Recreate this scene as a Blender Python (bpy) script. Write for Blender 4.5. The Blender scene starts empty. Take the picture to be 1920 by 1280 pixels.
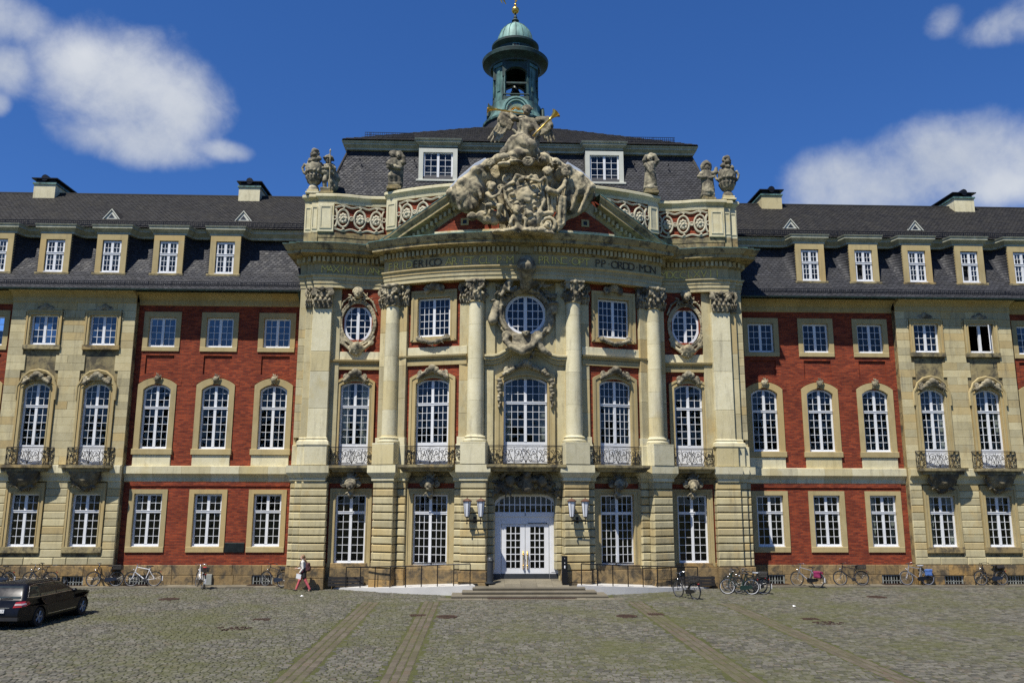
import bpy, math, random
import numpy as np
from mathutils import Vector, Matrix
from mathutils.geometry import tessellate_polygon

RNG = random.Random(7)
rad = math.radians
sc = bpy.context.scene
COL = sc.collection

# ------------------------------------------------------------------ camera
FPX = 1540.0
PIT, YAW, ROL = rad(10.6516), rad(2.0521), rad(0.1415)
CAM = np.array([-2.036, -42.8, 4.4])
def cam_axes():
    cp, sp, cy, sy = math.cos(PIT), math.sin(PIT), math.cos(YAW), math.sin(YAW)
    fwd = np.array([sy * cp, cy * cp, sp]); rt = np.array([cy, -sy, 0.0]); up = np.cross(rt, fwd)
    return rt * math.cos(ROL) + up * math.sin(ROL), up * math.cos(ROL) - rt * math.sin(ROL), fwd
RT, UP, FW = cam_axes()
def ray(px, py):
    return FW * FPX + RT * (px - 960) - UP * (py - 640)
def at(px, py, Y):
    d = ray(px, py); t = (Y - CAM[1]) / d[1]
    return CAM + t * d
cd = bpy.data.cameras.new('camera'); co = bpy.data.objects.new('camera', cd); COL.objects.link(co)
cd.sensor_width = 36.0; cd.lens = FPX / 1920 * 36; cd.clip_start = 0.1; cd.clip_end = 3000
co.matrix_world = Matrix(((RT[0], UP[0], -FW[0], CAM[0]), (RT[1], UP[1], -FW[1], CAM[1]), (RT[2], UP[2], -FW[2], CAM[2]), (0, 0, 0, 1)))
sc.camera = co

# ------------------------------------------------------------------ sun, sky, exposure
SUN_DIR = Vector((0.64, 0.80, -1.80)).normalized()          # direction the light travels
sl = bpy.data.lights.new('sun', 'SUN'); so = bpy.data.objects.new('sun', sl); COL.objects.link(so)
sl.energy = 4.6; sl.angle = rad(0.53); sl.color = (1.0, 0.95, 0.86)
so.rotation_euler = (-SUN_DIR).to_track_quat('Z', 'Y').to_euler()
so.location = (-30, -40, 60)
sc.view_settings.view_transform = 'Standard'; sc.view_settings.look = 'None'
sc.view_settings.exposure = 0.52; sc.view_settings.gamma = 1.0
sc.view_settings.use_curve_mapping = False

world = bpy.data.worlds.new('World'); sc.world = world; world.use_nodes = True
def build_sky():
    nt = world.node_tree; nt.nodes.clear()
    N = nt.nodes.new; L = nt.links.new
    out = N('ShaderNodeOutputWorld'); bg = N('ShaderNodeBackground')
    sky = N('ShaderNodeTexSky'); sky.sky_type = 'NISHITA'; sky.sun_disc = False
    s = -SUN_DIR
    sky.sun_elevation = math.asin(s.z); sky.sun_rotation = math.atan2(s.x, s.y)
    sky.altitude = 300; sky.air_density = 1.0; sky.dust_density = 0.0; sky.ozone_density = 3.0
    hs = N('ShaderNodeHueSaturation'); hs.inputs['Saturation'].default_value = 1.2; hs.inputs['Hue'].default_value = 0.495
    hs.inputs['Value'].default_value = 1.12
    L(sky.outputs[0], hs.inputs['Color'])
    gm = N('ShaderNodeGamma'); gm.inputs['Gamma'].default_value = 0.8
    L(hs.outputs[0], gm.inputs['Color'])
    tint = N('ShaderNodeMix'); tint.data_type = 'RGBA'; tint.blend_type = 'MULTIPLY'; tint.inputs[0].default_value = 1.0
    L(gm.outputs[0], tint.inputs[6]); tint.inputs[7].default_value = (0.66, 0.96, 1.66, 1)
    tc = N('ShaderNodeTexCoord')
    def math_(op, a, b=None, c=None):
        n = N('ShaderNodeMath'); n.operation = op
        for i, v in enumerate((a, b, c)):
            if v is None: continue
            if isinstance(v, (int, float)): n.inputs[i].default_value = v
            else: L(v, n.inputs[i])
        return n.outputs[0]
    def dot(vec):
        n = N('ShaderNodeVectorMath'); n.operation = 'DOT_PRODUCT'
        L(tc.outputs['Generated'], n.inputs[0]); n.inputs[1].default_value = vec
        return n.outputs['Value']
    # clouds: soft ellipses of sky directions, broken up by noise
    blobs = [(225, 165, 150, 95), (330, 205, 90, 85), (150, 125, 85, 60), (420, 282, 50, 22), (250, 262, 130, 45), (0, 30, 75, 45),
             (10, 130, 45, 50), (0, 195, 20, 24), (-190, 90, 120, 90), (1640, 355, 170, 60), (1800, 300, 170, 75), (1570, 330, 90, 55), (1980, 300, 170, 60),
             (1900, 330, 150, 50), (1765, 42, 42, 34, 0.62), (1890, 45, 80, 38, 0.5), (1990, 10, 90, 60, 0.4)]
    tot = None
    for (px, py, a, b, *wk) in blobs:
        d0 = ray(px, py); d0 = d0 / np.linalg.norm(d0)
        t1 = np.cross(d0, [0, 0, 1]); t1 /= np.linalg.norm(t1); t2 = np.cross(t1, d0)
        c = dot(tuple(d0)); u = dot(tuple(t1)); v = dot(tuple(t2))
        u = math_('DIVIDE', u, a / FPX); v = math_('DIVIDE', v, b / FPX)
        q = math_('SUBTRACT', 1.0, math_('ADD', math_('POWER', math_('ABSOLUTE', u), 2.0), math_('POWER', math_('ABSOLUTE', v), 2.0)))
        q = math_('MULTIPLY', math_('MAXIMUM', q, -1.5), math_('GREATER_THAN', c, 0.2))
        q = math_('ADD', q, math_('MULTIPLY', math_('LESS_THAN', c, 0.2), -1.5))
        if wk: q = math_('SUBTRACT', q, wk[0])
        tot = q if tot is None else math_('SMOOTH_MAX', tot, q, 0.5)
    def noise(scale, det, rough, dist=0.0):
        n = N('ShaderNodeTexNoise'); n.inputs['Scale'].default_value = scale; n.inputs['Detail'].default_value = det
        n.inputs['Roughness'].default_value = rough; n.inputs['Distortion'].default_value = dist
        L(tc.outputs['Generated'], n.inputs['Vector']); return n.outputs['Fac']
    n1 = noise(9.0, 9.0, 0.62, 0.15); n2 = noise(26.0, 6.0, 0.6, 0.3); n3 = noise(5.0, 4.0, 0.55)
    wisps = math_('MULTIPLY', math_('SUBTRACT', n1, 0.5), 2.0)
    fine = math_('MULTIPLY', math_('SUBTRACT', n2, 0.5), 1.0)
    dens = math_('ADD', math_('ADD', tot, wisps), fine)
    mr = N('ShaderNodeMapRange'); mr.interpolation_type = 'SMOOTHSTEP'
    L(dens, mr.inputs['Value']); mr.inputs['From Min'].default_value = -0.35; mr.inputs['From Max'].default_value = 1.35
    mr.inputs['To Max'].default_value = 0.9
    ramp = N('ShaderNodeValToRGB'); L(math_('ADD', math_('MULTIPLY', n3, 0.8), math_('MULTIPLY', n1, 0.25)), ramp.inputs[0])
    ramp.color_ramp.elements[0].position = 0.3; ramp.color_ramp.elements[0].color = (4.7, 5.4, 6.6, 1)
    ramp.color_ramp.elements[1].position = 0.75; ramp.color_ramp.elements[1].color = (9.0, 9.3, 9.6, 1)
    mix = N('ShaderNodeMix'); mix.data_type = 'RGBA'
    L(mr.outputs[0], mix.inputs[0]); L(tint.outputs[2], mix.inputs[6]); L(ramp.outputs[0], mix.inputs[7])
    L(mix.outputs[2], bg.inputs['Color']); bg.inputs['Strength'].default_value = 0.06
    L(bg.outputs[0], out.inputs['Surface'])
build_sky()
try:
    sc.cycles.use_adaptive_sampling = True
    sc.cycles.max_bounces = 6; sc.cycles.diffuse_bounces = 3; sc.cycles.glossy_bounces = 3; sc.cycles.transparent_max_bounces = 12
    sc.cycles.use_denoising = False
except Exception:
    pass

# ------------------------------------------------------------------ materials
MATS = {}
class NT:
    """small helper round one material's node tree"""
    def __init__(self, name):
        m = bpy.data.materials.new(name); m.use_nodes = True
        self.m = m; self.nt = m.node_tree; self.nt.nodes.clear()
        self.out = self.nt.nodes.new('ShaderNodeOutputMaterial')
        self.b = self.nt.nodes.new('ShaderNodeBsdfPrincipled')
        self.nt.links.new(self.b.outputs[0], self.out.inputs['Surface'])
        self._geo = None; self._tc = None
    def n(self, t): return self.nt.nodes.new(t)
    def l(self, a, b): self.nt.links.new(a, b)
    def geo(self):
        if not self._geo: self._geo = self.n('ShaderNodeNewGeometry')
        return self._geo
    def pos(self, scale=(1, 1, 1)):
        g = self.geo()
        if scale == (1, 1, 1): return g.outputs['Position']
        mp = self.n('ShaderNodeMapping'); mp.inputs['Scale'].default_value = scale
        self.l(g.outputs['Position'], mp.inputs['Vector']); return mp.outputs[0]
    def objc(self):
        if not self._tc: self._tc = self.n('ShaderNodeTexCoord')
        return self._tc.outputs['Object']
    def noise(self, scale, det=4, rough=0.55, vec=None, dist=0):
        t = self.n('ShaderNodeTexNoise'); t.inputs['Scale'].default_value = scale; t.inputs['Detail'].default_value = det
        t.inputs['Roughness'].default_value = rough; t.inputs['Distortion'].default_value = dist
        self.l(vec if vec is not None else self.pos(), t.inputs['Vector']); return t.outputs['Fac']
    def math(self, op, a, b=None):
        t = self.n('ShaderNodeMath'); t.operation = op
        for i, v in enumerate((a, b)):
            if v is None: continue
            if isinstance(v, (int, float)): t.inputs[i].default_value = v
            else: self.l(v, t.inputs[i])
        return t.outputs[0]
    def rng(self, v, a, b, c=0.0, d=1.0):
        t = self.n('ShaderNodeMapRange'); t.clamp = True; self.l(v, t.inputs[0])
        for i, x in enumerate((a, b, c, d)): t.inputs[i + 1].default_value = x
        return t.outputs[0]
    def mix(self, f, a, b, mode='MIX'):
        t = self.n('ShaderNodeMix'); t.data_type = 'RGBA'; t.blend_type = mode
        for i, v in ((0, f), (6, a), (7, b)):
            if isinstance(v, (int, float)): t.inputs[i].default_value = v
            elif isinstance(v, tuple): t.inputs[i].default_value = (*v, 1) if len(v) == 3 else v
            else: self.l(v, t.inputs[i])
        return t.outputs[2]
    def rnd(self):
        oi = self.n('ShaderNodeObjectInfo')
        return self.math('FRACT', self.math('ADD', self.geo().outputs['Random Per Island'], oi.outputs['Random']))
    def bump(self, h, strength, dist=0.02):
        t = self.n('ShaderNodeBump'); t.inputs['Strength'].default_value = strength; t.inputs['Distance'].default_value = dist
        self.l(h, t.inputs['Height']); self.l(t.outputs[0], self.b.inputs['Normal'])
    def set(self, **k):
        for kk, v in k.items():
            i = self.b.inputs[kk.replace('_', ' ')]
            if isinstance(v, (int, float)): i.default_value = v
            elif isinstance(v, tuple): i.default_value = (*v, 1) if len(v) == 3 else v
            else: self.l(v, i)
    def done(self, key):
        MATS[key] = self.m; return self.m

def plain(key, name, col, rough=0.6, metal=0.0, var=0.12, scale=3.0, bump=0.0, coat=0.0, spec=0.5):
    t = NT(name)
    f = t.noise(scale, 5)
    dark = tuple(c * (1 - var) for c in col); lite = tuple(min(1, c * (1 + var)) for c in col)
    t.set(Base_Color=t.mix(t.rng(f, 0.3, 0.7), dark, lite), Metallic=metal, Roughness=t.rng(t.noise(scale * 2.3, 3), 0.3, 0.7, max(0.02, rough - 0.06), min(1, rough + 0.06)))
    t.b.inputs['Specular IOR Level'].default_value = spec
    if coat: t.b.inputs['Coat Weight'].default_value = coat; t.b.inputs['Coat Roughness'].default_value = 0.03
    if bump: t.bump(t.noise(scale * 6, 4), bump)
    return t.done(key)

def stone(key, name, c1, c2, ochre=None, stain=(0.13, 0.115, 0.085), stain_amt=0.45, crust=0.0, blockvar=0.22, rough=0.85, grain=0.35):
    t = NT(name)
    big = t.noise(0.55, 5, 0.6); mid = t.noise(2.6, 6, 0.62)
    col = t.mix(t.rng(t.math('ADD', t.math('MULTIPLY', big, 0.55), t.math('MULTIPLY', mid, 0.45)), 0.34, 0.66), c1, c2)
    r = t.rnd()
    col = t.mix(1.0, col, t.mix(t.rng(r, 0, 1), (1 - blockvar,) * 3, (1 + blockvar * 0.55, 1 + blockvar * 0.5, 1 + blockvar * 0.35)), 'MULTIPLY')
    if ochre:
        col = t.mix(t.math('MULTIPLY', t.rng(t.math('FRACT', t.math('MULTIPLY', r, 7.31)), 0.72, 0.95), 0.55), col, ochre)
        col = t.mix(t.math('MULTIPLY', t.rng(t.noise(0.9, 4, 0.6, t.pos((1, 1, 0.7))), 0.58, 0.72), 0.45), col, ochre)
    st = t.noise(1.0, 8, 0.72, t.pos((3.6, 3.6, 0.5)))
    col = t.mix(t.math('MULTIPLY', t.rng(st, 0.52, 0.74), stain_amt), col, stain)
    sp = t.noise(11.0, 4, 0.7)
    col = t.mix(t.math('MULTIPLY', t.rng(sp, 0.6, 0.78), 0.28), col, stain)
    if crust:
        cr = t.noise(1.7, 8, 0.72, None, 0.4)
        col = t.mix(t.math('MULTIPLY', t.rng(cr, 0.5 - crust * 0.18, 0.62 - crust * 0.1), 0.86), col, (0.055, 0.05, 0.04))
    t.set(Base_Color=col, Roughness=rough); t.b.inputs['Specular IOR Level'].default_value = 0.25
    t.bump(t.math('ADD', t.noise(9, 6, 0.7), t.math('MULTIPLY', t.noise(42, 3, 0.6), 0.5)), grain, 0.02)
    return t.done(key)

stone('sand', 'sandstone', (0.42, 0.36, 0.20), (0.56, 0.50, 0.31), ochre=(0.45, 0.31, 0.11), blockvar=0.24, stain_amt=0.6)
stone('sandpale', 'pale sandstone', (0.55, 0.50, 0.315), (0.69, 0.645, 0.455), ochre=(0.47, 0.37, 0.15), stain_amt=0.5, blockvar=0.17)
stone('sandold', 'weathered sandstone', (0.24, 0.195, 0.095), (0.37, 0.31, 0.165), ochre=(0.33, 0.21, 0.07), stain_amt=0.85, crust=0.25)
stone('trim', 'dressed sandstone trim', (0.375, 0.295, 0.14), (0.47, 0.385, 0.20), ochre=(0.45, 0.31, 0.12), stain_amt=0.4, blockvar=0.1, grain=0.2)
stone('plinth', 'brown base sandstone', (0.24, 0.165, 0.075), (0.37, 0.265, 0.13), ochre=(0.38, 0.22, 0.06), stain=(0.08, 0.06, 0.04), stain_amt=0.75, crust=0.22, blockvar=0.3, grain=0.7)
stone('carve', 'carved weathered stone', (0.30, 0.255, 0.155), (0.45, 0.40, 0.275), stain_amt=0.6, crust=0.5, blockvar=0.0)
stone('carvelight', 'carved pale stone', (0.36, 0.30, 0.175), (0.50, 0.44, 0.29), stain_amt=0.55, crust=0.2, blockvar=0.0)
stone('soot', 'sooty weathered statue stone', (0.34, 0.30, 0.19), (0.54, 0.49, 0.35), stain_amt=0.7, crust=0.8, blockvar=0.0)
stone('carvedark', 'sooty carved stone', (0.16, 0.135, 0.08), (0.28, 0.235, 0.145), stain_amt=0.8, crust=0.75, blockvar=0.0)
plain('leaf', 'tree foliage', (0.045, 0.075, 0.02), 0.8, var=0.5, scale=0.4)
stone('steps', 'grey step sandstone', (0.12, 0.105, 0.075), (0.18, 0.16, 0.12), stain_amt=0.5, blockvar=0.15)
stone('slab', 'pavement slab', (0.13, 0.115, 0.085), (0.20, 0.18, 0.135), stain_amt=0.5, blockvar=0.25)
stone('cornice', 'grimy cornice sandstone', (0.33, 0.27, 0.135), (0.46, 0.385, 0.205), ochre=(0.38, 0.26, 0.09), stain_amt=0.75, crust=0.02, blockvar=0.15)
stone('lattice', 'pale carved lattice stone', (0.44, 0.40, 0.28), (0.54, 0.50, 0.37), stain_amt=0.35, blockvar=0.0)
stone('frieze', 'grey frieze stone', (0.38, 0.31, 0.16), (0.47, 0.39, 0.21), stain_amt=0.4, blockvar=0.12)

def brick(key='brick'):
    t = NT('red brick')
    cx = t.n('ShaderNodeCombineXYZ'); sx = t.n('ShaderNodeSeparateXYZ'); t.l(t.objc(), sx.inputs[0])
    t.l(sx.outputs['X'], cx.inputs['X']); t.l(sx.outputs['Z'], cx.inputs['Y'])
    b = t.n('ShaderNodeTexBrick'); t.l(cx.outputs[0], b.inputs['Vector'])
    b.inputs['Scale'].default_value = 1.0; b.inputs['Brick Width'].default_value = 0.25; b.inputs['Row Height'].default_value = 0.077
    b.inputs['Mortar Size'].default_value = 0.008; b.inputs['Bias'].default_value = -0.1; b.inputs['Mortar Smooth'].default_value = 0.3
    b.inputs['Color1'].default_value = (0.33, 0.064, 0.024, 1); b.inputs['Color2'].default_value = (0.135, 0.021, 0.013, 1)
    b.inputs['Mortar'].default_value = (0.15, 0.075, 0.05, 1)
    col = t.mix(1.0, b.outputs['Color'], t.mix(t.rng(t.noise(0.7, 5, 0.6), 0.3, 0.7), (0.72, 0.72, 0.72), (1.2, 1.15, 1.1)), 'MULTIPLY')
    col = t.mix(t.math('MULTIPLY', t.rng(t.noise(3.5, 5, 0.7, t.pos((0.6, 1, 2.6))), 0.48, 0.68), 0.7), col, (0.07, 0.017, 0.015))
    col = t.mix(t.math('MULTIPLY', t.rng(t.noise(3.0, 5, 0.75, t.pos((0.7, 1, 6.0))), 0.54, 0.68), 0.5), col, (0.36, 0.085, 0.032))
    t.set(Base_Color=col, Roughness=0.9); t.b.inputs['Specular IOR Level'].default_value = 0.2
    t.bump(t.math('ADD', t.math('MULTIPLY', b.outputs['Fac'], -1.0), t.math('MULTIPLY', t.noise(30, 3), 0.4)), 0.6, 0.012)
    return t.done(key)
brick()

def glass(key='glass', ior=1.5):
    t = NT('window glass')
    fr = t.n('ShaderNodeFresnel'); fr.inputs['IOR'].default_value = ior
    tr = t.n('ShaderNodeBsdfTransparent'); tr.inputs['Color'].default_value = (0.62, 0.68, 0.68, 1)
    gl = t.n('ShaderNodeBsdfGlossy'); gl.inputs['Roughness'].default_value = 0.015; gl.inputs['Color'].default_value = (0.95, 0.97, 1, 1)
    bp = t.n('ShaderNodeBump'); bp.inputs['Strength'].default_value = 0.05; bp.inputs['Distance'].default_value = 0.05
    t.l(t.noise(1.8, 2), bp.inputs['Height']); t.l(bp.outputs[0], gl.inputs['Normal']); t.l(bp.outputs[0], fr.inputs['Normal'])
    mx = t.n('ShaderNodeMixShader'); t.l(fr.outputs[0], mx.inputs[0]); t.l(tr.outputs[0], mx.inputs[1]); t.l(gl.outputs[0], mx.inputs[2])
    t.l(mx.outputs[0], t.out.inputs['Surface'])
    return t.done(key)
glass(); glass('glassreflect', 1.95)  # same glass, reflection strengthened so the left upper panes mirror more sky

def slate(key, c1, c2, moss, rough):
    t = NT('roof slate')
    r = t.rnd()
    col = t.mix(r, c1, c2)
    col = t.mix(t.math('MULTIPLY', t.rng(t.noise(1.4, 6, 0.65), 0.5, 0.7), moss), col, (0.05, 0.045, 0.032))
    col = t.mix(t.math('MULTIPLY', t.rng(t.noise(7, 4, 0.7), 0.62, 0.72), 0.2), col, (0.11, 0.105, 0.09))
    t.set(Base_Color=col, Roughness=t.rng(t.math('FRACT', t.math('MULTIPLY', r, 5.7)), 0, 1, rough - 0.1, rough + 0.12))
    t.b.inputs['Specular IOR Level'].default_value = 0.3
    t.bump(t.noise(14, 4), 0.25, 0.015)
    return t.done(key)
slate('slate', (0.022, 0.023, 0.027), (0.043, 0.044, 0.050), 0.25, 0.7)
slate('slateold', (0.017, 0.016, 0.015), (0.034, 0.032, 0.029), 0.45, 0.72)

def copper(key, c1, c2, dark):
    t = NT('copper patina')
    st = t.noise(1.0, 6, 0.7, t.pos((3, 3, 0.7)))
    col = t.mix(t.rng(t.noise(2.2, 5), 0.35, 0.65), c1, c2)
    col = t.mix(t.rng(st, 0.42, 0.66, 0, dark), col, (0.018, 0.026, 0.022))
    t.set(Base_Color=col, Roughness=0.62, Metallic=0.1); t.bump(t.noise(8, 4), 0.2)
    return t.done(key)
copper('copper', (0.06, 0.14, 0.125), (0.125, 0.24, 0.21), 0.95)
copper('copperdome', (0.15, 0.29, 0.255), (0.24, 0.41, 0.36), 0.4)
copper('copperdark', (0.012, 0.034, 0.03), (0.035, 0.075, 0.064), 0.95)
copper('cornicegreen', (0.37, 0.37, 0.26), (0.48, 0.475, 0.35), 0.3)

plain('white', 'white window paint', (0.70, 0.71, 0.71), 0.45, var=0.06, scale=2)
plain('whiteshade', 'cream grey paint', (0.54, 0.545, 0.46), 0.5, var=0.08, scale=2)
plain('iron', 'wrought iron', (0.012, 0.012, 0.013), 0.5, 0.3, var=0.3)
plain('gold', 'gilding', (0.72, 0.46, 0.11), 0.28, 0.9, var=0.25, scale=5)
plain('goldflat', 'gilded letter', (0.80, 0.58, 0.12), 0.45, 0.3, var=0.2, scale=6)
plain('letterdark', 'worn letter', (0.055, 0.045, 0.03), 0.8, var=0.3)
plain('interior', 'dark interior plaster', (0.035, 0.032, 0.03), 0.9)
plain('curtain', 'curtain cloth', (0.52, 0.50, 0.44), 0.9, var=0.1, scale=4)
plain('concrete', 'pale concrete', (0.50, 0.49, 0.46), 0.85, var=0.07, scale=1.5, bump=0.1)
plain('black', 'black steel', (0.012, 0.012, 0.013), 0.4, 0.4)
plain('anthracite', 'anthracite metal', (0.045, 0.05, 0.055), 0.45, 0.4)
plain('bronze', 'dark bronze', (0.02, 0.026, 0.024), 0.45, 0.6, var=0.3)
plain('lead', 'lead sheet', (0.42, 0.46, 0.50), 0.45, 0.3)
plain('tyre', 'rubber', (0.012, 0.012, 0.012), 0.8)
plain('chrome', 'bright steel', (0.62, 0.62, 0.62), 0.22, 0.95, var=0.08)
plain('rimsteel', 'dull wheel rim', (0.20, 0.20, 0.20), 0.4, 0.5)
plain('bikeblack', 'black bicycle paint', (0.012, 0.012, 0.014), 0.3, coat=0.5)
plain('bikewhite', 'white bicycle paint', (0.72, 0.72, 0.72), 0.3, coat=0.5)
plain('bikegrey', 'silver bicycle paint', (0.40, 0.41, 0.43), 0.3, 0.5)
plain('bikegreen', 'dark green bicycle paint', (0.012, 0.035, 0.03), 0.3, coat=0.5)
plain('leather', 'black saddle', (0.02, 0.018, 0.017), 0.55)
plain('saddlegrey', 'grey saddle', (0.36, 0.38, 0.42), 0.6)
plain('bluebag', 'blue bag cloth', (0.06, 0.13, 0.34), 0.8)
plain('magenta', 'magenta bag cloth', (0.20, 0.012, 0.07), 0.8)
plain('basket', 'wire basket', (0.03, 0.028, 0.026), 0.7)
plain('redlens', 'red lens', (0.42, 0.015, 0.02), 0.2, coat=0.6)
plain('whitelens', 'clear lens', (0.62, 0.5, 0.5), 0.15, coat=0.6)
plain('carpaint', 'dark car paint', (0.005, 0.0055, 0.008), 0.3, 0.0, var=0.05, coat=0.0, spec=0.28)
plain('carglass', 'tinted glass', (0.03, 0.04, 0.036), 0.05, 0.0, coat=0.0, spec=0.7)
plain('carplastic', 'black plastic', (0.015, 0.015, 0.016), 0.6)
plain('alloy', 'alloy wheel', (0.36, 0.36, 0.36), 0.4, 0.25)
plain('plate', 'number plate', (0.78, 0.78, 0.76), 0.4, var=0.03)
plain('skin', 'skin', (0.47, 0.28, 0.20), 0.6, var=0.08)
plain('hair', 'light brown hair', (0.21, 0.12, 0.055), 0.55, var=0.25, scale=20)
plain('blouse', 'pale grey blouse', (0.62, 0.60, 0.54), 0.85, var=0.08, scale=8)
plain('trousers', 'coral trousers', (0.52, 0.10, 0.115), 0.85, var=0.12, scale=8)
plain('jacket', 'dark jacket cloth', (0.018, 0.016, 0.016), 0.9)
plain('backpack', 'brown red backpack', (0.065, 0.018, 0.02), 0.75, var=0.2)
plain('shoe', 'dark shoe', (0.03, 0.02, 0.016), 0.6)
plain('paper', 'white paper', (0.80, 0.80, 0.79), 0.7, var=0.02)
plain('lampglass', 'frosted lamp glass', (0.70, 0.72, 0.75), 0.35, var=0.04, coat=0.3)
plain('cap', 'rusty lamp cap', (0.10, 0.045, 0.025), 0.7, var=0.3)
plain('rust', 'rusty cast iron', (0.05, 0.028, 0.018), 0.8, 0.2, var=0.4, scale=9)
plain('utility', 'grey utility box', (0.26, 0.27, 0.24), 0.6)

def sett_mat(key, name, c1, c2, moss_amt, warm):
    t = NT(name)
    r = t.rnd()
    col = t.mix(r, c1, c2)
    col = t.mix(t.math('MULTIPLY', t.rng(t.math('FRACT', t.math('MULTIPLY', r, 9.7)), 0.8, 1.0), 0.5), col, warm)
    patch = t.noise(0.22, 6, 0.66); fine = t.noise(2.4, 5, 0.7)
    f = t.math('MULTIPLY', t.rng(t.math('ADD', t.math('MULTIPLY', patch, 0.62), t.math('MULTIPLY', fine, 0.38)), 0.46, 0.6), moss_amt)
    col = t.mix(f, col, (0.075, 0.078, 0.026))
    t.set(Base_Color=col, Roughness=0.78); t.b.inputs['Specular IOR Level'].default_value = 0.3
    t.bump(t.noise(24, 5, 0.65), 0.5, 0.015)
    return t.done(key)
sett_mat('sett', 'cobble stone', (0.052, 0.05, 0.04), (0.142, 0.134, 0.108), 0.8, (0.125, 0.095, 0.065))
sett_mat('settred', 'reddish paving stone', (0.08, 0.067, 0.047), (0.118, 0.10, 0.074), 0.6, (0.115, 0.078, 0.052))
sett_mat('moss', 'mossy joint soil', (0.055, 0.06, 0.018), (0.085, 0.085, 0.028), 0.9, (0.06, 0.05, 0.03))

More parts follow.
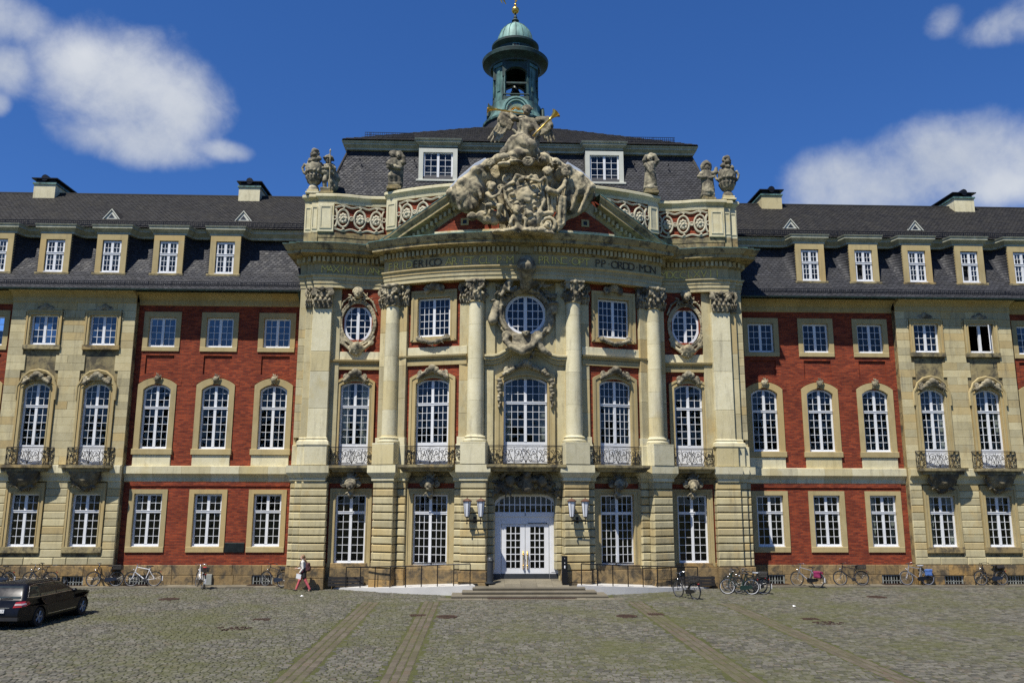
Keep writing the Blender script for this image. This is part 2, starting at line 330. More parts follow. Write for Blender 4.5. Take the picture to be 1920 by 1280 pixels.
# ------------------------------------------------------------------ mesh helpers
class MB:
    def __init__(self): self.v = []; self.f = []; self.mi = []; self.cur = 0
    def add(self, vs, fs):
        o = len(self.v); self.v.extend(vs)
        for f in fs: self.f.append(tuple(i + o for i in f)); self.mi.append(self.cur)
    def quad(self, a, b, c, d): self.add([a, b, c, d], [(0, 1, 2, 3)])
    def box(self, x0, x1, y0, y1, z0, z1):
        self.add([(x0, y0, z0), (x1, y0, z0), (x1, y1, z0), (x0, y1, z0), (x0, y0, z1), (x1, y0, z1), (x1, y1, z1), (x0, y1, z1)],
                 [(3, 2, 1, 0), (4, 5, 6, 7), (0, 1, 5, 4), (1, 2, 6, 5), (2, 3, 7, 6), (3, 0, 4, 7)])
    def block(self, x0, x1, y0, y1, z0, z1, b):
        """stone block, front (-y) edges chamfered by b"""
        self.add([(x0, y1, z0), (x1, y1, z0), (x1, y1, z1), (x0, y1, z1), (x0, y0 + b, z0), (x1, y0 + b, z0), (x1, y0 + b, z1), (x0, y0 + b, z1),
                  (x0 + b, y0, z0 + b), (x1 - b, y0, z0 + b), (x1 - b, y0, z1 - b), (x0 + b, y0, z1 - b)],
                 [(8, 9, 10, 11), (4, 5, 9, 8), (5, 6, 10, 9), (6, 7, 11, 10), (7, 4, 8, 11), (0, 1, 5, 4), (1, 2, 6, 5), (2, 3, 7, 6), (3, 0, 4, 7)])
    def prism(self, pts, y0, y1, axis='y'):
        """polygon in (x,z) extruded along y (axis 'y'), or in (x,y) along z (axis 'z'), or in (y,z) along x"""
        n = len(pts)
        if axis == 'y': mk = lambda p, t: (p[0], t, p[1])
        elif axis == 'z': mk = lambda p, t: (p[0], p[1], t)
        else: mk = lambda p, t: (t, p[0], p[1])
        o = len(self.v)
        self.v.extend([mk(p, y0) for p in pts] + [mk(p, y1) for p in pts])
        tris = tessellate_polygon([[Vector((p[0], p[1], 0)) for p in pts]])
        for t in tris:
            self.f.append(tuple(o + i for i in t)); self.mi.append(self.cur)
            self.f.append(tuple(o + n + i for i in reversed(t))); self.mi.append(self.cur)
        for i in range(n):
            j = (i + 1) % n
            self.f.append((o + i, o + j, o + n + j, o + n + i)); self.mi.append(self.cur)
    def lathe(self, prof, n=24, cx=0, cy=0, a0=0, a1=2 * math.pi):
        full = abs(a1 - a0 - 2 * math.pi) < 1e-6; m = n if full else n + 1
        vs = []
        for (r, z) in prof:
            for i in range(m):
                a = a0 + (a1 - a0) * i / n; vs.append((cx + r * math.cos(a), cy + r * math.sin(a), z))
        fs = []
        for k in range(len(prof) - 1):
            for i in range(n):
                j = (i + 1) % m; fs.append((k * m + i, k * m + j, (k + 1) * m + j, (k + 1) * m + i))
        self.add(vs, fs)
    def tube(self, pts, r, n=6, closed=False, r2=None):
        P = [Vector(p) for p in pts]; m = len(P)
        if m < 2: return
        vs = []; up = None
        for i, p in enumerate(P):
            if closed: t = P[(i + 1) % m] - P[i - 1]
            else: t = P[min(i + 1, m - 1)] - P[max(i - 1, 0)]
            if t.length < 1e-9: t = Vector((0, 0, 1))
            t.normalize()
            if up is None:
                up = Vector((0, 0, 1)) if abs(t.z) < 0.9 else Vector((1, 0, 0))
            u = up - t * up.dot(t)
            if u.length < 1e-6: u = t.orthogonal()
            u.normalize(); up = u; w = t.cross(u)
            rr = r if r2 is None else r + (r2 - r) * i / (m - 1)
            for k in range(n):
                a = 2 * math.pi * k / n; q = p + u * (rr * math.cos(a)) + w * (rr * math.sin(a)); vs.append(tuple(q))
        fs = []
        for i in range(m if closed else m - 1):
            j = (i + 1) % m
            for k in range(n):
                l = (k + 1) % n; fs.append((i * n + k, i * n + l, j * n + l, j * n + k))
        if not closed:
            fs.append(tuple(reversed(range(n)))); fs.append(tuple((m - 1) * n + k for k in range(n)))
        self.add(vs, fs)
    def sphere(self, c, r, nu=10, nv=7):
        rx, ry, rz = (r, r, r) if isinstance(r, (int, float)) else r
        vs = [(c[0], c[1], c[2] - rz)]
        for j in range(1, nv):
            t = math.pi * j / nv - math.pi / 2
            for i in range(nu):
                a = 2 * math.pi * i / nu
                vs.append((c[0] + rx * math.cos(t) * math.cos(a), c[1] + ry * math.cos(t) * math.sin(a), c[2] + rz * math.sin(t)))
        vs.append((c[0], c[1], c[2] + rz)); fs = []
        for i in range(nu):
            k = (i + 1) % nu; fs.append((0, 1 + k, 1 + i)); fs.append((len(vs) - 1, 1 + (nv - 2) * nu + i, 1 + (nv - 2) * nu + k))
            for j in range(nv - 2):
                fs.append((1 + j * nu + i, 1 + j * nu + k, 1 + (j + 1) * nu + k, 1 + (j + 1) * nu + i))
        self.add(vs, fs)
    def sweep(self, path, prof, closed_prof=False, caps=False):
        """profile (out, z) swept along a plan path; out is to the right of travel (towards -y when going +x)"""
        m = len(path); off = []
        for i in range(m):
            p = Vector(path[i])
            d0 = (p - Vector(path[i - 1])).normalized() if i > 0 else None
            d1 = (Vector(path[i + 1]) - p).normalized() if i < m - 1 else None
            if d0 is None: d0 = d1
            if d1 is None: d1 = d0
            n0 = Vector((d0.y, -d0.x)); n1 = Vector((d1.y, -d1.x)); b = n0 + n1
            if b.length < 1e-4: b = n0
            b.normalize(); k = 1.0 / max(0.3, b.dot(n0)); off.append((p, b * k))
        q = len(prof); vs = []
        for p, b in off:
            for (o, z) in prof: vs.append((p.x + b.x * o, p.y + b.y * o, z))
        fs = []
        for i in range(m - 1):
            for k in range(q if closed_prof else q - 1):
                l = (k + 1) % q
                fs.append((i * q + k, (i + 1) * q + k, (i + 1) * q + l, i * q + l))
        if caps:
            fs.append(tuple(reversed(range(q)))); fs.append(tuple((m - 1) * q + k for k in range(q)))
        self.add(vs, fs)
    def ring(self, inner, outer, yf, yi, yo):
        """band between two open (x,z) outlines: front at yf, inner reveal back to yi, outer edge back to yo"""
        n = len(inner)
        vs = [(x, yf, z) for x, z in inner] + [(x, yf, z) for x, z in outer] + [(x, yi, z) for x, z in inner] + [(x, yo, z) for x, z in outer]
        fs = []
        for i in range(n - 1):
            fs += [(i, i + 1, n + i + 1, n + i), (2 * n + i, 2 * n + i + 1, i + 1, i), (n + i, n + i + 1, 3 * n + i + 1, 3 * n + i)]
        for i in (0, n - 1): fs.append((i, n + i, 3 * n + i, 2 * n + i))
        self.add(vs, fs)
    def rot(self, i0, M):
        for i in range(i0, len(self.v)): self.v[i] = tuple(M @ Vector(self.v[i]))
    def mesh(self, name, mats, smooth=None):
        me = bpy.data.meshes.new(name); me.from_pydata(self.v, [], self.f); me.validate(verbose=False)
        for m in (mats if isinstance(mats, (list, tuple)) else [mats]): me.materials.append(MATS[m])
        if isinstance(mats, (list, tuple)) and len(mats) > 1 and len(self.mi) == len(me.polygons):
            me.polygons.foreach_set('material_index', self.mi)
        fix_normals(me)
        if smooth is not None: smooth_mesh(me, smooth)
        return me

def fix_normals(me):
    import bmesh
    b = bmesh.new(); b.from_mesh(me); bmesh.ops.recalc_face_normals(b, faces=b.faces); b.to_mesh(me); b.free()
def smooth_mesh(me, ang):
    me.polygons.foreach_set('use_smooth', [True] * len(me.polygons))
    try: me.set_sharp_from_angle(angle=rad(ang))
    except Exception: pass
    me.update()

def link(name, data, parent=None, loc=(0, 0, 0), rz=0.0, rot=None):
    o = bpy.data.objects.new(name, data); COL.objects.link(o)
    if parent is not None: o.parent = parent
    o.location = loc; o.rotation_euler = rot if rot else (0, 0, rz)
    return o
def obj(name, mb, mat, parent=None, loc=(0, 0, 0), rz=0.0, smooth=None):
    return link(name, mb.mesh(name, mat, smooth), parent, loc, rz)
def thing(name, label, cat, loc=(0, 0, 0), rz=0.0, group=None):
    o = bpy.data.objects.new(name, None); COL.objects.link(o); o.empty_display_size = 0.2
    o.location = loc; o.rotation_euler = (0, 0, rz); tag(o, label, cat, group); return o
def tag(o, label, cat, group=None):
    o['label'] = label; o['category'] = cat
    if group: o['group'] = group
    return o
def kind(o, k): o['kind'] = k; return o

# ------------------------------------------------------------------ carving: signed distance fields turned into meshes
class Sdf:
    def __init__(self, lo, hi, h):
        self.lo = np.array(lo, float); self.h = h
        self.n = np.ceil((np.array(hi, float) - self.lo) / h).astype(int) + 1
        self.d = np.full(self.n, 1.0, np.float32); self.id = None
    def ids(self): self.id = np.zeros(self.n, np.int8); return self
    def _sub(self, a, b):
        i0 = np.clip(np.floor((np.array(a) - self.lo) / self.h).astype(int), 0, self.n); i1 = np.clip(np.ceil((np.array(b) - self.lo) / self.h).astype(int) + 1, 0, self.n)
        if (i1 <= i0).any(): return None
        ax = [self.lo[k] + self.h * np.arange(i0[k], i1[k], dtype=np.float32) for k in range(3)]
        return tuple(slice(i0[k], i1[k]) for k in range(3)), np.meshgrid(*ax, indexing='ij', sparse=True)
    def _put(self, sl, dn, k, idn=0, cut=False):
        d0 = self.d[sl]
        if cut: self.d[sl] = np.maximum(d0, -dn); return
        if self.id is not None: self.id[sl] = np.where(dn < d0, idn, self.id[sl])
        m = np.minimum(d0, dn)
        if k > 0:
            hh = np.maximum(k - np.abs(d0 - dn), 0) / k; m = m - hh * hh * k * 0.25
        self.d[sl] = m
    def cap(self, a, b, ra, rb=None, k=0.0, idn=0, cut=False):
        rb = ra if rb is None else rb; a = np.array(a, float); b = np.array(b, float); r = max(ra, rb) + k + 2 * self.h
        s = self._sub(np.minimum(a, b) - r, np.maximum(a, b) + r)
        if s is None: return self
        sl, (X, Y, Z) = s; ab = b - a; L2 = max(float(ab @ ab), 1e-9)
        t = np.clip(((X - a[0]) * ab[0] + (Y - a[1]) * ab[1] + (Z - a[2]) * ab[2]) / L2, 0, 1)
        dn = np.sqrt((X - a[0] - t * ab[0]) ** 2 + (Y - a[1] - t * ab[1]) ** 2 + (Z - a[2] - t * ab[2]) ** 2) - (ra + (rb - ra) * t)
        self._put(sl, dn.astype(np.float32), k, idn, cut); return self
    def path(self, pts, ra, rb=None, k=0.0, idn=0, cut=False):
        rb = ra if rb is None else rb; n = len(pts) - 1
        for i in range(n): self.cap(pts[i], pts[i + 1], ra + (rb - ra) * i / n, ra + (rb - ra) * (i + 1) / n, k, idn, cut)
        return self
    def ell(self, c, r, k=0.0, rot=None, idn=0, cut=False):
        c = np.array(c, float); r = np.array(r if hasattr(r, '__len__') else (r, r, r), float); R = r.max() + k + 2 * self.h
        s = self._sub(c - R, c + R)
        if s is None: return self
        sl, (X, Y, Z) = s; x, y, z = X - c[0], Y - c[1], Z - c[2]
        if rot is not None:
            M = rot; x, y, z = (M[0][0] * x + M[1][0] * y + M[2][0] * z, M[0][1] * x + M[1][1] * y + M[2][1] * z, M[0][2] * x + M[1][2] * y + M[2][2] * z)
        q = np.sqrt((x / r[0]) ** 2 + (y / r[1]) ** 2 + (z / r[2]) ** 2); g = np.sqrt((x / r[0] ** 2) ** 2 + (y / r[1] ** 2) ** 2 + (z / r[2] ** 2) ** 2)
        dn = q * (q - 1) / np.maximum(g, 1e-6); self._put(sl, dn.astype(np.float32), k, idn, cut); return self
    def box(self, c, hs, rnd=0.0, k=0.0, rot=None, idn=0, cut=False):
        c = np.array(c, float); hs = np.array(hs, float); R = np.linalg.norm(hs) + k + 2 * self.h if rot is not None else hs + k + 2 * self.h
        s = self._sub(c - R, c + R)
        if s is None: return self
        sl, (X, Y, Z) = s; x, y, z = X - c[0], Y - c[1], Z - c[2]
        if rot is not None:
            M = rot; x, y, z = (M[0][0] * x + M[1][0] * y + M[2][0] * z, M[0][1] * x + M[1][1] * y + M[2][1] * z, M[0][2] * x + M[1][2] * y + M[2][2] * z)
        qx, qy, qz = np.abs(x) - hs[0] + rnd, np.abs(y) - hs[1] + rnd, np.abs(z) - hs[2] + rnd
        dn = np.sqrt(np.maximum(qx, 0) ** 2 + np.maximum(qy, 0) ** 2 + np.maximum(qz, 0) ** 2) + np.minimum(np.maximum(qx, np.maximum(qy, qz)), 0) - rnd
        self._put(sl, dn.astype(np.float32), k, idn, cut); return self
    def tor(self, c, Rr, r, k=0.0, sx=1.0, sz=1.0, cut=False, idn=0):
        """torus in the x-z plane (facing -y)"""
        c = np.array(c, float); e = np.array([(Rr * sx + r), r, (Rr * sz + r)]) + k + 2 * self.h
        s = self._sub(c - e, c + e)
        if s is None: return self
        sl, (X, Y, Z) = s; x, z = (X - c[0]) / sx, (Z - c[2]) / sz
        dn = np.sqrt((np.sqrt(x * x + z * z) - Rr) ** 2 + (Y - c[1]) ** 2) - r
        self._put(sl, dn.astype(np.float32), k, idn, cut); return self
    def spiral(self, c, R0, turns, r0, r1, sgn=1, a0=0.0, k=0.02, n=26):
        pts = []
        for i in range(n + 1):
            t = i / n; a = a0 + sgn * turns * 2 * math.pi * t; R_ = R0 * (1 - t) ** 0.9 + 0.02 * t
            pts.append((c[0] + R_ * math.cos(a), c[1] - 0.25 * R0 * t, c[2] + R_ * math.sin(a)))
        return self.path(pts, r0, r1, k)
    def rough(self, amp, freq, seed=0, octv=3):
        rs = np.random.RandomState(seed); ax = [(self.lo[k] + self.h * np.arange(self.n[k], dtype=np.float32)) for k in range(3)]
        X, Y, Z = np.meshgrid(*ax, indexing='ij', sparse=True)
        for o in range(octv):
            f = freq * 2 ** o; a = amp / 1.7 ** o
            for j in range(2):
                p = rs.uniform(0, 6.28, 6); q = rs.uniform(-0.6, 0.6, 6)
                self.d += (a * np.sin(f * (X + q[0] * Z + q[1] * Y) + p[0]) * np.sin(f * (Y + q[2] * X + q[3] * Z) + p[1]) * np.sin(f * (Z + q[4] * X + q[5] * Y) + p[2])).astype(np.float32)
        return self
    def mesh(self, name, mats, smooth=70):
        d = self.d; ins = d < 0
        ins[0] = ins[-1] = False; ins[:, 0] = ins[:, -1] = False; ins[:, :, 0] = ins[:, :, -1] = False
        d = np.where((d < 0) & ~ins, 0.001, d)
        nx, ny, nz = d.shape; cnt = np.zeros((nx - 1, ny - 1, nz - 1), np.int8)
        cs = [(i, j, k) for i in (0, 1) for j in (0, 1) for k in (0, 1)]
        for (i, j, k) in cs: cnt += ins[i:nx - 1 + i, j:ny - 1 + j, k:nz - 1 + k]
        idx = np.argwhere((cnt > 0) & (cnt < 8)); vid = np.full(cnt.shape, -1, np.int32); vid[tuple(idx.T)] = np.arange(len(idx))
        acc = np.zeros((len(idx), 3)); num = np.zeros(len(idx))
        for (i, j, k) in cs:
            for ax in range(3):
                if (i, j, k)[ax]: continue
                e = [i, j, k]; e[ax] = 1
                A = idx + (i, j, k); B = idx + e
                da = d[tuple(A.T)]; db = d[tuple(B.T)]; m = (da < 0) != (db < 0)
                t = np.where(m, da / np.where(m, da - db, 1), 0)
                p = A.astype(float); p[:, ax] += t
                acc[m] += p[m]; num[m] += 1
        V = self.lo + self.h * acc / num[:, None]
        F = []
        for ax in range(3):
            sl0 = [slice(None)] * 3; sl1 = [slice(None)] * 3; sl0[ax] = slice(0, -1); sl1[ax] = slice(1, None)
            a = ins[tuple(sl0)]; b = ins[tuple(sl1)]; o1, o2 = [(1, 2), (2, 0), (0, 1)][ax]
            for flip, msk in ((False, a & ~b), (True, ~a & b)):
                c = np.argwhere(msk); c = c[(c[:, o1] > 0) & (c[:, o2] > 0)]
                c = c[(c[:, o1] < self.n[o1] - 1) & (c[:, o2] < self.n[o2] - 1)]
                if not len(c): continue
                q = []
                for (u, w) in ((-1, -1), (0, -1), (0, 0), (-1, 0)):
                    e = c.copy(); e[:, o1] += u; e[:, o2] += w; q.append(vid[tuple(e.T)])
                q = np.stack(q, 1); F.append(q[:, ::-1] if flip else q)
        F = np.concatenate(F); F = F[(F >= 0).all(1)]
        me = bpy.data.meshes.new(name); me.vertices.add(len(V)); me.vertices.foreach_set('co', V.astype(np.float32).ravel())
        me.loops.add(F.size); me.loops.foreach_set('vertex_index', F.ravel().astype(np.int32)); me.polygons.add(len(F))
        me.polygons.foreach_set('loop_start', np.arange(0, F.size, 4, dtype=np.int32))
        try: me.polygons.foreach_set('loop_total', np.full(len(F), 4, np.int32))
        except Exception: pass
        me.update(calc_edges=True)
        for m in (mats if isinstance(mats, (list, tuple)) else [mats]): me.materials.append(MATS[m])
        if self.id is not None:
            fc = idx[F[:, 0]]; me.polygons.foreach_set('material_index', self.id[tuple(fc.T)].astype(np.int32))
        me.polygons.foreach_set('use_smooth', [True] * len(F)); me.update()
        return me

def rot_y(a):   # rotation in the facade plane
    c, s = math.cos(a), math.sin(a); return [[c, 0, s], [0, 1, 0], [-s, 0, c]]
def rot_m(ax, ay, az): return [list(r) for r in (Matrix.Rotation(az, 3, 'Z') @ Matrix.Rotation(ay, 3, 'Y') @ Matrix.Rotation(ax, 3, 'X'))]

# ================================================================== THE PALACE
P = thing('palace', 'three-storey red brick and yellow sandstone palace with curved columned centre and copper bell turret', 'palace')

def part(name, mb, mat, loc=(0, 0, 0), rz=0.0, smooth=None, parent=None):
    return obj(name, mb, mat, parent or P, loc, rz, smooth)

STONES = []
def st(x0, x1, z0, z1, yf, mat='sand', depth=0.3, b=0.018, loc=(0, 0, 0), rz=0.0, shown=1.0):
    if x1 < x0: x0, x1 = x1, x0
    STONES.append(((x1 - x0) * (z1 - z0) * shown, (x0, x1, yf, yf + depth, z0, z1, b), mat, loc, rz))
def flush_stones(limit=300):
    S = sorted(STONES, key=lambda s: -s[0]); rest = {}
    for i, (a, p, mat, loc, rz) in enumerate(S):
        if i < limit:
            m = MB(); cx, cz = (p[0] + p[1]) / 2, (p[4] + p[5]) / 2
            m.block(p[0] - cx, p[1] - cx, p[2], p[3], p[4] - cz, p[5] - cz, p[6])
            q = Matrix.Rotation(rz, 3, 'Z') @ Vector((cx, 0, cz))
            part('stone_block', m, mat, (loc[0] + q.x, loc[1] + q.y, loc[2] + q.z), rz)
        else:
            m = rest.setdefault(mat, MB()); i0 = len(m.v); m.block(*p)
            m.rot(i0, Matrix.Translation(loc) @ Matrix.Rotation(rz, 4, 'Z'))
    for mat, m in rest.items(): kind(part('small_stone_blocks', m, mat), 'stuff')

def wall_panel(u0, u1, z0, z1, holes, thick=0.35):
    """front at y=0; holes = (ua,ub,za,zb) or (ua,ub,za,zb,recess)"""
    m = MB(); xs = sorted({u0, u1} | {min(max(h[i], u0), u1) for h in holes for i in (0, 1)}); zs = sorted({z0, z1} | {min(max(h[i], z0), z1) for h in holes for i in (2, 3)})
    for i in range(len(xs) - 1):
        for j in range(len(zs) - 1):
            cx, cz = (xs[i] + xs[i + 1]) / 2, (zs[j] + zs[j + 1]) / 2; y = 0.0; skip = False
            for h in holes:
                if h[0] < cx < h[1] and h[2] < cz < h[3]:
                    if len(h) > 4: y = h[4]
                    else: skip = True
            if not skip: m.quad((xs[i], y, zs[j]), (xs[i + 1], y, zs[j]), (xs[i + 1], y, zs[j + 1]), (xs[i], y, zs[j + 1]))
    for h in holes:
        d = h[4] if len(h) > 4 else thick; a, b, c, e = h[:4]
        m.quad((a, 0, c), (a, d, c), (a, d, e), (a, 0, e)); m.quad((b, 0, c), (b, 0, e), (b, d, e), (b, d, c))
        m.quad((a, 0, e), (a, d, e), (b, d, e), (b, 0, e)); m.quad((a, 0, c), (b, 0, c), (b, d, c), (a, d, c))
    m.quad((u0, 0, z0), (u0, 0, z1), (u0, thick, z1), (u0, thick, z0)); m.quad((u1, 0, z0), (u1, thick, z0), (u1, thick, z1), (u1, 0, z1))
    return m

def arc_pts(hw, zb, zt, rise, n=14):
    """open outline: left foot, up, over a segmental arch, down the right side"""
    if rise <= 0: return [(-hw, zb), (-hw, zt)] + [(-hw + 2 * hw * i / n, zt) for i in range(1, n)] + [(hw, zt), (hw, zb)]
    R = (hw * hw + rise * rise) / (2 * rise); pts = [(-hw, zb)]
    for i in range(n + 1):
        x = -hw + 2 * hw * i / n; pts.append((x, zt - R + math.sqrt(max(R * R - x * x, 0))))
    return pts + [(hw, zb)]
def arc_z(x, hw, zt, rise):
    if rise <= 0: return zt
    R = (hw * hw + rise * rise) / (2 * rise); return zt - R + math.sqrt(max(R * R - x * x, 0))

# ------------------------------------------------------------------ windows
WIN = {}
def win_kind(key, w, h, ncol, rlo, rup, zt, rise, panel=0.0, ajar=False):
    f, mw, tw, bw = 0.09, 0.135, 0.13, 0.022
    hw = w / 2; fr = MB()
    fr.ring([(x, max(z, f)) if i in (0,) or z <= 0.001 else (x, z) for i, (x, z) in enumerate(arc_pts(hw - f, f, h - f, rise * 0.92))], arc_pts(hw, f, h, rise), 0.0, 0.09, 0.09)
    fr.box(-hw, hw, 0.0, 0.09, 0.0, f)
    fr.box(-hw - 0.03, hw + 0.03, -0.09, 0.02, -0.07, -0.002) if not panel else None
    ztop = h - f
    fr.box(-mw / 2, mw / 2, -0.012, 0.085, f, arc_z(0, hw - f, ztop, rise * 0.92) + 0.02)
    if zt: fr.box(-hw + 0.02, hw - 0.02, -0.03, 0.086, zt - tw / 2, zt + tw / 2); fr.box(-hw + 0.02, hw - 0.02, -0.05, -0.028, zt + tw / 2 - 0.04, zt + tw / 2)
    if panel:
        fr.box(-hw, hw, 0.0, 0.09, -panel, -0.003)
        for sx in (-1, 1):
            a, b = sorted((sx * 0.14, sx * (hw - 0.14))); fr.box(a, b, -0.02, 0.001, -panel + 0.14, -0.14)
    bars = MB(); panes = []
    for sx in (-1, 1):
        x0, x1 = sorted((sx * (mw / 2), sx * (hw - f))); cw = (x1 - x0) / ncol
        secs = [(f, (zt - tw / 2) if zt else ztop, rlo, not zt)] + ([(zt + tw / 2, ztop, rup, True)] if zt else [])
        for si, (za, zb, nr, top) in enumerate(secs):
            if ajar and sx < 0 and si == 0: continue
            rh = (zb - za) / nr
            # thin sash border
            for c in range(1, ncol):
                xc = x0 + c * cw; zz = arc_z(xc, hw - f, ztop, rise * 0.92) if top else zb
                bars.box(xc - bw / 2, xc + bw / 2, 0.012, 0.06, za, zz)
            for r in range(1, nr):
                zc = za + r * rh; bars.box(x0, x1, 0.014, 0.058, zc - bw / 2, zc + bw / 2)
            for c in range(ncol):
                for r in range(nr):
                    a, b = x0 + c * cw, x0 + (c + 1) * cw; z0, z1 = za + r * rh, za + (r + 1) * rh
                    la = lb = z1
                    if top and r == nr - 1: la, lb = arc_z(a, hw - f, ztop, rise * 0.92), arc_z(b, hw - f, ztop, rise * 0.92)
                    panes.append((a, b, z0, la, lb))
    pm = []
    gl = MB()
    for (a, b, z0, la, lb) in panes:
        j = [RNG.uniform(-0.0035, 0.0035) for _ in range(3)]; y = 0.036
        q = [(a, y + j[0], z0), (b, y + j[1], z0), (b, y + j[1] + j[2], lb), (a, y + j[0] + j[2], la)]
        gl.quad(*q); m = MB(); m.quad(*q); pm.append(m)
    WIN[key] = dict(frame=fr.mesh('window_frame', 'white'), bars=bars.mesh('glazing_bars', 'white'), glass=gl.mesh('glass', 'glass'), panes=pm, w=w, h=h, zt=zt)
GLASS = MB(); GLASS_C = MB()
def add_glass(k, M, GLASS=GLASS):
    for m in k['panes']:
        i0 = len(GLASS.v); GLASS.add((M_PANES[id(m)] if id(m) in M_PANES else m).v, [(0, 1, 2, 3)]); GLASS.rot(i0, M)
M_PANES = {}
def window(key, loc, rz=0.0, single=False, curtain=0.0, lower_glass=True):
    k = WIN[key]; o = link('window', k['frame'], P, loc, rz)
    link('glazing_bars', k['bars'], o)
    if single:
        if not isinstance(k['panes'][0], bpy.types.Mesh): k['panes'] = [m.mesh('pane', 'glass') for m in k['panes']]
        for m in k['panes']: link('pane', m, o)
    else: add_glass(k, Matrix.Translation(loc) @ Matrix.Rotation(rz, 4, 'Z'), GLASS_C if (key == 'w2' and loc[0] < 0) else GLASS)
    if curtain:
        m = MB(); hw = k['w'] / 2
        for sx in (-1, 1):
            n = 14; x0 = sx * (hw - 0.04); x1 = sx * (hw - 0.04 - curtain)
            pts = [(x0 + (x1 - x0) * i / n, 0.17 + 0.03 * math.sin(i * 2.1)) for i in range(n + 1)]
            for i in range(n):
                (xa, ya), (xb, yb) = pts[i], pts[i + 1]; m.quad((xa, ya, 0.0), (xb, yb, 0.0), (xb, yb, k['h'] - 0.05), (xa, ya, k['h'] - 0.05))
        obj('curtain', m, 'curtain', o)
    return o
win_kind('w1', 1.38, 3.27, 2, 5, 3, 2.08, 0.27)
win_kind('w2', 1.38, 1.56, 2, 4, 0, 0, 0)
win_kind('w0', 1.38, 2.55, 2, 4, 2, 1.68, 0)
win_kind('r1', 1.32, 3.24, 2, 5, 3, 2.05, 0.27, panel=0.9)
win_kind('o1', 1.44, 3.20, 2, 5, 3, 1.95, 0.22, panel=0.96)
win_kind('i1', 1.70, 3.20, 3, 5, 3, 1.95, 0.24, panel=0.98)
win_kind('i2', 1.70, 1.95, 3, 5, 0, 0, 0)
win_kind('o0', 1.50, 3.26, 2, 6, 2, 2.38, 0)
win_kind('i0', 1.76, 3.27, 3, 6, 2, 2.39, 0)
win_kind('c1', 2.10, 3.25, 3, 5, 3, 1.97, 0.30, panel=0.92)
win_kind('dm', 0.94, 1.72, 2, 3, 2, 1.02, 0)
win_kind('dmo', 0.94, 1.72, 2, 3, 2, 1.02, 0, ajar=True)
win_kind('pd', 1.62, 1.62, 2, 4, 0, 0, 0)

def surround(inner, outer, yf, yi, yo, loc, rz=0.0, lip=True, mat='trim', name='window_surround'):
    m = MB(); m.ring(inner, outer, yf, yi, yo)
    if lip:
        mid = [(a[0] + (b[0] - a[0]) * 0.62, a[1] + (b[1] - a[1]) * 0.62) for a, b in zip(inner, outer)]
        m.ring(mid, [(b[0] + (b[0] - a[0]) * 0.0, b[1]) for a, b in zip(inner, outer)], yf - 0.035, yf + 0.003, yf + 0.003)
        mi2 = [(a[0] + (b[0] - a[0]) * 0.22, a[1] + (b[1] - a[1]) * 0.22) for a, b in zip(inner, outer)]
        m.ring(inner, mi2, yf - 0.02, yf + 0.003, yf + 0.003)
    return part(name, m, mat, loc, rz)

def sbox(name, x0, x1, y0, y1, z0, z1, mat, loc=(0, 0, 0), rz=0.0, b=0.015):
    m = MB(); m.block(x0, x1, y0, y1, z0, z1, b); return part(name, m, mat, loc, rz)

# ------------------------------------------------------------------ ornament templates
ORN = {}
def leafspray(s, c, r, n, seed, amp=1.0, k=0.03):
    """a bunch of curling acanthus-like lobes around c"""
    q = random.Random(seed)
    for i in range(n):
        a = q.uniform(0, 2 * math.pi); L = r * q.uniform(0.5, 1.1) * amp; w = r * q.uniform(0.085, 0.15)
        p0 = (c[0], c[1], c[2]); p1 = (c[0] + L * 0.6 * math.cos(a), c[1] - r * 0.25, c[2] + L * 0.6 * math.sin(a)); p2 = (c[0] + L * math.cos(a + 0.3), c[1] - r * 0.12, c[2] + L * math.sin(a + 0.3))
        s.path([p0, p1, p2], w, w * 0.55, k); s.ell(p2, w * 0.8, k)
def face(s, c, r, k=0.02):
    x, y, z = c
    s.ell((x, y, z), (r * 0.8, r * 0.85, r), k); s.ell((x, y - r * 0.75, z - 0.08 * r), (r * 0.14, r * 0.25, r * 0.28), k)
    s.ell((x, y - r * 0.55, z - 0.62 * r), (r * 0.36, r * 0.3, r * 0.24), k)
    for sx in (-1, 1):
        s.ell((x + sx * r * 0.33, y - r * 0.62, z - 0.32 * r), (r * 0.25, r * 0.18, r * 0.2), k)
        s.ell((x + sx * r * 0.31, y - r * 0.92, z + 0.12 * r), (r * 0.17, r * 0.18, r * 0.11), cut=True)
    s.ell((x, y - r * 0.98, z - 0.42 * r), (r * 0.24, r * 0.15, r * 0.06), cut=True)
    for i in range(9):
        a = math.pi * i / 8; s.ell((x + r * 0.82 * math.cos(a), y - r * 0.2, z + 0.25 * r + r * 0.75 * math.sin(a)), r * 0.27, k)

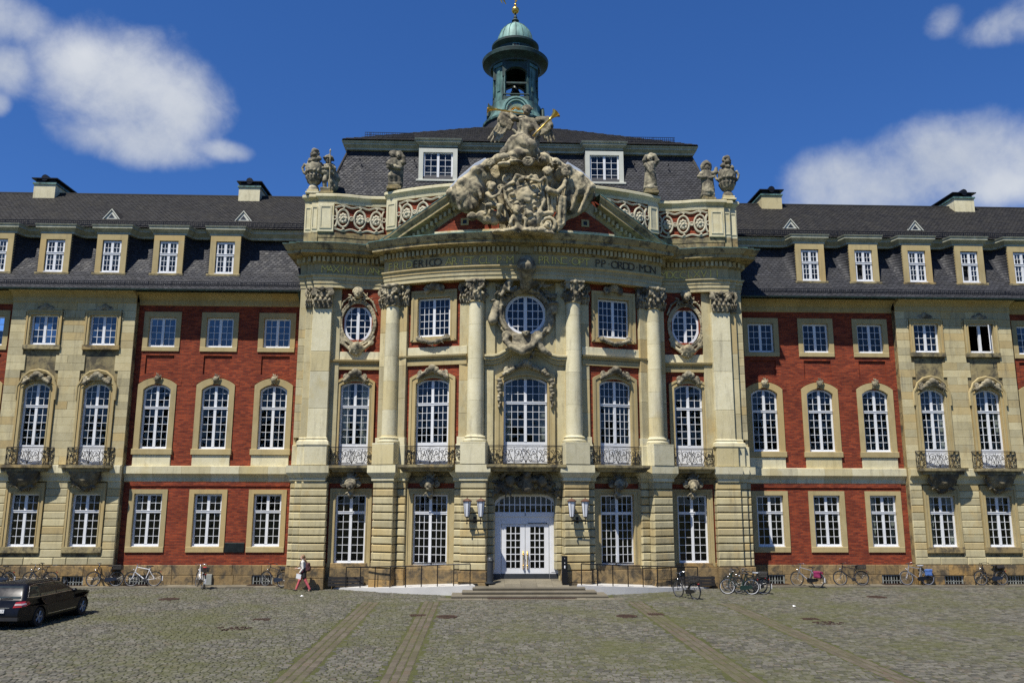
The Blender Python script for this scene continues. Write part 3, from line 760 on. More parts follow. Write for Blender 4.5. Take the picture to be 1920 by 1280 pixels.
def capital_mesh(round_):
    h = 0.022; s = Sdf((-0.72, -0.72, -0.06), (0.72, 0.72 if round_ else 0.2, 1.06), h)
    y0 = 0.0 if round_ else 0.1
    if round_:
        for z, r in ((0.0, 0.40), (0.25, 0.37), (0.55, 0.40), (0.8, 0.46)): s.cap((0, 0, z), (0, 0, z + 0.14), r, r, 0.1)
        s.tor((0, 0, 0), 0.01, 0.01)
    else:
        s.box((0, 0.02, 0.45), (0.44, 0.16, 0.5), 0.03)
    angs = [math.radians(a) for a in (range(0, 360, 45) if round_ else ())]
    def leaf(px, py, nx, ny, z0, H, w, out):
        tx, ty = -ny, nx
        pts = [(px, py, z0), (px + nx * 0.04, py + ny * 0.04, z0 + H * 0.55), (px + nx * out * 0.8, py + ny * out * 0.8, z0 + H * 0.95), (px + nx * out * 1.35, py + ny * out * 1.35, z0 + H * 0.8)]
        s.path(pts, w, w * 0.8, 0.03)
        for t in (-1, 1):
            for q, zf in ((0.35, 0.4), (0.55, 0.66)):
                s.ell((px + tx * t * w * 1.2 + nx * 0.05, py + ty * t * w * 1.2 + ny * 0.05, z0 + H * zf), (w * 0.6, w * 0.6, w * 0.85), 0.02)
        s.ell(pts[-1], w * 0.85, 0.02)
    if round_:
        for i, a in enumerate(angs):
            nx, ny = math.cos(a), math.sin(a); leaf(nx * 0.38, ny * 0.38, nx, ny, 0.03, 0.34, 0.085, 0.16)
        for a in [x + math.pi / 8 for x in angs]:
            nx, ny = math.cos(a), math.sin(a); leaf(nx * 0.38, ny * 0.38, nx, ny, 0.12, 0.46, 0.075, 0.15)
        for a in (45, 135, 225, 315):
            a = math.radians(a); nx, ny = math.cos(a), math.sin(a); tx, ty = -ny, nx
            for t in (-1, 1):
                c = (nx * 0.56 + tx * t * 0.06, ny * 0.56 + ty * t * 0.06, 0.72); pts = []
                for i in range(19):
                    th = i / 18 * 2.3 * 2 * math.pi + 1.2; R_ = 0.155 * (1 - i / 18 * 0.85)
                    pts.append((c[0] - nx * 0.0 + nx * R_ * math.cos(th) * 0.75 - tx * t * R_ * math.cos(th) * 0.75, c[1] + ny * R_ * math.cos(th) * 0.75 - ty * t * R_ * math.cos(th) * 0.75, c[2] + R_ * math.sin(th)))
                s.path(pts, 0.04, 0.03, 0.01)
    else:
        for x in (-0.36, -0.12, 0.12, 0.36): leaf(x, -0.13, 0, -1, 0.03, 0.34, 0.085, 0.13)
        for x in (-0.25, 0.0, 0.25): leaf(x, -0.13, 0, -1, 0.14, 0.46, 0.075, 0.12)
        for t in (-1, 1):
            s.spiral((t * 0.42, -0.2, 0.72), 0.15, 2.0, 0.042, 0.03, sgn=-t, a0=math.pi / 2)
            s.path([(t * 0.05, -0.15, 0.5), (t * 0.15, -0.2, 0.78), (t * 0.4, -0.2, 0.88)], 0.035, 0.04, 0.02)
    # abacus
    hw = 0.52
    s.box((0, 0.0 if round_ else 0.0, 0.95), (hw, hw if round_ else 0.2, 0.055), 0.02)
    for a in (range(0, 360, 90) if round_ else (270,)):
        a = math.radians(a); s.ell((math.cos(a) * 0.56, math.sin(a) * (0.56 if round_ else 0.27), 0.9), (0.11, 0.11, 0.13), 0.03)
    s.rough(0.008, 22, 3)
    return s.mesh('capital', 'carve')
ORN['capr'] = capital_mesh(True); ORN['capp'] = capital_mesh(False)

def key_head():
    s = Sdf((-0.62, -0.62, -0.75), (0.62, 0.2, 0.62), 0.024)
    face(s, (0, -0.22, -0.05), 0.27); leafspray(s, (0, -0.12, 0.32), 0.42, 9, 5); leafspray(s, (0, -0.12, -0.42), 0.3, 8, 9)
    for t in (-1, 1): s.spiral((t * 0.36, -0.1, 0.02), 0.17, 1.8, 0.05, 0.03, sgn=t, a0=1.6)
    s.path([(0, 0, 0.5), (0, 0.0, -0.6)], 0.22, 0.1, 0.05); s.rough(0.007, 18, 4)
    return s.mesh('keystone_head', 'carve')
ORN['head'] = key_head()
def small_key():
    s = Sdf((-0.3, -0.28, -0.3), (0.3, 0.12, 0.34), 0.02)
    s.box((0, 0, 0), (0.12, 0.08, 0.2), 0.03); s.ell((0, -0.08, 0.02), (0.13, 0.12, 0.15), 0.03); leafspray(s, (0, -0.05, 0.08), 0.24, 8, 3, k=0.02); s.rough(0.006, 22, 8)
    return s.mesh('keystone', 'carve')
ORN['key'] = small_key()
def garland(w, hgt, seed, shell=True, mat='carve'):
    """festoon crest following a shallow arch: w half width"""
    s = Sdf((-w - 0.25, -0.45, -0.45), (w + 0.25, 0.15, hgt + 0.4), 0.024); q = random.Random(seed)
    n = 18
    for i in range(n + 1):
        x = -w + 2 * w * i / n; z = hgt * (1 - (x / w) ** 2) - 0.12
        s.ell((x, -0.08, z), (q.uniform(0.07, 0.13), 0.12, q.uniform(0.07, 0.14)), 0.03)
        if i % 2 == 0: leafspray(s, (x, -0.08, z), q.uniform(0.14, 0.22), 4, seed * 31 + i, k=0.02)
    if shell:
        s.ell((0, -0.14, hgt + 0.02), (0.2, 0.17, 0.2), 0.03); s.ell((0.2, -0.12, hgt - 0.05), (0.14, 0.13, 0.15), 0.03); s.ell((-0.22, -0.12, hgt - 0.08), (0.13, 0.13, 0.14), 0.03)
    for t in (-1, 1): s.spiral((t * w * 0.86, -0.06, hgt * 0.22), 0.15, 1.6, 0.045, 0.03, sgn=-t, a0=1.5)
    s.rough(0.006, 20, seed)
    return s.mesh('garland', mat)
ORN['g_i'] = garland(0.72, 0.30, 11); ORN['g_o'] = garland(0.5, 0.30, 12); ORN['g_r'] = garland(0.62, 0.26, 13); ORN['g_c'] = garland(1.05, 0.42, 14)
ORN['g_s'] = garland(0.42, 0.16, 15, mat='carve')
def festoon(w, dip, seed):
    s = Sdf((-w - 0.25, -0.4, -dip - 0.4), (w + 0.25, 0.15, 0.35), 0.024); q = random.Random(seed); n = 14
    for i in range(n + 1):
        x = -w + 2 * w * i / n; z = -dip * (1 - abs(x / w) ** 1.5)
        s.ell((x, -0.08, z), (q.uniform(0.08, 0.14), 0.13, q.uniform(0.08, 0.15)), 0.03); leafspray(s, (x, -0.1, z), 0.2, 3, seed * 17 + i, k=0.02)
    for t in (-1, 1): s.spiral((t * w, -0.05, 0.03), 0.15, 1.6, 0.045, 0.03, sgn=t, a0=0.4)
    s.rough(0.006, 20, seed); return s.mesh('festoon', 'carve')
ORN['fest'] = festoon(0.72, 0.2, 21)
def console():
    s = Sdf((-1.05, -0.95, -1.3), (1.05, 0.15, 0.2), 0.034)
    for i in range(9):
        a = math.pi * (i / 8); x = 0.72 * math.cos(a); s.path([(x * 0.2, -0.1, -1.0), (x * 0.75, -0.35, -0.55), (x, -0.6, -0.05)], 0.08, 0.17, 0.05)
    s.ell((0, -0.25, -0.3), (0.7, 0.45, 0.5), 0.1); s.tor((0, -0.62, -0.3), 0.2, 0.07, 0.03)
    for t in (-1, 1): s.spiral((t * 0.68, -0.3, -0.35), 0.24, 1.8, 0.08, 0.05, sgn=t, a0=1.2); leafspray(s, (t * 0.45, -0.35, -0.75), 0.35, 8, 40 + t)
    leafspray(s, (0, -0.25, -1.0), 0.3, 8, 44); s.rough(0.01, 14, 5)
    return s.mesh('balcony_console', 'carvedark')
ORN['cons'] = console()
def oval_cart():
    s = Sdf((-1.25, -0.6, -1.75), (1.25, 0.12, 2.0), 0.034)
    n = 40
    for i in range(n):
        a = 2 * math.pi * i / n; b = 2 * math.pi * (i + 1) / n
        for rx, rz_, r in ((0.81, 1.06, 0.05), (0.92, 1.18, 0.055)):
            s.cap((rx * math.cos(a), -0.03, rz_ * math.sin(a)), (rx * math.cos(b), -0.03, rz_ * math.sin(b)), r, r, 0.03)
    face(s, (0.0, -0.24, 1.5), 0.27); leafspray(s, (-0.3, -0.08, 1.28), 0.36, 9, 61); leafspray(s, (0.32, -0.08, 1.28), 0.36, 9, 62)
    for t in (-1, 1):
        s.path([(t * 0.35, -0.04, 1.38), (t * 0.74, -0.04, 1.1), (t * 0.95, -0.03, 0.6)], 0.07, 0.045, 0.03)
        s.path([(t * 0.88, -0.03, -0.7), (t * 0.66, -0.08, -1.1), (t * 0.3, -0.16, -1.4)], 0.05, 0.1, 0.04); s.spiral((t * 0.7, -0.06, -1.02), 0.13, 1.6, 0.045, 0.03, sgn=-t, a0=0.5)
    s.ell((0, -0.2, -1.28), (0.36, 0.22, 0.28), 0.08); s.ell((0, -0.26, -1.2), (0.2, 0.2, 0.18), 0.04); s.ell((0, -0.14, -1.55), (0.26, 0.16, 0.14), 0.05); leafspray(s, (0, -0.2, -1.3), 0.4, 9, 66)
    s.rough(0.006, 16, 6); s.ell((0, -0.05, 0), (0.765, 0.5, 1.005), cut=True)
    return s.mesh('oval_cartouche', 'carvelight')
ORN['oval'] = oval_cart()

# ------------------------------------------------------------------ wrought iron railings
def iron_panel(W, H, seed=0, y=lambda x: 0.0, side=0.0):
    """rails and posts mesh, and scrollwork mesh; y(x) bows the front outwards (-y)"""
    a, b = MB(), MB(); n = 16; hw = W / 2
    xs = [-hw + W * i / n for i in range(n + 1)]
    front = [(x, y(x)) for x in xs]
    line = ([(-hw, y(-hw) + side)] if side else []) + front + ([(hw, y(hw) + side)] if side else [])
    for z, r in ((0.05, 0.016), (H - 0.07, 0.013), (H, 0.024)): a.tube([(p[0], p[1], z) for p in line], r, 5)
    for x in [-hw, hw] + ([-hw * 0.62, hw * 0.62] if W > 2.4 else []): a.tube([(x, y(x), 0), (x, y(x), H)], 0.017, 5)
    def sp(cx, cz, R, turns, sg, a0, tail=None):
        pts = []
        for i in range(22):
            t = i / 21; ang = a0 + sg * turns * 2 * math.pi * t; r = R * (1 - 0.86 * t); x = cx + r * math.cos(ang); pts.append((x, y(max(-hw, min(hw, x))), cz + r * math.sin(ang)))
        if tail: pts = [(tail[0], y(max(-hw, min(hw, tail[0]))), tail[1])] + pts
        b.tube(pts, 0.0135, 4)
    m = H * 0.5; q = random.Random(seed); nu = max(1, round(W / 1.1)); uw = W / (2 * nu)
    for k in range(nu):
        for sx in (-1, 1):
            c = sx * (k + 0.5) * uw; o = sx
            sp(c + o * uw * 0.16, m + H * 0.17, H * 0.2, 1.35, -o, math.pi / 2 + o * math.pi / 2, (c - o * uw * 0.48, H * 0.1))
            sp(c - o * uw * 0.2, m - H * 0.2, H * 0.15, 1.3, o, -math.pi / 2, (c + o * uw * 0.46, H * 0.12))
            sp(c + o * uw * 0.3, m - H * 0.12, H * 0.11, 1.2, -o, 0.6, (c + o * uw * 0.05, H * 0.75))
            sp(c - o * uw * 0.33, m + H * 0.24, H * 0.1, 1.2, o, math.pi, (c - o * uw * 0.05, H * 0.42))
            b.tube([(c + o * uw * 0.47, y(c), 0.05), (c + o * uw * 0.38, y(c), m * 0.9), (c + o * uw * 0.47, y(c), H - 0.08)], 0.0135, 4)
            for t in range(3):
                xx = c + o * uw * (0.1 * t - 0.1); b.tube([(xx, y(xx), m - 0.03 + t * 0.04), (xx + o * 0.07, y(xx), m + 0.09 - t * 0.05)], 0.022, 4, r2=0.006)
    for sx in (-1, 1):
        b.tube([(0, y(0), 0.1), (sx * 0.1, y(0), m * 0.7), (sx * 0.03, y(0), m * 1.2), (sx * 0.13, y(0), H * 0.85)], 0.0135, 4)
        if side:
            for t in range(3):
                yy = y(hw) + side * (t + 0.5) / 3; b.tube([(sx * hw, yy, 0.05), (sx * hw, yy - 0.06, m), (sx * hw, yy, H - 0.06)], 0.0135, 4)
                b.tube([(sx * hw, yy + 0.09 * math.cos(u * 0.7), m + 0.16 * math.sin(u * 0.7)) for u in range(9)], 0.012, 4)
    b.tube([(0, y(0) , 0.05), (0, y(0), H - 0.08)], 0.0135, 4)
    return a.mesh('railing', 'iron'), b.mesh('scrollwork', 'iron')
def balcony(slab, rail, loc, rz, zr):
    o = link('balcony', slab, P, loc, rz)
    r = link('railing', rail[0], o, (0, 0, zr)); link('scrollwork', rail[1], o, (0, 0, zr)); return o

# ------------------------------------------------------------------ the two wings
XB = [12.87, 15.85, 18.83]; XR = [21.7, 24.7]; XF = [27.65, 30.63]
bow = lambda x: -0.16 * (1 - (x / 1.15) ** 2)
slab_r = MB(); slab_r.prism([(-1.25, 0.5), (-1.28, -0.5)] + [(x, -0.62 + bow(x)) for x in (-1.0, -0.5, 0, 0.5, 1.0)] + [(1.28, -0.5), (1.25, 0.5)], 5.72, 5.86, 'z')
slab_r.prism([(-1.1, 0.5), (-1.1, -0.4)] + [(x, -0.5 + bow(x)) for x in (-0.85, 0, 0.85)] + [(1.1, -0.4), (1.1, 0.5)], 5.55, 5.719, 'z')
slab_r = slab_r.mesh('balcony_slab', 'sandold')
rail_r = iron_panel(2.3, 0.88, 2, bow, 0.72)

def sgn_iv(s, a, b): return (a, b) if s > 0 else (-b, -a)
def courses(s, x0, x1, z0, z1, pitch, yf, gaps, mat, lmin, lmax, seed, b=0.012, depth=0.2):
    """ashlar: gaps = list of (xa, xb, za, zb) kept free"""
    q = random.Random(seed); n = max(1, round((z1 - z0) / pitch)); p = (z1 - z0) / n
    for i in range(n):
        za, zb = z0 + i * p, z0 + (i + 1) * p; free = [(x0, x1)]
        for g in gaps:
            if g[2] < zb - 0.05 and g[3] > za + 0.05:
                nf = []
                for (a, c) in free:
                    if g[1] <= a or g[0] >= c: nf.append((a, c))
                    else:
                        if g[0] > a: nf.append((a, g[0]))
                        if g[1] < c: nf.append((g[1], c))
                free = nf
        for (a, c) in free:
            L = c - a
            if L < 0.05: continue
            k = max(1, round(L / q.uniform(lmin, lmax))); cuts = [a] + sorted(a + L * (j + q.uniform(-0.22, 0.22)) / k for j in range(1, k)) + [c]
            for j in range(k):
                u, v = sgn_iv(s, cuts[j], cuts[j + 1]); st(u + 0.004, v - 0.004, za + 0.004, zb - 0.004, yf - q.uniform(0, 0.007), mat, depth, b)

for s in (1, -1):
    # brick walls with their window openings and sunk panels
    for (u0, u1, xs) in ((11.3, 20.12, XB), (26.38, 33.0, XF)):
        holes = []
        for x in xs:
            X = s * x; holes += [(X - 0.8, X + 0.8, 1.75, 4.6), (X - 0.8, X + 0.8, 6.6, 10.0), (X - 0.8, X + 0.8, 11.9, 13.7), (X - 0.73, X + 0.73, 10.58, 11.55, 0.07)]
        a, b = sgn_iv(s, u0, u1); part('brick_wall', wall_panel(a, b, 0.9, 14.3, holes), 'brick')
        m = MB(); a, b = sgn_iv(s, u0 + 0.5, u1 - 0.3); m.box(a, b, -0.05, 0.02, 4.86, 5.05); part('brick_band', m, 'brick')
        for x in xs:
            X = s * x
            # ground floor
            surround(arc_pts(0.70, 1.88, 4.48, 0), arc_pts(0.95, 1.88, 4.70, 0), -0.045, 0.28, 0.02, (X, 0, 0), lip=False)
            sbox('window_sill', -0.95, 0.95, -0.06, 0.28, 1.60, 1.88, 'trim', (X, 0, 0)); window('w0', (X, 0.12, 1.92), curtain=0.28 if (s > 0 and x in (18.83,)) else 0)
            # first floor
            surround(arc_pts(0.70, 6.72, 10.05, 0.28), arc_pts(0.98, 6.72, 10.38, 0.36), -0.05, 0.28, 0.02, (X, 0, 0), lip=False)
            sbox('window_sill', -1.02, 1.02, -0.13, 0.28, 6.43, 6.72, 'trim', (X, 0, 0)); sbox('window_apron', -0.95, 0.95, -0.06, 0.2, 5.86, 6.425, 'sandpale', (X, 0, 0))
            window('w1', (X, 0.12, 6.75)); link('keystone', ORN['key'], P, (X, -0.06, 10.28))
            # brick arch over it, proud of the wall by a finger
            m = MB(); m.ring(arc_pts(1.0, 9.95, 10.42, 0.36), arc_pts(1.2, 9.95, 10.68, 0.40), -0.012, 0.01, 0.01); part('brick_arch', m, 'brick', (X, 0, 0))
            # second floor
            surround(arc_pts(0.70, 12.0, 13.58, 0), arc_pts(0.96, 11.95, 13.86, 0), -0.045, 0.28, 0.02, (X, 0, 0), lip=False)
            sbox('window_sill', -0.96, 0.96, -0.06, 0.28, 11.76, 11.998, 'trim', (X, 0, 0)); window('w2', (X, 0.12, 12.01), curtain=0.0)
    # sandstone projection with paired windows
    holes = []
    for x in XR:
        X = s * x; holes += [(X - 0.76, X + 0.76, 1.8, 4.6), (X - 0.76, X + 0.76, 5.88, 10.0), (X - 0.76, X + 0.76, 11.9, 13.7)]
    a, b = sgn_iv(s, 20.1, 26.4); part('stone_wall', wall_panel(a, b, 0.9, 14.3, holes, 0.4), 'sandold', (0, -0.34, 0))
    gaps = [g for x in XR for g in ((x - 0.95, x + 0.95, 5.86, 10.7), (x - 0.92, x + 0.92, 11.75, 13.85), (x - 0.76, x + 0.76, 10.67, 11.53))]
    courses(s, 20.1, 26.4, 5.9, 14.22, 0.40, -0.40, gaps, 'sand', 0.65, 1.2, 50 + s, b=0.007)
    gaps0 = [(x - 0.95, x + 0.95, 1.6, 5.02) for x in XR]
    courses(s, 20.1, 26.4, 1.02, 5.09, 0.37, -0.43, gaps0, 'sand', 0.9, 1.9, 60 + s, b=0.035)
    for x in XR:
        X = s * x
        surround(arc_pts(0.69, 1.9, 4.47, 0), arc_pts(0.93, 1.9, 5.0, 0), -0.46, 0.0, -0.34, (X, 0, 0), mat='trim'); sbox('window_sill', -0.97, 0.97, -0.5, -0.05, 1.6, 1.9, 'sandold', (X, 0, 0))
        window('w0', (X, -0.27, 1.92), curtain=0.3 if (s > 0 and x == 21.7) else 0)
        surround(arc_pts(0.665, 5.88, 10.02, 0.28), arc_pts(0.93, 5.88, 10.36, 0.34), -0.46, 0.0, -0.34, (X, 0, 0)); window('r1', (X, -0.27, 6.78), curtain=0.2 if s > 0 else 0)
        m = MB(); h = [(-0.97, 9.15), (-0.97, 9.85), (-0.82, 10.1), (-0.74, 10.32), (-0.42, 10.58), (0, 10.68)]; m.tube([(p[0], -0.47, p[1]) for p in h] + [(-p[0], -0.47, p[1]) for p in h[-2::-1]], 0.065, 6); part('hood_mould', m, 'trim', (X, 0, 0), smooth=50)
        link('garland', ORN['g_r'], P, (X, -0.46, 10.12))
        surround(arc_pts(0.69, 12.0, 13.56, 0), arc_pts(0.9, 11.98, 13.8, 0), -0.46, 0.0, -0.34, (X, 0, 0)); sbox('window_sill', -0.95, 0.95, -0.5, -0.05, 11.74, 11.98, 'sandold', (X, 0, 0))
        m = MB(); m.tube([(-0.97, -0.43, 13.35), (-0.98, -0.43, 13.7), (-0.8, -0.43, 13.84), (0, -0.43, 13.86), (0.8, -0.43, 13.84), (0.98, -0.43, 13.7), (0.97, -0.43, 13.35)], 0.03, 5); part('hood_mould', m, 'sand', (X, 0, 0), smooth=50)
        link('garland', ORN['g_s'], P, (X, -0.38, 13.86)).scale = (0.8, 0.5, 0.8)
        if s > 0 and x == 24.7:     # the open casement
            o = link('window', WIN['w2']['frame'], P, (X, -0.27, 12.01)); m = MB(); cw = MB()
            m.box(-0.575, 0.575, 0.01, 0.05, 0.11, 0.16)
            for (a0, b0, c0, d0) in ((0, 0.575, 0, 0.07), (0, 0.575, 1.26, 1.33), (0, 0.06, 0, 1.33), (0.52, 0.58, 0, 1.33), (0.27, 0.305, 0, 1.33), (0, 0.575, 0.32, 0.355), (0, 0.575, 0.63, 0.665), (0, 0.575, 0.94, 0.975)): cw.box(a0, b0, 0, 0.04, c0, d0)
            q = obj('casement', cw, 'white', o, (0.58, -0.02, 0.115), rad(180 + 52)); g = MB(); g.quad((0.03, 0.02, 0.03), (0.55, 0.02, 0.03), (0.55, 0.02, 1.3), (0.03, 0.02, 1.3)); link('glass', g.mesh('glass', 'glass'), o, (0.58, -0.02, 0.115), rad(180 + 52))
        else: window('w2', (X, -0.27, 12.01))
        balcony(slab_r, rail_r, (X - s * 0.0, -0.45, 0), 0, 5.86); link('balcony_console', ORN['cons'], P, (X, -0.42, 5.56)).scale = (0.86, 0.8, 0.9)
    # base course of brown stone with cellar windows
    cellars = [12.92, 18.95, 21.97, 25.2] if s > 0 else [12.9, 18.95, 21.97, 25.6]
    for (u0, u1, y) in ((11.45, 20.1, -0.07), (20.1, 26.4, -0.5), (26.4, 33, -0.07)):
        g = [(c - 0.5, c + 0.5, 0.06, 0.5) for c in cellars]
        courses(s, u0, u1, 0.0, 1.0, 0.5, y, g, 'plinth', 0.8, 1.7, 77 + s, b=0.02, depth=0.45)
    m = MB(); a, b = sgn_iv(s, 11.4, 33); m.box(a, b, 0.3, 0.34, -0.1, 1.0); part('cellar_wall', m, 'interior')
    for c in cellars:
        yy = -0.02 if not 20.1 < c < 26.4 else -0.4
        m = MB(); m.ring(arc_pts(0.42, 0.1, 0.46, 0), arc_pts(0.49, 0.06, 0.52, 0), yy, yy + 0.06, yy + 0.06)
        for k in (-0.28, -0.14, 0.0, 0.14, 0.28): m.box(k - (0.03 if k == 0 else 0.014), k + (0.03 if k == 0 else 0.014), yy + 0.01, yy + 0.05, 0.07, 0.46)
        m.box(-0.42, 0.42, yy + 0.01, yy + 0.05, 0.2, 0.225); o = part('cellar_window', m, 'utility', (s * c, 0, 0))
        g = MB(); g.quad((-0.45, yy + 0.03, 0.07), (0.45, yy + 0.03, 0.07), (0.45, yy + 0.03, 0.48), (-0.45, yy + 0.03, 0.48)); obj('glass', g, 'glass', o)
    # string course in separate lengths of stone, then eaves cornice and gutter
    prof = [(0.0, 5.06), (0.05, 5.1), (0.05, 5.28), (0.12, 5.40), (0.22, 5.48), (0.22, 5.84), (-0.06, 5.885)]
    for (u0, u1, y) in ((11.45, 20.1, 0.0), (20.1, 26.4, -0.43), (26.4, 33, 0.0)):
        n = round((u1 - u0) / 1.45)
        for i in range(n):
            a, b = sgn_iv(s, u0 + (u1 - u0) * i / n + 0.004, u0 + (u1 - u0) * (i + 1) / n - 0.004); m = MB(); m.sweep([(a, y), (b, y)], prof + [(-0.05, 5.06)], True, True); part('string_course_stone', m, 'sandpale')
    prof = [(0.0, 14.2), (0.05, 14.25), (0.05, 14.5), (0.11, 14.54), (0.15, 14.6), (0.32, 14.70), (0.55, 14.73), (0.57, 14.80), (-0.05, 14.85), (-0.05, 14.2)]
    for (u0, u1, y) in ((11.45, 20.1, 0.0), (20.1, 26.4, -0.40), (26.4, 33, 0.0)):
        n = round((u1 - u0) / 1.6)
        for i in range(n):
            a, b = sgn_iv(s, u0 + (u1 - u0) * i / n + 0.003, u0 + (u1 - u0) * (i + 1) / n - 0.003); m = MB(); m.sweep([(a, y), (b, y)], prof, True, True); part('cornice_stone', m, 'trim')
    m = MB(); a, b = sgn_iv(s, 11.5, 33); g = [(1.0 + 0.09 * math.cos(t), 14.84 + 0.09 * math.sin(t)) for t in [math.pi * (1 + k / 8) for k in range(9)]]; m.sweep([(a, 0), (b, 0)], g + [(p[0], p[1] + 0.008) for p in reversed(g)], True, True); part('gutter', m, 'copperdark', smooth=40)
    m = MB(); m.tube([(s * 11.62, -0.95, 14.78), (s * 11.62, -0.7, 14.5), (s * 11.62, -0.2, 14.2), (s * 11.62, -0.1, 13.95), (s * 11.62, 0.1, 13.8)], 0.055, 8); part('downpipe', m, 'copperdark', smooth=50)
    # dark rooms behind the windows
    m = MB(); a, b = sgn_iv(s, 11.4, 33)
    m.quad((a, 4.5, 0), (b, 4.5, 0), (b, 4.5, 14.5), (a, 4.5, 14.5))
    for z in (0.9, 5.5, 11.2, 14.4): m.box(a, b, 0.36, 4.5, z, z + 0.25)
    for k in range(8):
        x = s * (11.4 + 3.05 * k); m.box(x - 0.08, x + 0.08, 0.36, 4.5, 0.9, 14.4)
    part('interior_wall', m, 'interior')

# ------------------------------------------------------------------ curved centre: plan line of the frieze
def yplan(x):
    x = abs(x)
    if x <= 7.07: return -4.0 + 14.7 - math.sqrt(14.7 ** 2 - x * x)
    if x <= 9.75:
        if x <= 8.0: return -1.5
        t = (x - 8.0) / 1.75; return -1.5 - 0.35 * (3 * t * t - 2 * t ** 3)
    if x <= 10.67: return -1.85
    if x <= 11.04: return -1.70
    return -1.55
def plan_path(xa=-11.42, xb=11.42, returns=True, inset=0.0):
    half = [(x, yplan(x)) for x in (0, 0.6, 1.2, 1.8, 2.4, 3.0, 3.6, 4.2, 4.8, 5.4, 6.0, 6.6, 7.07)] + [(7.071, -1.5), (7.5, -1.5), (8.0, -1.5)] + [(x, yplan(x)) for x in (8.4, 8.8, 9.2, 9.75)]
    half += [(10.67, -1.85), (10.671, -1.70), (11.04, -1.70), (11.041, -1.55), (11.42, -1.55)]
    full = [(-x, y) for x, y in reversed(half[1:])] + half
    full = [(x, y + inset) for x, y in full if xa - 1e-6 <= x <= xb + 1e-6]
    if returns: full = [(-11.42, 0.3)] + full + [(11.42, 0.3)]
    return full
PATH = plan_path()

def seg_sweep(name, prof, mat, path=PATH, lengths=1.6, cap=True):
    """sweep cut into separate stones along the plan line"""
    runs = []; cur = [path[0]]; acc = 0
    for i in range(1, len(path)):
        a, b = Vector(path[i - 1]), Vector(path[i]); L = (b - a).length
        cur.append(path[i]); acc += L
        sharp = i + 1 < len(path) and (Vector(path[i + 1]) - b).length < 0.75 and abs((Vector(path[i + 1]) - b).normalized().dot((b - a).normalized())) < 0.3
        if acc >= lengths and not sharp and i < len(path) - 1 and L > 0.3:
            runs.append(cur); cur = [path[i]]; acc = 0
    runs.append(cur)
    full = MB(); full.sweep(path, prof); q = len(prof); i0 = 0
    for r in runs:
        n = len(r)
        if n < 2: continue
        m = MB(); m.add(full.v[i0 * q:(i0 + n) * q], [(i * q + k, (i + 1) * q + k, (i + 1) * q + k + 1, i * q + k + 1) for i in range(n - 1) for k in range(q - 1)]); i0 += n - 1
        part(name, m, mat, smooth=28)

# architrave, frieze, cornice
m = MB(); m.sweep(PATH, [(-0.25, 14.83), (0.0, 14.83), (0.0, 15.02), (0.035, 15.03), (0.035, 15.22), (0.07, 15.23), (0.07, 15.36), (0.15, 15.44), (0.15, 15.5), (0.02, 15.53)]); part('architrave', m, 'sand', smooth=28)
fz = MB(); fz.sweep(PATH, [(0.02, 15.52), (0.02, 16.06)]); FRIEZE = part('frieze', fz, 'frieze', smooth=28)
seg_sweep('cornice_stone', [(0.0, 16.05), (0.06, 16.07), (0.1, 16.12), (0.1, 16.40), (0.22, 16.43), (0.30, 16.47), (0.62, 16.49), (0.62, 16.66), (0.67, 16.68), (0.72, 16.76), (0.80, 16.90), (0.82, 16.94), (0.82, 16.96)], 'cornice', lengths=2.2)
m = MB(); m.sweep(PATH, [(0.835, 16.945), (0.835, 16.985), (-0.3, 17.06)]); part('cornice_flashing', m, 'copper', smooth=28)
# soffit and body behind
m = MB(); m.sweep(PATH, [(-0.25, 14.84), (-0.9, 14.84)]); part('architrave_soffit', m, 'trim')
# dentils
dm = MB()
def along(path, step, cb):
    carry = 0.0
    for i in range(1, len(path)):
        a, b = Vector(path[i - 1]), Vector(path[i]); L = (b - a).length
        if L < 1e-3: continue
        d = (b - a) / L; t = carry
        while t < L: cb(a + d * t, math.atan2(d.y, d.x)); t += step
        carry = t - L
def put_dent(p, a):
    if abs(p.x) < 0.35: return
    i0 = len(dm.v); dm.box(-0.065, 0.065, -0.26, -0.08, 16.14, 16.39); dm.rot(i0, Matrix.Translation((p.x, p.y, 0)) @ Matrix.Rotation(a, 4, 'Z'))
along(PATH, 0.225, put_dent); kind(part('dentils', dm, 'sand'), 'stuff')

# inscription, letter by letter
def inscribe(txt, xa, xb, gold):
    n = len(txt); hx = [xa + (xb - xa) * i / (n - 1) for i in range(n)]
    for i, ch in enumerate(txt):
        if ch == ' ': continue
        x = hx[i]; dx = 0.05; a = math.atan2(yplan(x + dx) - yplan(x - dx), 2 * dx)
        c = bpy.data.curves.new('letter', 'FONT'); c.body = '\u00b7' if ch == '.' else ch; c.size = 0.56; c.extrude = 0.012; c.align_x = 'CENTER'; c.offset = -0.006
        c.materials.append(MATS['goldflat' if gold else 'letterdark'])
        nx, ny = math.sin(a), -math.cos(a)
        link('letter', c, FRIEZE, (x + nx * 0.045, yplan(x) + ny * 0.045, 15.585), rot=(math.pi / 2, 0, a))
inscribe('MAXIMILIANO', -10.15, -7.3, True); inscribe('FRID', -6.75, -5.75, True); inscribe('ERICO', -5.45, -4.3, False)
inscribe('AR.ET.CL.P.M', -3.75, -0.75, True); inscribe('PRINC.OPT', 0.75, 3.05, True); inscribe('PP.ORDD.MON', 3.6, 6.6, False); inscribe('MDCCLXVII', 7.35, 10.1, True)

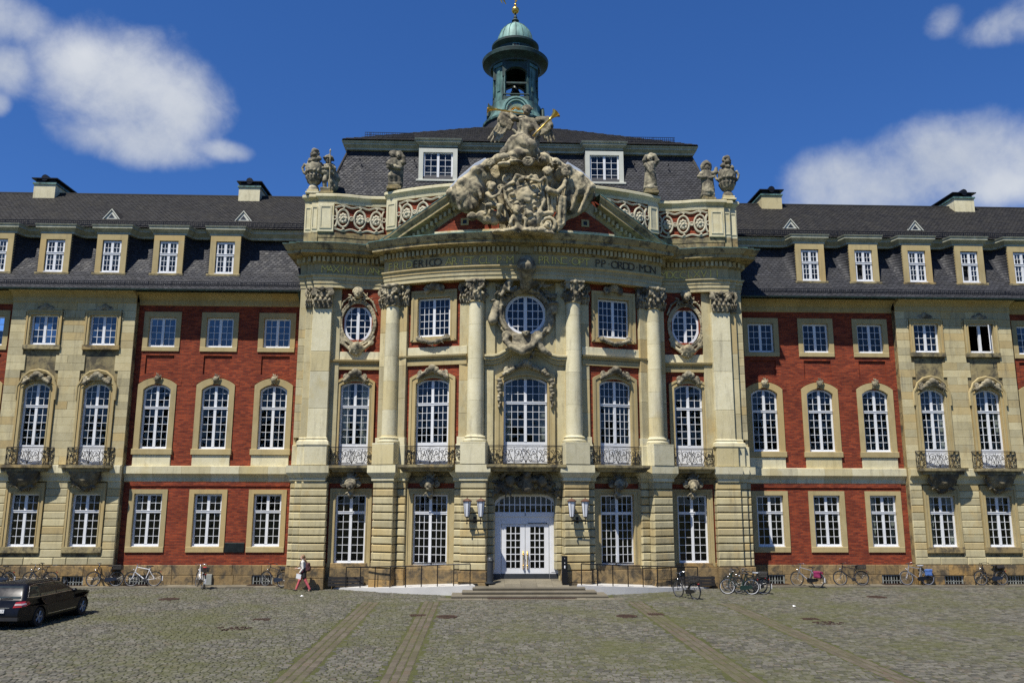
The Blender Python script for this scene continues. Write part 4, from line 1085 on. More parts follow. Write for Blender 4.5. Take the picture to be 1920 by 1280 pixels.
# ------------------------------------------------------------------ pavilion walls, bay by bay
def fr_i(s): return (s * 4.475, -2.70, 0), s * rad(16.4)
def fr_o(s): return (s * 8.45, -1.42, 0), 0.0
ZC = 14.9
def band(loc, rz, hw, z0, y=-0.08):
    """the stone band between first and second floor: plain course, moulding, fascia"""
    sbox('stone_band', -hw, hw, y, 0.1, z0 + 0.5, z0 + 0.92, 'sandpale', loc, rz)
    m = MB(); m.sweep([(-hw, 0), (hw, 0)], [(0.0, z0 + 0.27), (0.1, z0 + 0.3), (0.12, z0 + 0.36), (0.22, z0 + 0.42), (0.24, z0 + 0.5), (0.05, z0 + 0.52), (-0.05, z0 + 0.52), (-0.05, z0 + 0.27)], True, True); part('band_moulding', m, 'trim', loc, rz)
    sbox('stone_band', -hw, hw, y - 0.02, 0.1, z0, z0 + 0.268, 'trim', loc, rz)
rail_i = iron_panel(3.05, 0.88, 4, lambda x: -0.12 * (1 - (x / 1.55) ** 2), 0.5); rail_o = iron_panel(2.15, 0.88, 5, lambda x: 0.0, 0.0); rail_c = iron_panel(3.5, 0.88, 6, lambda x: -0.14 * (1 - (x / 1.75) ** 2), 0.0)
def bslab(hw, d):
    m = MB(); m.sweep([(-hw, 0.3), (-hw, -d), (hw, -d), (hw, 0.3)], [(-0.14, 5.54), (-0.1, 5.62), (0.0, 5.70), (0.02, 5.74), (0.02, 5.86), (-0.6, 5.87)]); m.box(-hw + 0.15, hw - 0.15, -d + 0.15, 0.3, 5.54, 5.86); return m.mesh('balcony_slab', 'sandold')
sl_i, sl_o, sl_c = bslab(1.35, 0.78), bslab(1.0, 0.42), bslab(1.85, 0.62)

for s in (1, -1):
    # inner bay
    loc, rz = fr_i(s)
    part('brick_wall', wall_panel(-1.75, 1.75, 0.0, ZC, [(-0.95, 0.95, 1.1, 4.6), (-0.95, 0.95, 5.85, 10.0), (-0.95, 0.95, 12.1, 14.2)]), 'brick', loc, rz)
    surround(arc_pts(0.88, 1.2, 4.5, 0), arc_pts(1.22, 1.0, 4.75, 0), -0.07, 0.25, 0.02, loc, rz); sbox('window_sill', -1.3, 1.3, -0.1, 0.25, 0.98, 1.2, 'plinth', loc, rz); sbox('base_course', -1.75, 1.75, -0.12, 0.2, 0.0, 0.978, 'plinth', loc, rz)
    window('i0', (loc[0], loc[1] + 0.12, 1.21), rz, True)
    sbox('stone_band', -1.75, 1.75, -0.06, 0.1, 5.0, 5.3, 'sandold', loc, rz)
    surround(arc_pts(0.86, 5.88, 10.08, 0.25), arc_pts(1.18, 5.88, 10.46, 0.36), -0.08, 0.25, 0.02, loc, rz); window('i1', (loc[0], loc[1] + 0.12, 6.86), rz, True, curtain=0.0)
    link('garland', ORN['g_i'], P, (loc[0], loc[1] - 0.1, 10.22), rz)
    band(loc, rz, 1.75, 10.70)
    surround(arc_pts(0.86, 12.15, 14.14, 0), arc_pts(1.2, 11.92, 14.5, 0), -0.08, 0.25, 0.02, loc, rz); sbox('window_sill', -1.2, 1.2, -0.085, 0.2, 11.9, 12.15, 'trim', loc, rz); window('i2', (loc[0], loc[1] + 0.12, 12.17), rz, True)
    link('festoon', ORN['fest'], P, (loc[0] + 0.05 * s, loc[1] - 0.12, 12.02), rz); link('garland', ORN['g_s'], P, (loc[0], loc[1] - 0.12, 14.55), rz)
    link('keystone_head', ORN['head'], P, (loc[0], loc[1] - 0.2, 4.95), rz)
    balcony(sl_i, rail_i, (loc[0] + s * 0.02, loc[1] - 0.18, 0), rz, 5.87)
    # outer bay
    loc, rz = fr_o(s)
    part('brick_wall', wall_panel(-1.45, 1.45, 0.0, ZC, [(-0.8, 0.8, 1.1, 4.6), (-0.8, 0.8, 5.85, 10.0), (-0.7, 0.7, 12.2, 13.92)]), 'brick', loc, rz)
    surround(arc_pts(0.75, 1.2, 4.48, 0), arc_pts(1.02, 1.0, 4.75, 0), -0.06, 0.25, 0.02, loc, rz); sbox('window_sill', -1.1, 1.1, -0.09, 0.25, 0.98, 1.2, 'plinth', loc, rz); sbox('base_course', -1.45, 1.45, -0.1, 0.2, 0.0, 0.978, 'plinth', loc, rz)
    window('o0', (loc[0], loc[1] + 0.12, 1.21), rz); sbox('stone_band', -1.45, 1.45, -0.06, 0.1, 5.0, 5.3, 'sandold', loc, rz)
    surround(arc_pts(0.73, 5.88, 10.06, 0.23), arc_pts(0.99, 5.88, 10.36, 0.33), -0.07, 0.25, 0.02, loc, rz); window('o1', (loc[0], loc[1] + 0.12, 6.84), rz, curtain=0.42 if s < 0 else 0)
    link('garland', ORN['g_o'], P, (loc[0], loc[1] - 0.09, 10.2), rz); band(loc, rz, 1.45, 10.64); link('keystone_head', ORN['head'], P, (loc[0], loc[1] - 0.2, 4.95), rz)
    link('oval_cartouche', ORN['oval'], P, (loc[0], loc[1] - 0.03, 13.06), rz)
    balcony(sl_o, rail_o, (loc[0], loc[1] - 0.28, 0), rz, 5.87)
    # oval window
    fo, gb, gl = MB(), MB(), MB(); E = lambda rx, rz_, n=36: [(rx * math.cos(2 * math.pi * i / n - math.pi / 2), rz_ * math.sin(2 * math.pi * i / n - math.pi / 2)) for i in range(n + 1)]
    fo.ring(E(0.62, 0.86), E(0.74, 0.98), 0.0, 0.09, 0.09); fo.box(-0.075, 0.075, -0.01, 0.08, -0.9, 0.9)
    for x in (-0.35, 0.35): zz = 0.86 * math.sqrt(1 - (x / 0.62) ** 2); gb.box(x - 0.018, x + 0.018, 0.012, 0.06, -zz, zz)
    for z in (-0.5, -0.17, 0.17, 0.5): xx = 0.62 * math.sqrt(1 - (z / 0.86) ** 2); gb.box(-xx, xx, 0.014, 0.058, z - 0.018, z + 0.018)
    gl.add([(x, 0.036, z) for x, z in E(0.64, 0.88)[:-1]], [tuple(range(36))])
    o = part('oval_window', fo, 'white', (loc[0], loc[1] + 0.1, 13.06), rz, smooth=40); obj('glazing_bars', gb, 'white', o); obj('glass', gl, 'glass', o)

# centre bay
loc, rz = (0.04, -3.25, 0), 0.0
part('stone_wall', wall_panel(-2.05, 2.05, 0.0, ZC, [(-1.55, 1.55, 0.3, 4.45), (-1.12, 1.12, 5.85, 10.0), (-0.98, 0.98, 12.25, 14.15)]), 'sand', loc, rz)
surround(arc_pts(1.06, 5.88, 10.16, 0.31), arc_pts(1.42, 5.88, 10.6, 0.42), -0.09, 0.25, 0.02, loc, rz); window('c1', (loc[0], loc[1] + 0.12, 6.87), 0, True, curtain=0.3)
link('garland', ORN['g_c'], P, (loc[0], loc[1] - 0.12, 10.3))
s_ = Sdf((-0.25, -0.35, -1.5), (0.25, 0.12, 0.25), 0.022)
for i in range(9): s_.ell((0.05 * math.sin(i * 2), -0.06, 0.05 - i * 0.16), (0.13 - i * 0.009, 0.1, 0.1), 0.03); leafspray(s_, (0, -0.06, 0.05 - i * 0.16), 0.17 - i * 0.01, 4, 90 + i, k=0.02)
drop = s_.mesh('leaf_drop', 'carve')
for t in (-1, 1): link('leaf_drop', drop, P, (loc[0] + t * 1.27, loc[1] - 0.12, 9.85))
# stepped stone strips either side of the round window
for t in (-1, 1):
    sbox('stone_strip', min(t * 1.48, t * 1.98), max(t * 1.48, t * 1.98), -0.12, 0.1, 10.9, 14.8, 'sand', loc); sbox('stone_strip', min(t * 1.55, t * 1.98), max(t * 1.55, t * 1.98), -0.1, 0.1, 5.86, 10.4, 'sand', loc)
# round window and the great cartouche round it
rw, rb, rg = MB(), MB(), MB(); Cc = lambda r, n=40: [(r * math.cos(2 * math.pi * i / n - math.pi / 2), r * math.sin(2 * math.pi * i / n - math.pi / 2)) for i in range(n + 1)]
rw.ring(Cc(0.88), Cc(1.03), 0.0, 0.09, 0.09); rw.box(-0.085, 0.085, -0.01, 0.08, -0.93, 0.93)
for x in (-0.36, 0.36, -0.63, 0.63): zz = 0.88 * math.sqrt(1 - (x / 0.88) ** 2); rb.box(x - 0.018, x + 0.018, 0.012, 0.06, -zz, zz)
for z in (-0.58, -0.19, 0.2, 0.59): xx = 0.88 * math.sqrt(1 - (z / 0.88) ** 2); rb.box(-xx, xx, 0.014, 0.058, z - 0.018, z + 0.018)
rg.add([(x, 0.036, z) for x, z in Cc(0.9)[:-1]], [tuple(range(40))])
o = part('round_window', rw, 'white', (loc[0], loc[1] + 0.08, 13.2), smooth=40); obj('glazing_bars', rb, 'white', o); obj('glass', rg, 'glass', o)
def great_cartouche():
    s = Sdf((-2.1, -1.7, -2.4), (2.1, 0.15, 2.9), 0.042); n = 44
    for i in range(n):
        a, b = 2 * math.pi * i / n, 2 * math.pi * (i + 1) / n
        for r, t, y in ((1.1, 0.07, -0.05), (1.24, 0.09, -0.12), (1.4, 0.06, -0.04)): s.cap((r * math.cos(a), y, r * math.sin(a)), (r * math.cos(b), y, r * math.sin(b)), t, t, 0.03)
    # vase on top
    s.cap((0, -0.85, 1.92), (0, -0.95, 2.12), 0.34, 0.46, 0.05); s.cap((0, -0.95, 2.24), (0, -0.95, 2.26), 0.48, 0.44, 0.04); leafspray(s, (0, -0.95, 2.42), 0.36, 10, 101); s.ell((0, -0.95, 2.4), (0.34, 0.3, 0.16), 0.05); s.cap((0, -0.3, 1.35), (0, -0.75, 1.85), 0.3, 0.32, 0.08); s.cap((0, -0.5, 2.0), (0, -0.5, 2.2), 0.3, 0.3, 0.1)
    # reclining putto and clouds on the left shoulder
    s.ell((-0.78, -0.5, 1.9), (0.17, 0.17, 0.19), 0.03); s.cap((-0.75, -0.42, 1.65), (-0.95, -0.38, 1.25), 0.2, 0.22, 0.06); s.path([(-0.7, -0.5, 1.66), (-0.4, -0.6, 1.6), (-0.12, -0.6, 1.72)], 0.085, 0.06, 0.03)
    s.path([(-0.95, -0.4, 1.2), (-0.7, -0.6, 1.05), (-0.5, -0.5, 1.25)], 0.14, 0.08, 0.04); s.path([(-1.0, -0.35, 1.2), (-1.2, -0.45, 0.85)], 0.13, 0.08, 0.04)
    leafspray(s, (-1.15, -0.2, 1.1), 0.5, 12, 102); leafspray(s, (-1.35, -0.1, 0.55), 0.4, 9, 103); leafspray(s, (0.85, -0.2, 1.45), 0.5, 12, 104); leafspray(s, (1.2, -0.15, 0.95), 0.45, 10, 105); s.ell((0.35, -0.35, 1.55), (0.3, 0.2, 0.25), 0.08)
    s.path([(-1.45, -0.06, 0.5), (-1.5, -0.12, 0.1), (-1.62, -0.2, -0.35)], 0.17, 0.24, 0.06)
    s.cap((1.38, -0.2, 0.45), (1.4, -0.2, 0.12), 0.2, 0.16, 0.04); s.ell((1.38, -0.25, 0.5), (0.26, 0.26, 0.1), 0.03); s.path([(1.35, -0.1, 0.1), (1.3, -0.1, -0.5), (1.1, -0.15, -0.9)], 0.1, 0.08, 0.04)
    # shell head, tablet and draped banner below
    face(s, (0.0, -0.42, -0.98), 0.26); leafspray(s, (0.0, -0.3, -0.85), 0.34, 8, 106); s.box((-0.05, -0.3, -1.35), (0.62, 0.16, 0.3), 0.08, 0.05)
    s.path([(-0.85, -0.35, -1.15), (-1.0, -0.45, -1.4), (-0.7, -0.62, -1.75), (-0.2, -0.68, -1.98), (0.25, -0.6, -1.7), (0.6, -0.5, -1.3), (0.55, -0.4, -1.1)], 0.13, 0.2, 0.06)
    s.ell((-0.25, -0.5, -1.8), (0.55, 0.25, 0.22), 0.12, rot_y(0.25)); s.path([(0.55, -0.45, -1.5), (0.85, -0.5, -1.9), (1.15, -0.4, -2.05)], 0.2, 0.12, 0.06); s.ell((0.62, -0.45, -1.12), (0.2, 0.17, 0.12), 0.04)
    s.spiral((-0.95, -0.35, -1.15), 0.2, 1.6, 0.08, 0.05, sgn=1, a0=0.3); leafspray(s, (0.25, -0.3, -2.15), 0.35, 8, 107)
    s.rough(0.008, 13, 7); s.ell((0, 0.0, 0), (1.03, 1.6, 1.03), cut=True)
    # the vase and putto sit above the opening, so put back nothing inside it
    return s.mesh('great_cartouche', 'carve')
link('great_cartouche', great_cartouche(), P, (loc[0], loc[1] - 0.05, 13.2))
# swept hood moulding above the first-floor window
m = MB(); hp = [(-2.0, 10.95), (-1.6, 10.95), (-1.3, 11.02), (-1.0, 11.2), (-0.7, 11.42), (-0.35, 11.5), (0, 11.52)]; hp = hp + [(-a, b) for a, b in hp[-2::-1]]
for (r, dz, dy) in ((0.07, 0.12, -0.32), (0.09, 0.0, -0.24), (0.06, -0.14, -0.16)): m.tube([(a, dy, b + dz) for a, b in hp], r, 6)
m.ring([(a, b - 0.28) for a, b in hp], [(a, b + 0.1) for a, b in hp], -0.14, 0.02, 0.02); part('hood_mould', m, 'sand', loc, smooth=50)
# portal: white timber frame, fanlight, double door
pm = MB(); fx = lambda hw, zb, zt, r, n=8: [(-hw, zb), (-hw, zt - r)] + [(-hw + r - r * math.cos(math.pi / 2 * i / n), zt - r + r * math.sin(math.pi / 2 * i / n)) for i in range(1, n + 1)] + [(hw - r + r * math.sin(math.pi / 2 * i / n), zt - r + r * math.cos(math.pi / 2 * i / n)) for i in range(0, n)] + [(hw, zt - r), (hw, zb)]
def portal(zb, zt): return fx(1.62, zb, zt, 0.85)
PX, PY = 0.04, -2.98
pm.ring(fx(1.5, 3.62, 4.38, 0.78), fx(1.64, 3.62, 4.5, 0.86), 0.0, 0.12, 0.12)
pm.box(-1.64, 1.64, -0.03, 0.12, 3.45, 3.66); pm.box(-1.64, 1.64, 0.02, 0.12, 3.3, 3.45)
for t in (-1, 1): a, b = sorted((t * 1.14, t * 1.64)); pm.box(a, b, 0.03, 0.12, 0.62, 3.3); pm.box(a + 0.08, b - 0.08, 0.015, 0.031, 0.9, 3.1)
pm.box(-1.14, 1.14, 0.02, 0.13, 3.1, 3.3)
portal_o = part('portal', pm, 'white', (PX, PY, 0), smooth=30)
fb = MB()
for i in range(-5, 6):
    x = i * 0.25; fb.box(x - 0.02, x + 0.02, 0.03, 0.08, 3.66, min(4.39, 3.6 + 0.78 if abs(x) < 0.72 else 3.6 + math.sqrt(max(0, 0.78 ** 2 - (abs(x) - 0.72) ** 2))))
fb.box(-1.48, 1.48, 0.032, 0.078, 3.98, 4.02); obj('glazing_bars', fb, 'white', portal_o)
fg = MB(); pts = fx(1.52, 3.64, 4.4, 0.79); fg.add([(x, 0.055, z) for x, z in pts], [tuple(range(len(pts)))]); obj('glass', fg, 'glass', portal_o)
m = MB(); m.box(-1.14, 1.14, 0.03, 0.16, 0.55, 0.82); m.box(-1.64, -1.145, 0.02, 0.16, 0.55, 0.83); m.box(1.145, 1.64, 0.02, 0.16, 0.55, 0.83); obj('kick_plate', m, 'anthracite', portal_o)
num = bpy.data.curves.new('number', 'FONT'); num.body = '2'; num.size = 0.17; num.extrude = 0.004; num.align_x = 'CENTER'; num.materials.append(MATS['black']); link('house_number', num, portal_o, (0.0, -0.036, 3.49), rot=(math.pi / 2, 0, 0))
for t in (-1, 1):
    d = MB(); x0, x1 = sorted((t * 0.01, t * 1.12)); g0, g1 = sorted((t * 0.24, t * 0.9)); z0, z1 = 1.08, 2.98
    for (a, b, c, e) in ((x0, g0, 0.83, 3.09), (g1, x1, 0.83, 3.09), (g0, g1, 0.83, z0), (g0, g1, z1, 3.09)): d.box(a, b, 0.06, 0.11, c, e)
    for k in (1, 2): x = g0 + (g1 - g0) * k / 3; d.box(x - 0.018, x + 0.018, 0.05, 0.1, z0, z1)
    for k in range(1, 6): z = z0 + (z1 - z0) * k / 6; d.box(g0, g1, 0.052, 0.098, z - 0.018, z + 0.018)
    do = part('door', d, 'white', (PX, PY, 0)); g = MB(); g.quad((g0, 0.08, z0), (g1, 0.08, z0), (g1, 0.08, z1), (g0, 0.08, z1)); obj('glass', g, 'glass', do)
    h = MB(); h.tube([(t * 0.1, 0.06, 1.05), (t * 0.1, -0.03, 1.1), (t * 0.1, -0.05, 1.45), (t * 0.1, -0.03, 1.8), (t * 0.1, 0.06, 1.85)], 0.028, 6); h.sphere((t * 0.1, -0.04, 1.2), 0.045); h.sphere((t * 0.1, -0.04, 1.7), 0.045); obj('handle', h, 'gold', do, smooth=60)
m = MB(); m.box(0.12, 1.05, 0.0, 0.02, 3.13, 3.16); part('door_closer', m, 'black', (PX, PY, 0))
# stone frame of the portal and the trophies over it
m = MB(); m.ring(fx(1.62, 0.5, 4.5, 0.86), fx(1.98, 0.5, 4.72, 0.9), -0.3, 0.3, 0.1); part('portal_surround', m, 'sandold', (PX, PY, 0), smooth=30)
def trophy():
    s = Sdf((-2.0, -0.85, -0.9), (2.0, 0.2, 0.85), 0.04); q = random.Random(9)
    s.box((0, 0.08, 0.2), (1.9, 0.1, 0.62), 0.02)
    face(s, (0.05, -0.5, 0.45), 0.22); s.cap((0.05, -0.3, 0.3), (0.05, -0.25, -0.2), 0.22, 0.28, 0.08)
    for i in range(26):
        a = q.uniform(-0.5, 0.5) + (0 if q.random() < 0.5 else math.pi); x = q.uniform(-1.35, 1.35); L = q.uniform(0.35, 0.85); z = 0.15 - 0.28 * (x / 1.4) ** 2 + q.uniform(-0.25, 0.3)
        s.cap((x, -0.1, z), (x + L * 0.6 * math.cos(a), -q.uniform(0.15, 0.45), z + L * 0.5 * math.sin(a)), q.uniform(0.05, 0.13), q.uniform(0.03, 0.1), 0.03)
    for i in range(9): leafspray(s, (-1.5 + i * 0.37, -0.2, -0.05 - 0.42 * abs(i - 4) / 4 + q.uniform(-0.1, 0.15)), 0.36, 8, 200 + i)
    for t in (-1, 1): s.path([(t * 0.4, -0.35, 0.5), (t * 0.9, -0.45, 0.55), (t * 1.2, -0.3, 0.2)], 0.12, 0.07, 0.05); s.ell((t * 0.75, -0.4, 0.1), (0.22, 0.2, 0.26), 0.05)
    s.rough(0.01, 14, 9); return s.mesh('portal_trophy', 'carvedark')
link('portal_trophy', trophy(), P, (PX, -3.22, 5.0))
balcony(sl_c, rail_c, (0.04, -3.52, 0), 0, 5.87)

# ------------------------------------------------------------------ columns, pilasters, rusticated piers
def shaft_prof(r, z0, z1, R0, R1, n=5):
    return [(R0 + (R1 - R0) * ((z0 + (z1 - z0) * i / n - 7.2) / 6.6) ** 1.6 if z0 + (z1 - z0) * i / n > 7.2 else R0, z0 + (z1 - z0) * i / n) for i in range(n + 1)]
COLS = [(2.38, -3.42, 9.3, 'in'), (6.58, -2.24, 24.0, 'out')]
for s in (1, -1):
    for (cx, cy, deg, which) in COLS:
        loc = (s * cx, cy, 0); rz = s * rad(deg); q = random.Random(int(cx * 10) + s)
        R0, R1 = (0.405, 0.345) if which == 'in' else (0.385, 0.33)
        m = MB(); m.lathe([(0.56, 6.9), (0.57, 6.94), (0.585, 6.98), (0.57, 7.03), (0.5, 7.05), (0.47, 7.09), (0.5, 7.13), (0.51, 7.16), (0.48, 7.2), (0.42, 7.22), (0.40, 7.3)], 28); m.box(-0.6, 0.6, -0.6, 0.3, 6.84, 6.91)
        col = part('column', m, 'sandpale', loc, rz, smooth=35)
        cuts = [7.22]; 
        while cuts[-1] < 13.0: cuts.append(cuts[-1] + q.uniform(0.95, 1.7))
        if 13.72 - cuts[-1] < 0.5: cuts.pop()
        cuts.append(13.72)
        for a, b in zip(cuts, cuts[1:]):
            m = MB(); p = shaft_prof(0, a + 0.006, b - 0.006, R0, R1); m.lathe([(p[0][0] - 0.012, a)] + p + [(p[-1][0] - 0.012, b)], 32); obj('drum', m, 'sandpale', col, smooth=35)
        m = MB(); m.lathe([(R1, 13.7), (R1 + 0.05, 13.73), (R1 + 0.055, 13.77), (R1 + 0.02, 13.8)], 28); obj('astragal', m, 'trim', col, smooth=35)
        c = link('capital', ORN['capr'], col, (0, 0, 13.78)); c.scale = (0.94, 0.94, 1.03)
        # flat pilaster strips behind the column
        span = (-0.40, 0.84) if which == 'in' else (-0.78, 0.74)
        a, b = span if s > 0 else (-span[1], -span[0])
        yb = 0.12 if which == 'in' else 0.06
        def strip(z0, z1, ex=0.0, y=yb, name='pilaster', mat='sand', bb=0.012): return sbox(name, a - ex, b + ex, y - ex, 0.95, z0, z1, mat, loc, rz, bb)
        sbox('pedestal', -0.6, 0.6, -0.6, 0.5, 5.87, 6.84, 'sandpale', loc, rz, 0.02); strip(5.87, 6.84, 0.1, name='pedestal', mat='sandpale', bb=0.02)
        strip(6.845, 7.2, 0.06, name='pilaster_base', mat='sandpale')
        zz = [7.205]; 
        while zz[-1] < 13.0: zz.append(zz[-1] + q.uniform(1.0, 1.9))
        zz[-1] = 13.76
        for z0, z1 in zip(zz, zz[1:]): strip(z0 + 0.004, z1 - 0.004)
        for e in ((b - 0.27,) if which == 'in' and s > 0 else (a + 0.27,) if which == 'in' else (a + 0.2, b - 0.2)):
            v = Matrix.Rotation(rz, 3, 'Z') @ Vector((e, yb + 0.12, 0)); c = link('capital', ORN['capp'], P, (loc[0] + v.x, loc[1] + v.y, 13.78), rz); c.scale = (0.62, 0.9, 1.03)
        sbox('pilaster', a + 0.05, b - 0.05, yb + 0.02, 0.95, 13.77, 14.83, 'sand', loc, rz)
        # rusticated pier below, set in courses
        main = (-0.62, 0.60) if which == 'in' else (-0.5, 0.62); sec = (0.60, 0.95) if which == 'in' else (-0.95, -0.5)
        if s < 0: main = (-main[1], -main[0]); sec = (-sec[1], -sec[0])
        yf, ys = (-0.36, -0.08) if which == 'in' else (-0.36, 0.02)
        for k in range(11):
            z0 = 1.03 + k * 0.37; z1 = z0 + 0.37
            st(main[0], main[1], z0 + 0.026, z1 - 0.026, yf, 'sand', 0.9, 0.035, loc, rz); st(sec[0], sec[1], z0 + 0.026, z1 - 0.026, ys, 'sand', 0.9, 0.035, loc, rz)
            st(-(sec[1]) if which == 'out' else (-0.9 if s > 0 else 0.62), -(sec[0]) if which == 'out' else (-0.62 if s > 0 else 0.9), z0 + 0.02, z1 - 0.02, ys + 0.25, 'sand', 0.6, 0.03, loc, rz, 0.4)
        sbox('pier_core', main[0] + 0.04, main[1] - 0.04, yf + 0.1, 0.9, 1.0, 5.12, 'sandold', loc, rz); sbox('pier_core', sec[0] + 0.04, sec[1] - 0.04, ys + 0.1, 0.9, 1.0, 5.12, 'sandold', loc, rz)
        for z0, z1 in ((0.0, 0.52), (0.52, 1.02)):
            st(main[0] - 0.05, main[1] + 0.05, z0 + 0.004, z1 - 0.004, yf - 0.07, 'plinth', 1.0, 0.02, loc, rz); st(sec[0], sec[1] + 0.04, z0 + 0.004, z1 - 0.004, ys - 0.06, 'plinth', 1.0, 0.02, loc, rz)
        # string course of the pier
        pr = [(0.0, 5.08), (0.06, 5.12), (0.06, 5.26), (0.14, 5.36), (0.2, 5.46), (0.22, 5.5), (0.22, 5.85), (-0.5, 5.87)]
        pa = [(main[0], 0.7), (main[0], yf), (main[1], yf), (main[1], 0.7)]; m = MB(); m.sweep(pa, pr); part('string_course_stone', m, 'sandpale', loc, rz, smooth=20)
        pa = [(sec[0], 0.8), (sec[0], ys), (sec[1], ys), (sec[1], 0.8)]; m = MB(); m.sweep(pa, [(o - 0.005, z - 0.003) for o, z in pr]); part('string_course_stone', m, 'sandpale', loc, rz, smooth=20)
    # corner pier with giant pilaster
    W = lambda a, b: sgn_iv(s, a, b); q = random.Random(300 + s)
    lay = [(9.72, 10.67, -1.85), (10.67, 11.04, -1.70), (11.04, 11.40, -1.55)]
    for (a0, b0, y) in lay:
        a, b = W(a0, b0); top = y
        zz = [7.205]
        while zz[-1] < 13.0: zz.append(zz[-1] + (q.uniform(1.0, 2.2) if a0 < 11 else 0.42))
        zz[-1] = 13.76
        for z0, z1 in zip(zz, zz[1:]): st(a + 0.003, b - 0.003, z0 + 0.004, z1 - 0.004, y, 'sandpale' if a0 < 10 else 'sand', 1.5, 0.012) if a0 > 11 else sbox('pilaster', a + 0.002, b - 0.002, y, 0.2, z0 + 0.004, z1 - 0.004, 'sandpale' if a0 < 10 else 'sand')
        if a0 < 11:
            m = MB(); m.sweep([(a, 0), (a, y), (b, y), (b, 0)], [(0.0, 7.23), (0.04, 7.2), (0.05, 7.16), (0.03, 7.11), (0.05, 7.08), (0.11, 7.04), (0.13, 6.98), (0.13, 6.92), (0.15, 6.9), (0.15, 6.84)]); part('pilaster_base', m, 'sandpale', smooth=30)
        sbox('pedestal', a - (0.08 if a0 < 11 else 0), b + (0.08 if a0 < 11 else 0), y - 0.12, 0.2, 5.87, 6.845, 'sandpale', b=0.02)
        cw = b - a
        if a0 < 11: c = link('capital', ORN['capp'], P, ((a + b) / 2, y + 0.08, 13.77)); c.scale = (cw / 0.96 if a0 < 10 else cw / 0.8, 0.95, 1.04)
        sbox('pilaster', a + 0.01, b - 0.01, y + 0.02, 0.2, 13.765, 14.83, 'sand')
        m = MB(); m.sweep([(a, 0.2), (a, y), (b, y), (b, 0.2)], [(0.0, 5.08), (0.06, 5.12), (0.06, 5.26), (0.14, 5.36), (0.2, 5.46), (0.22, 5.5), (0.22, 5.85), (-0.3, 5.87)]); part('string_course_stone', m, 'sandpale', smooth=20)
        e0 = 9.57 if a0 < 10 else a0; e1 = {9.72: 10.82, 10.67: 11.18, 11.04: 11.42}[a0]; e0 = {9.72: 9.57, 10.67: 10.82, 11.04: 11.18}[a0]
        u, v = W(e0, e1)
        for k in range(11):
            z0 = 1.03 + k * 0.37; st(u, v, z0 + 0.026, z0 + 0.344, y, 'sand', 1.3, 0.035)
        sbox('pier_core', u + 0.03, v - 0.03, y + 0.1, 0.2, 1.0, 5.12, 'sandold')
        for z0, z1 in ((0.0, 0.52), (0.52, 1.02)): st(u - 0.03, v + 0.03, z0 + 0.004, z1 - 0.004, y - 0.08, 'plinth', 1.5, 0.02)
    a, b = W(9.3, 9.74); sbox('pilaster', a, b, -1.55, 0.2, 5.87, 14.83, 'sand')
    # back strip closing the gap to the wing
    a, b = W(11.28, 11.41); m = MB(); m.box(a, b, -1.45, 0.4, 0, 16.0); part('return_wall', m, 'sand')
    # string course between the piers
    lo_, rz_ = fr_i(s); m = MB(); m.sweep([(-1.75, 0), (1.75, 0)], [(0.0, 5.3), (0.1, 5.4), (0.14, 5.5), (0.14, 5.85), (-0.1, 5.87)]); part('string_course_stone', m, 'sandold', lo_, rz_)
    lo_, rz_ = fr_o(s); m = MB(); m.sweep([(-1.45, 0), (1.45, 0)], [(0.0, 5.3), (0.1, 5.4), (0.14, 5.5), (0.14, 5.85), (-0.1, 5.87)]); part('string_course_stone', m, 'sandold', lo_, rz_)
flush_stones()
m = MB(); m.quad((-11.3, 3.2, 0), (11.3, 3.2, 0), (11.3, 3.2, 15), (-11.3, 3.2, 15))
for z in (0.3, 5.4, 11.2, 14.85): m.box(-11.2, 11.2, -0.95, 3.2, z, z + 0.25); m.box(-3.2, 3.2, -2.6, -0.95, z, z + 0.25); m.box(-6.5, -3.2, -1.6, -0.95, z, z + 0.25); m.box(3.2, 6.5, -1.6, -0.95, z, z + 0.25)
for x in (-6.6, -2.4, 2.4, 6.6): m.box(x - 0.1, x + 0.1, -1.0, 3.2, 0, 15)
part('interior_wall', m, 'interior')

# ------------------------------------------------------------------ attic parapet
AT = plan_path(inset=0.28, returns=False); AT = [(-11.42, 0.5)] + AT + [(11.42, 0.5)]
for z0, z1, o in ((16.98, 17.27, 0.02), (17.28, 17.55, -0.02), (17.56, 17.86, 0.0)):
    seg_sweep('attic_base_stone', [(o - 0.02, z0), (o, z0 + 0.02), (o, z1 - 0.02), (o - 0.02, z1), (-0.3, z1)], 'sandold', AT, 0.9)
m = MB(); m.sweep(AT, [(-0.06, 17.8), (-0.06, 19.5)]); part('attic_wall', m, 'brick', smooth=28)
seg_sweep('coping_stone', [(-0.2, 19.38), (0.03, 19.38), (0.05, 19.5), (0.0, 19.53), (0.03, 19.62), (0.12, 19.72), (0.17, 19.76), (0.17, 19.88), (0.1, 19.93), (-0.45, 19.98)], 'sandpale', AT, 1.6)
m = MB(); m.sweep(AT, [(0.12, 19.945), (-0.7, 20.01)]); part('coping_flashing', m, 'copper', smooth=28)
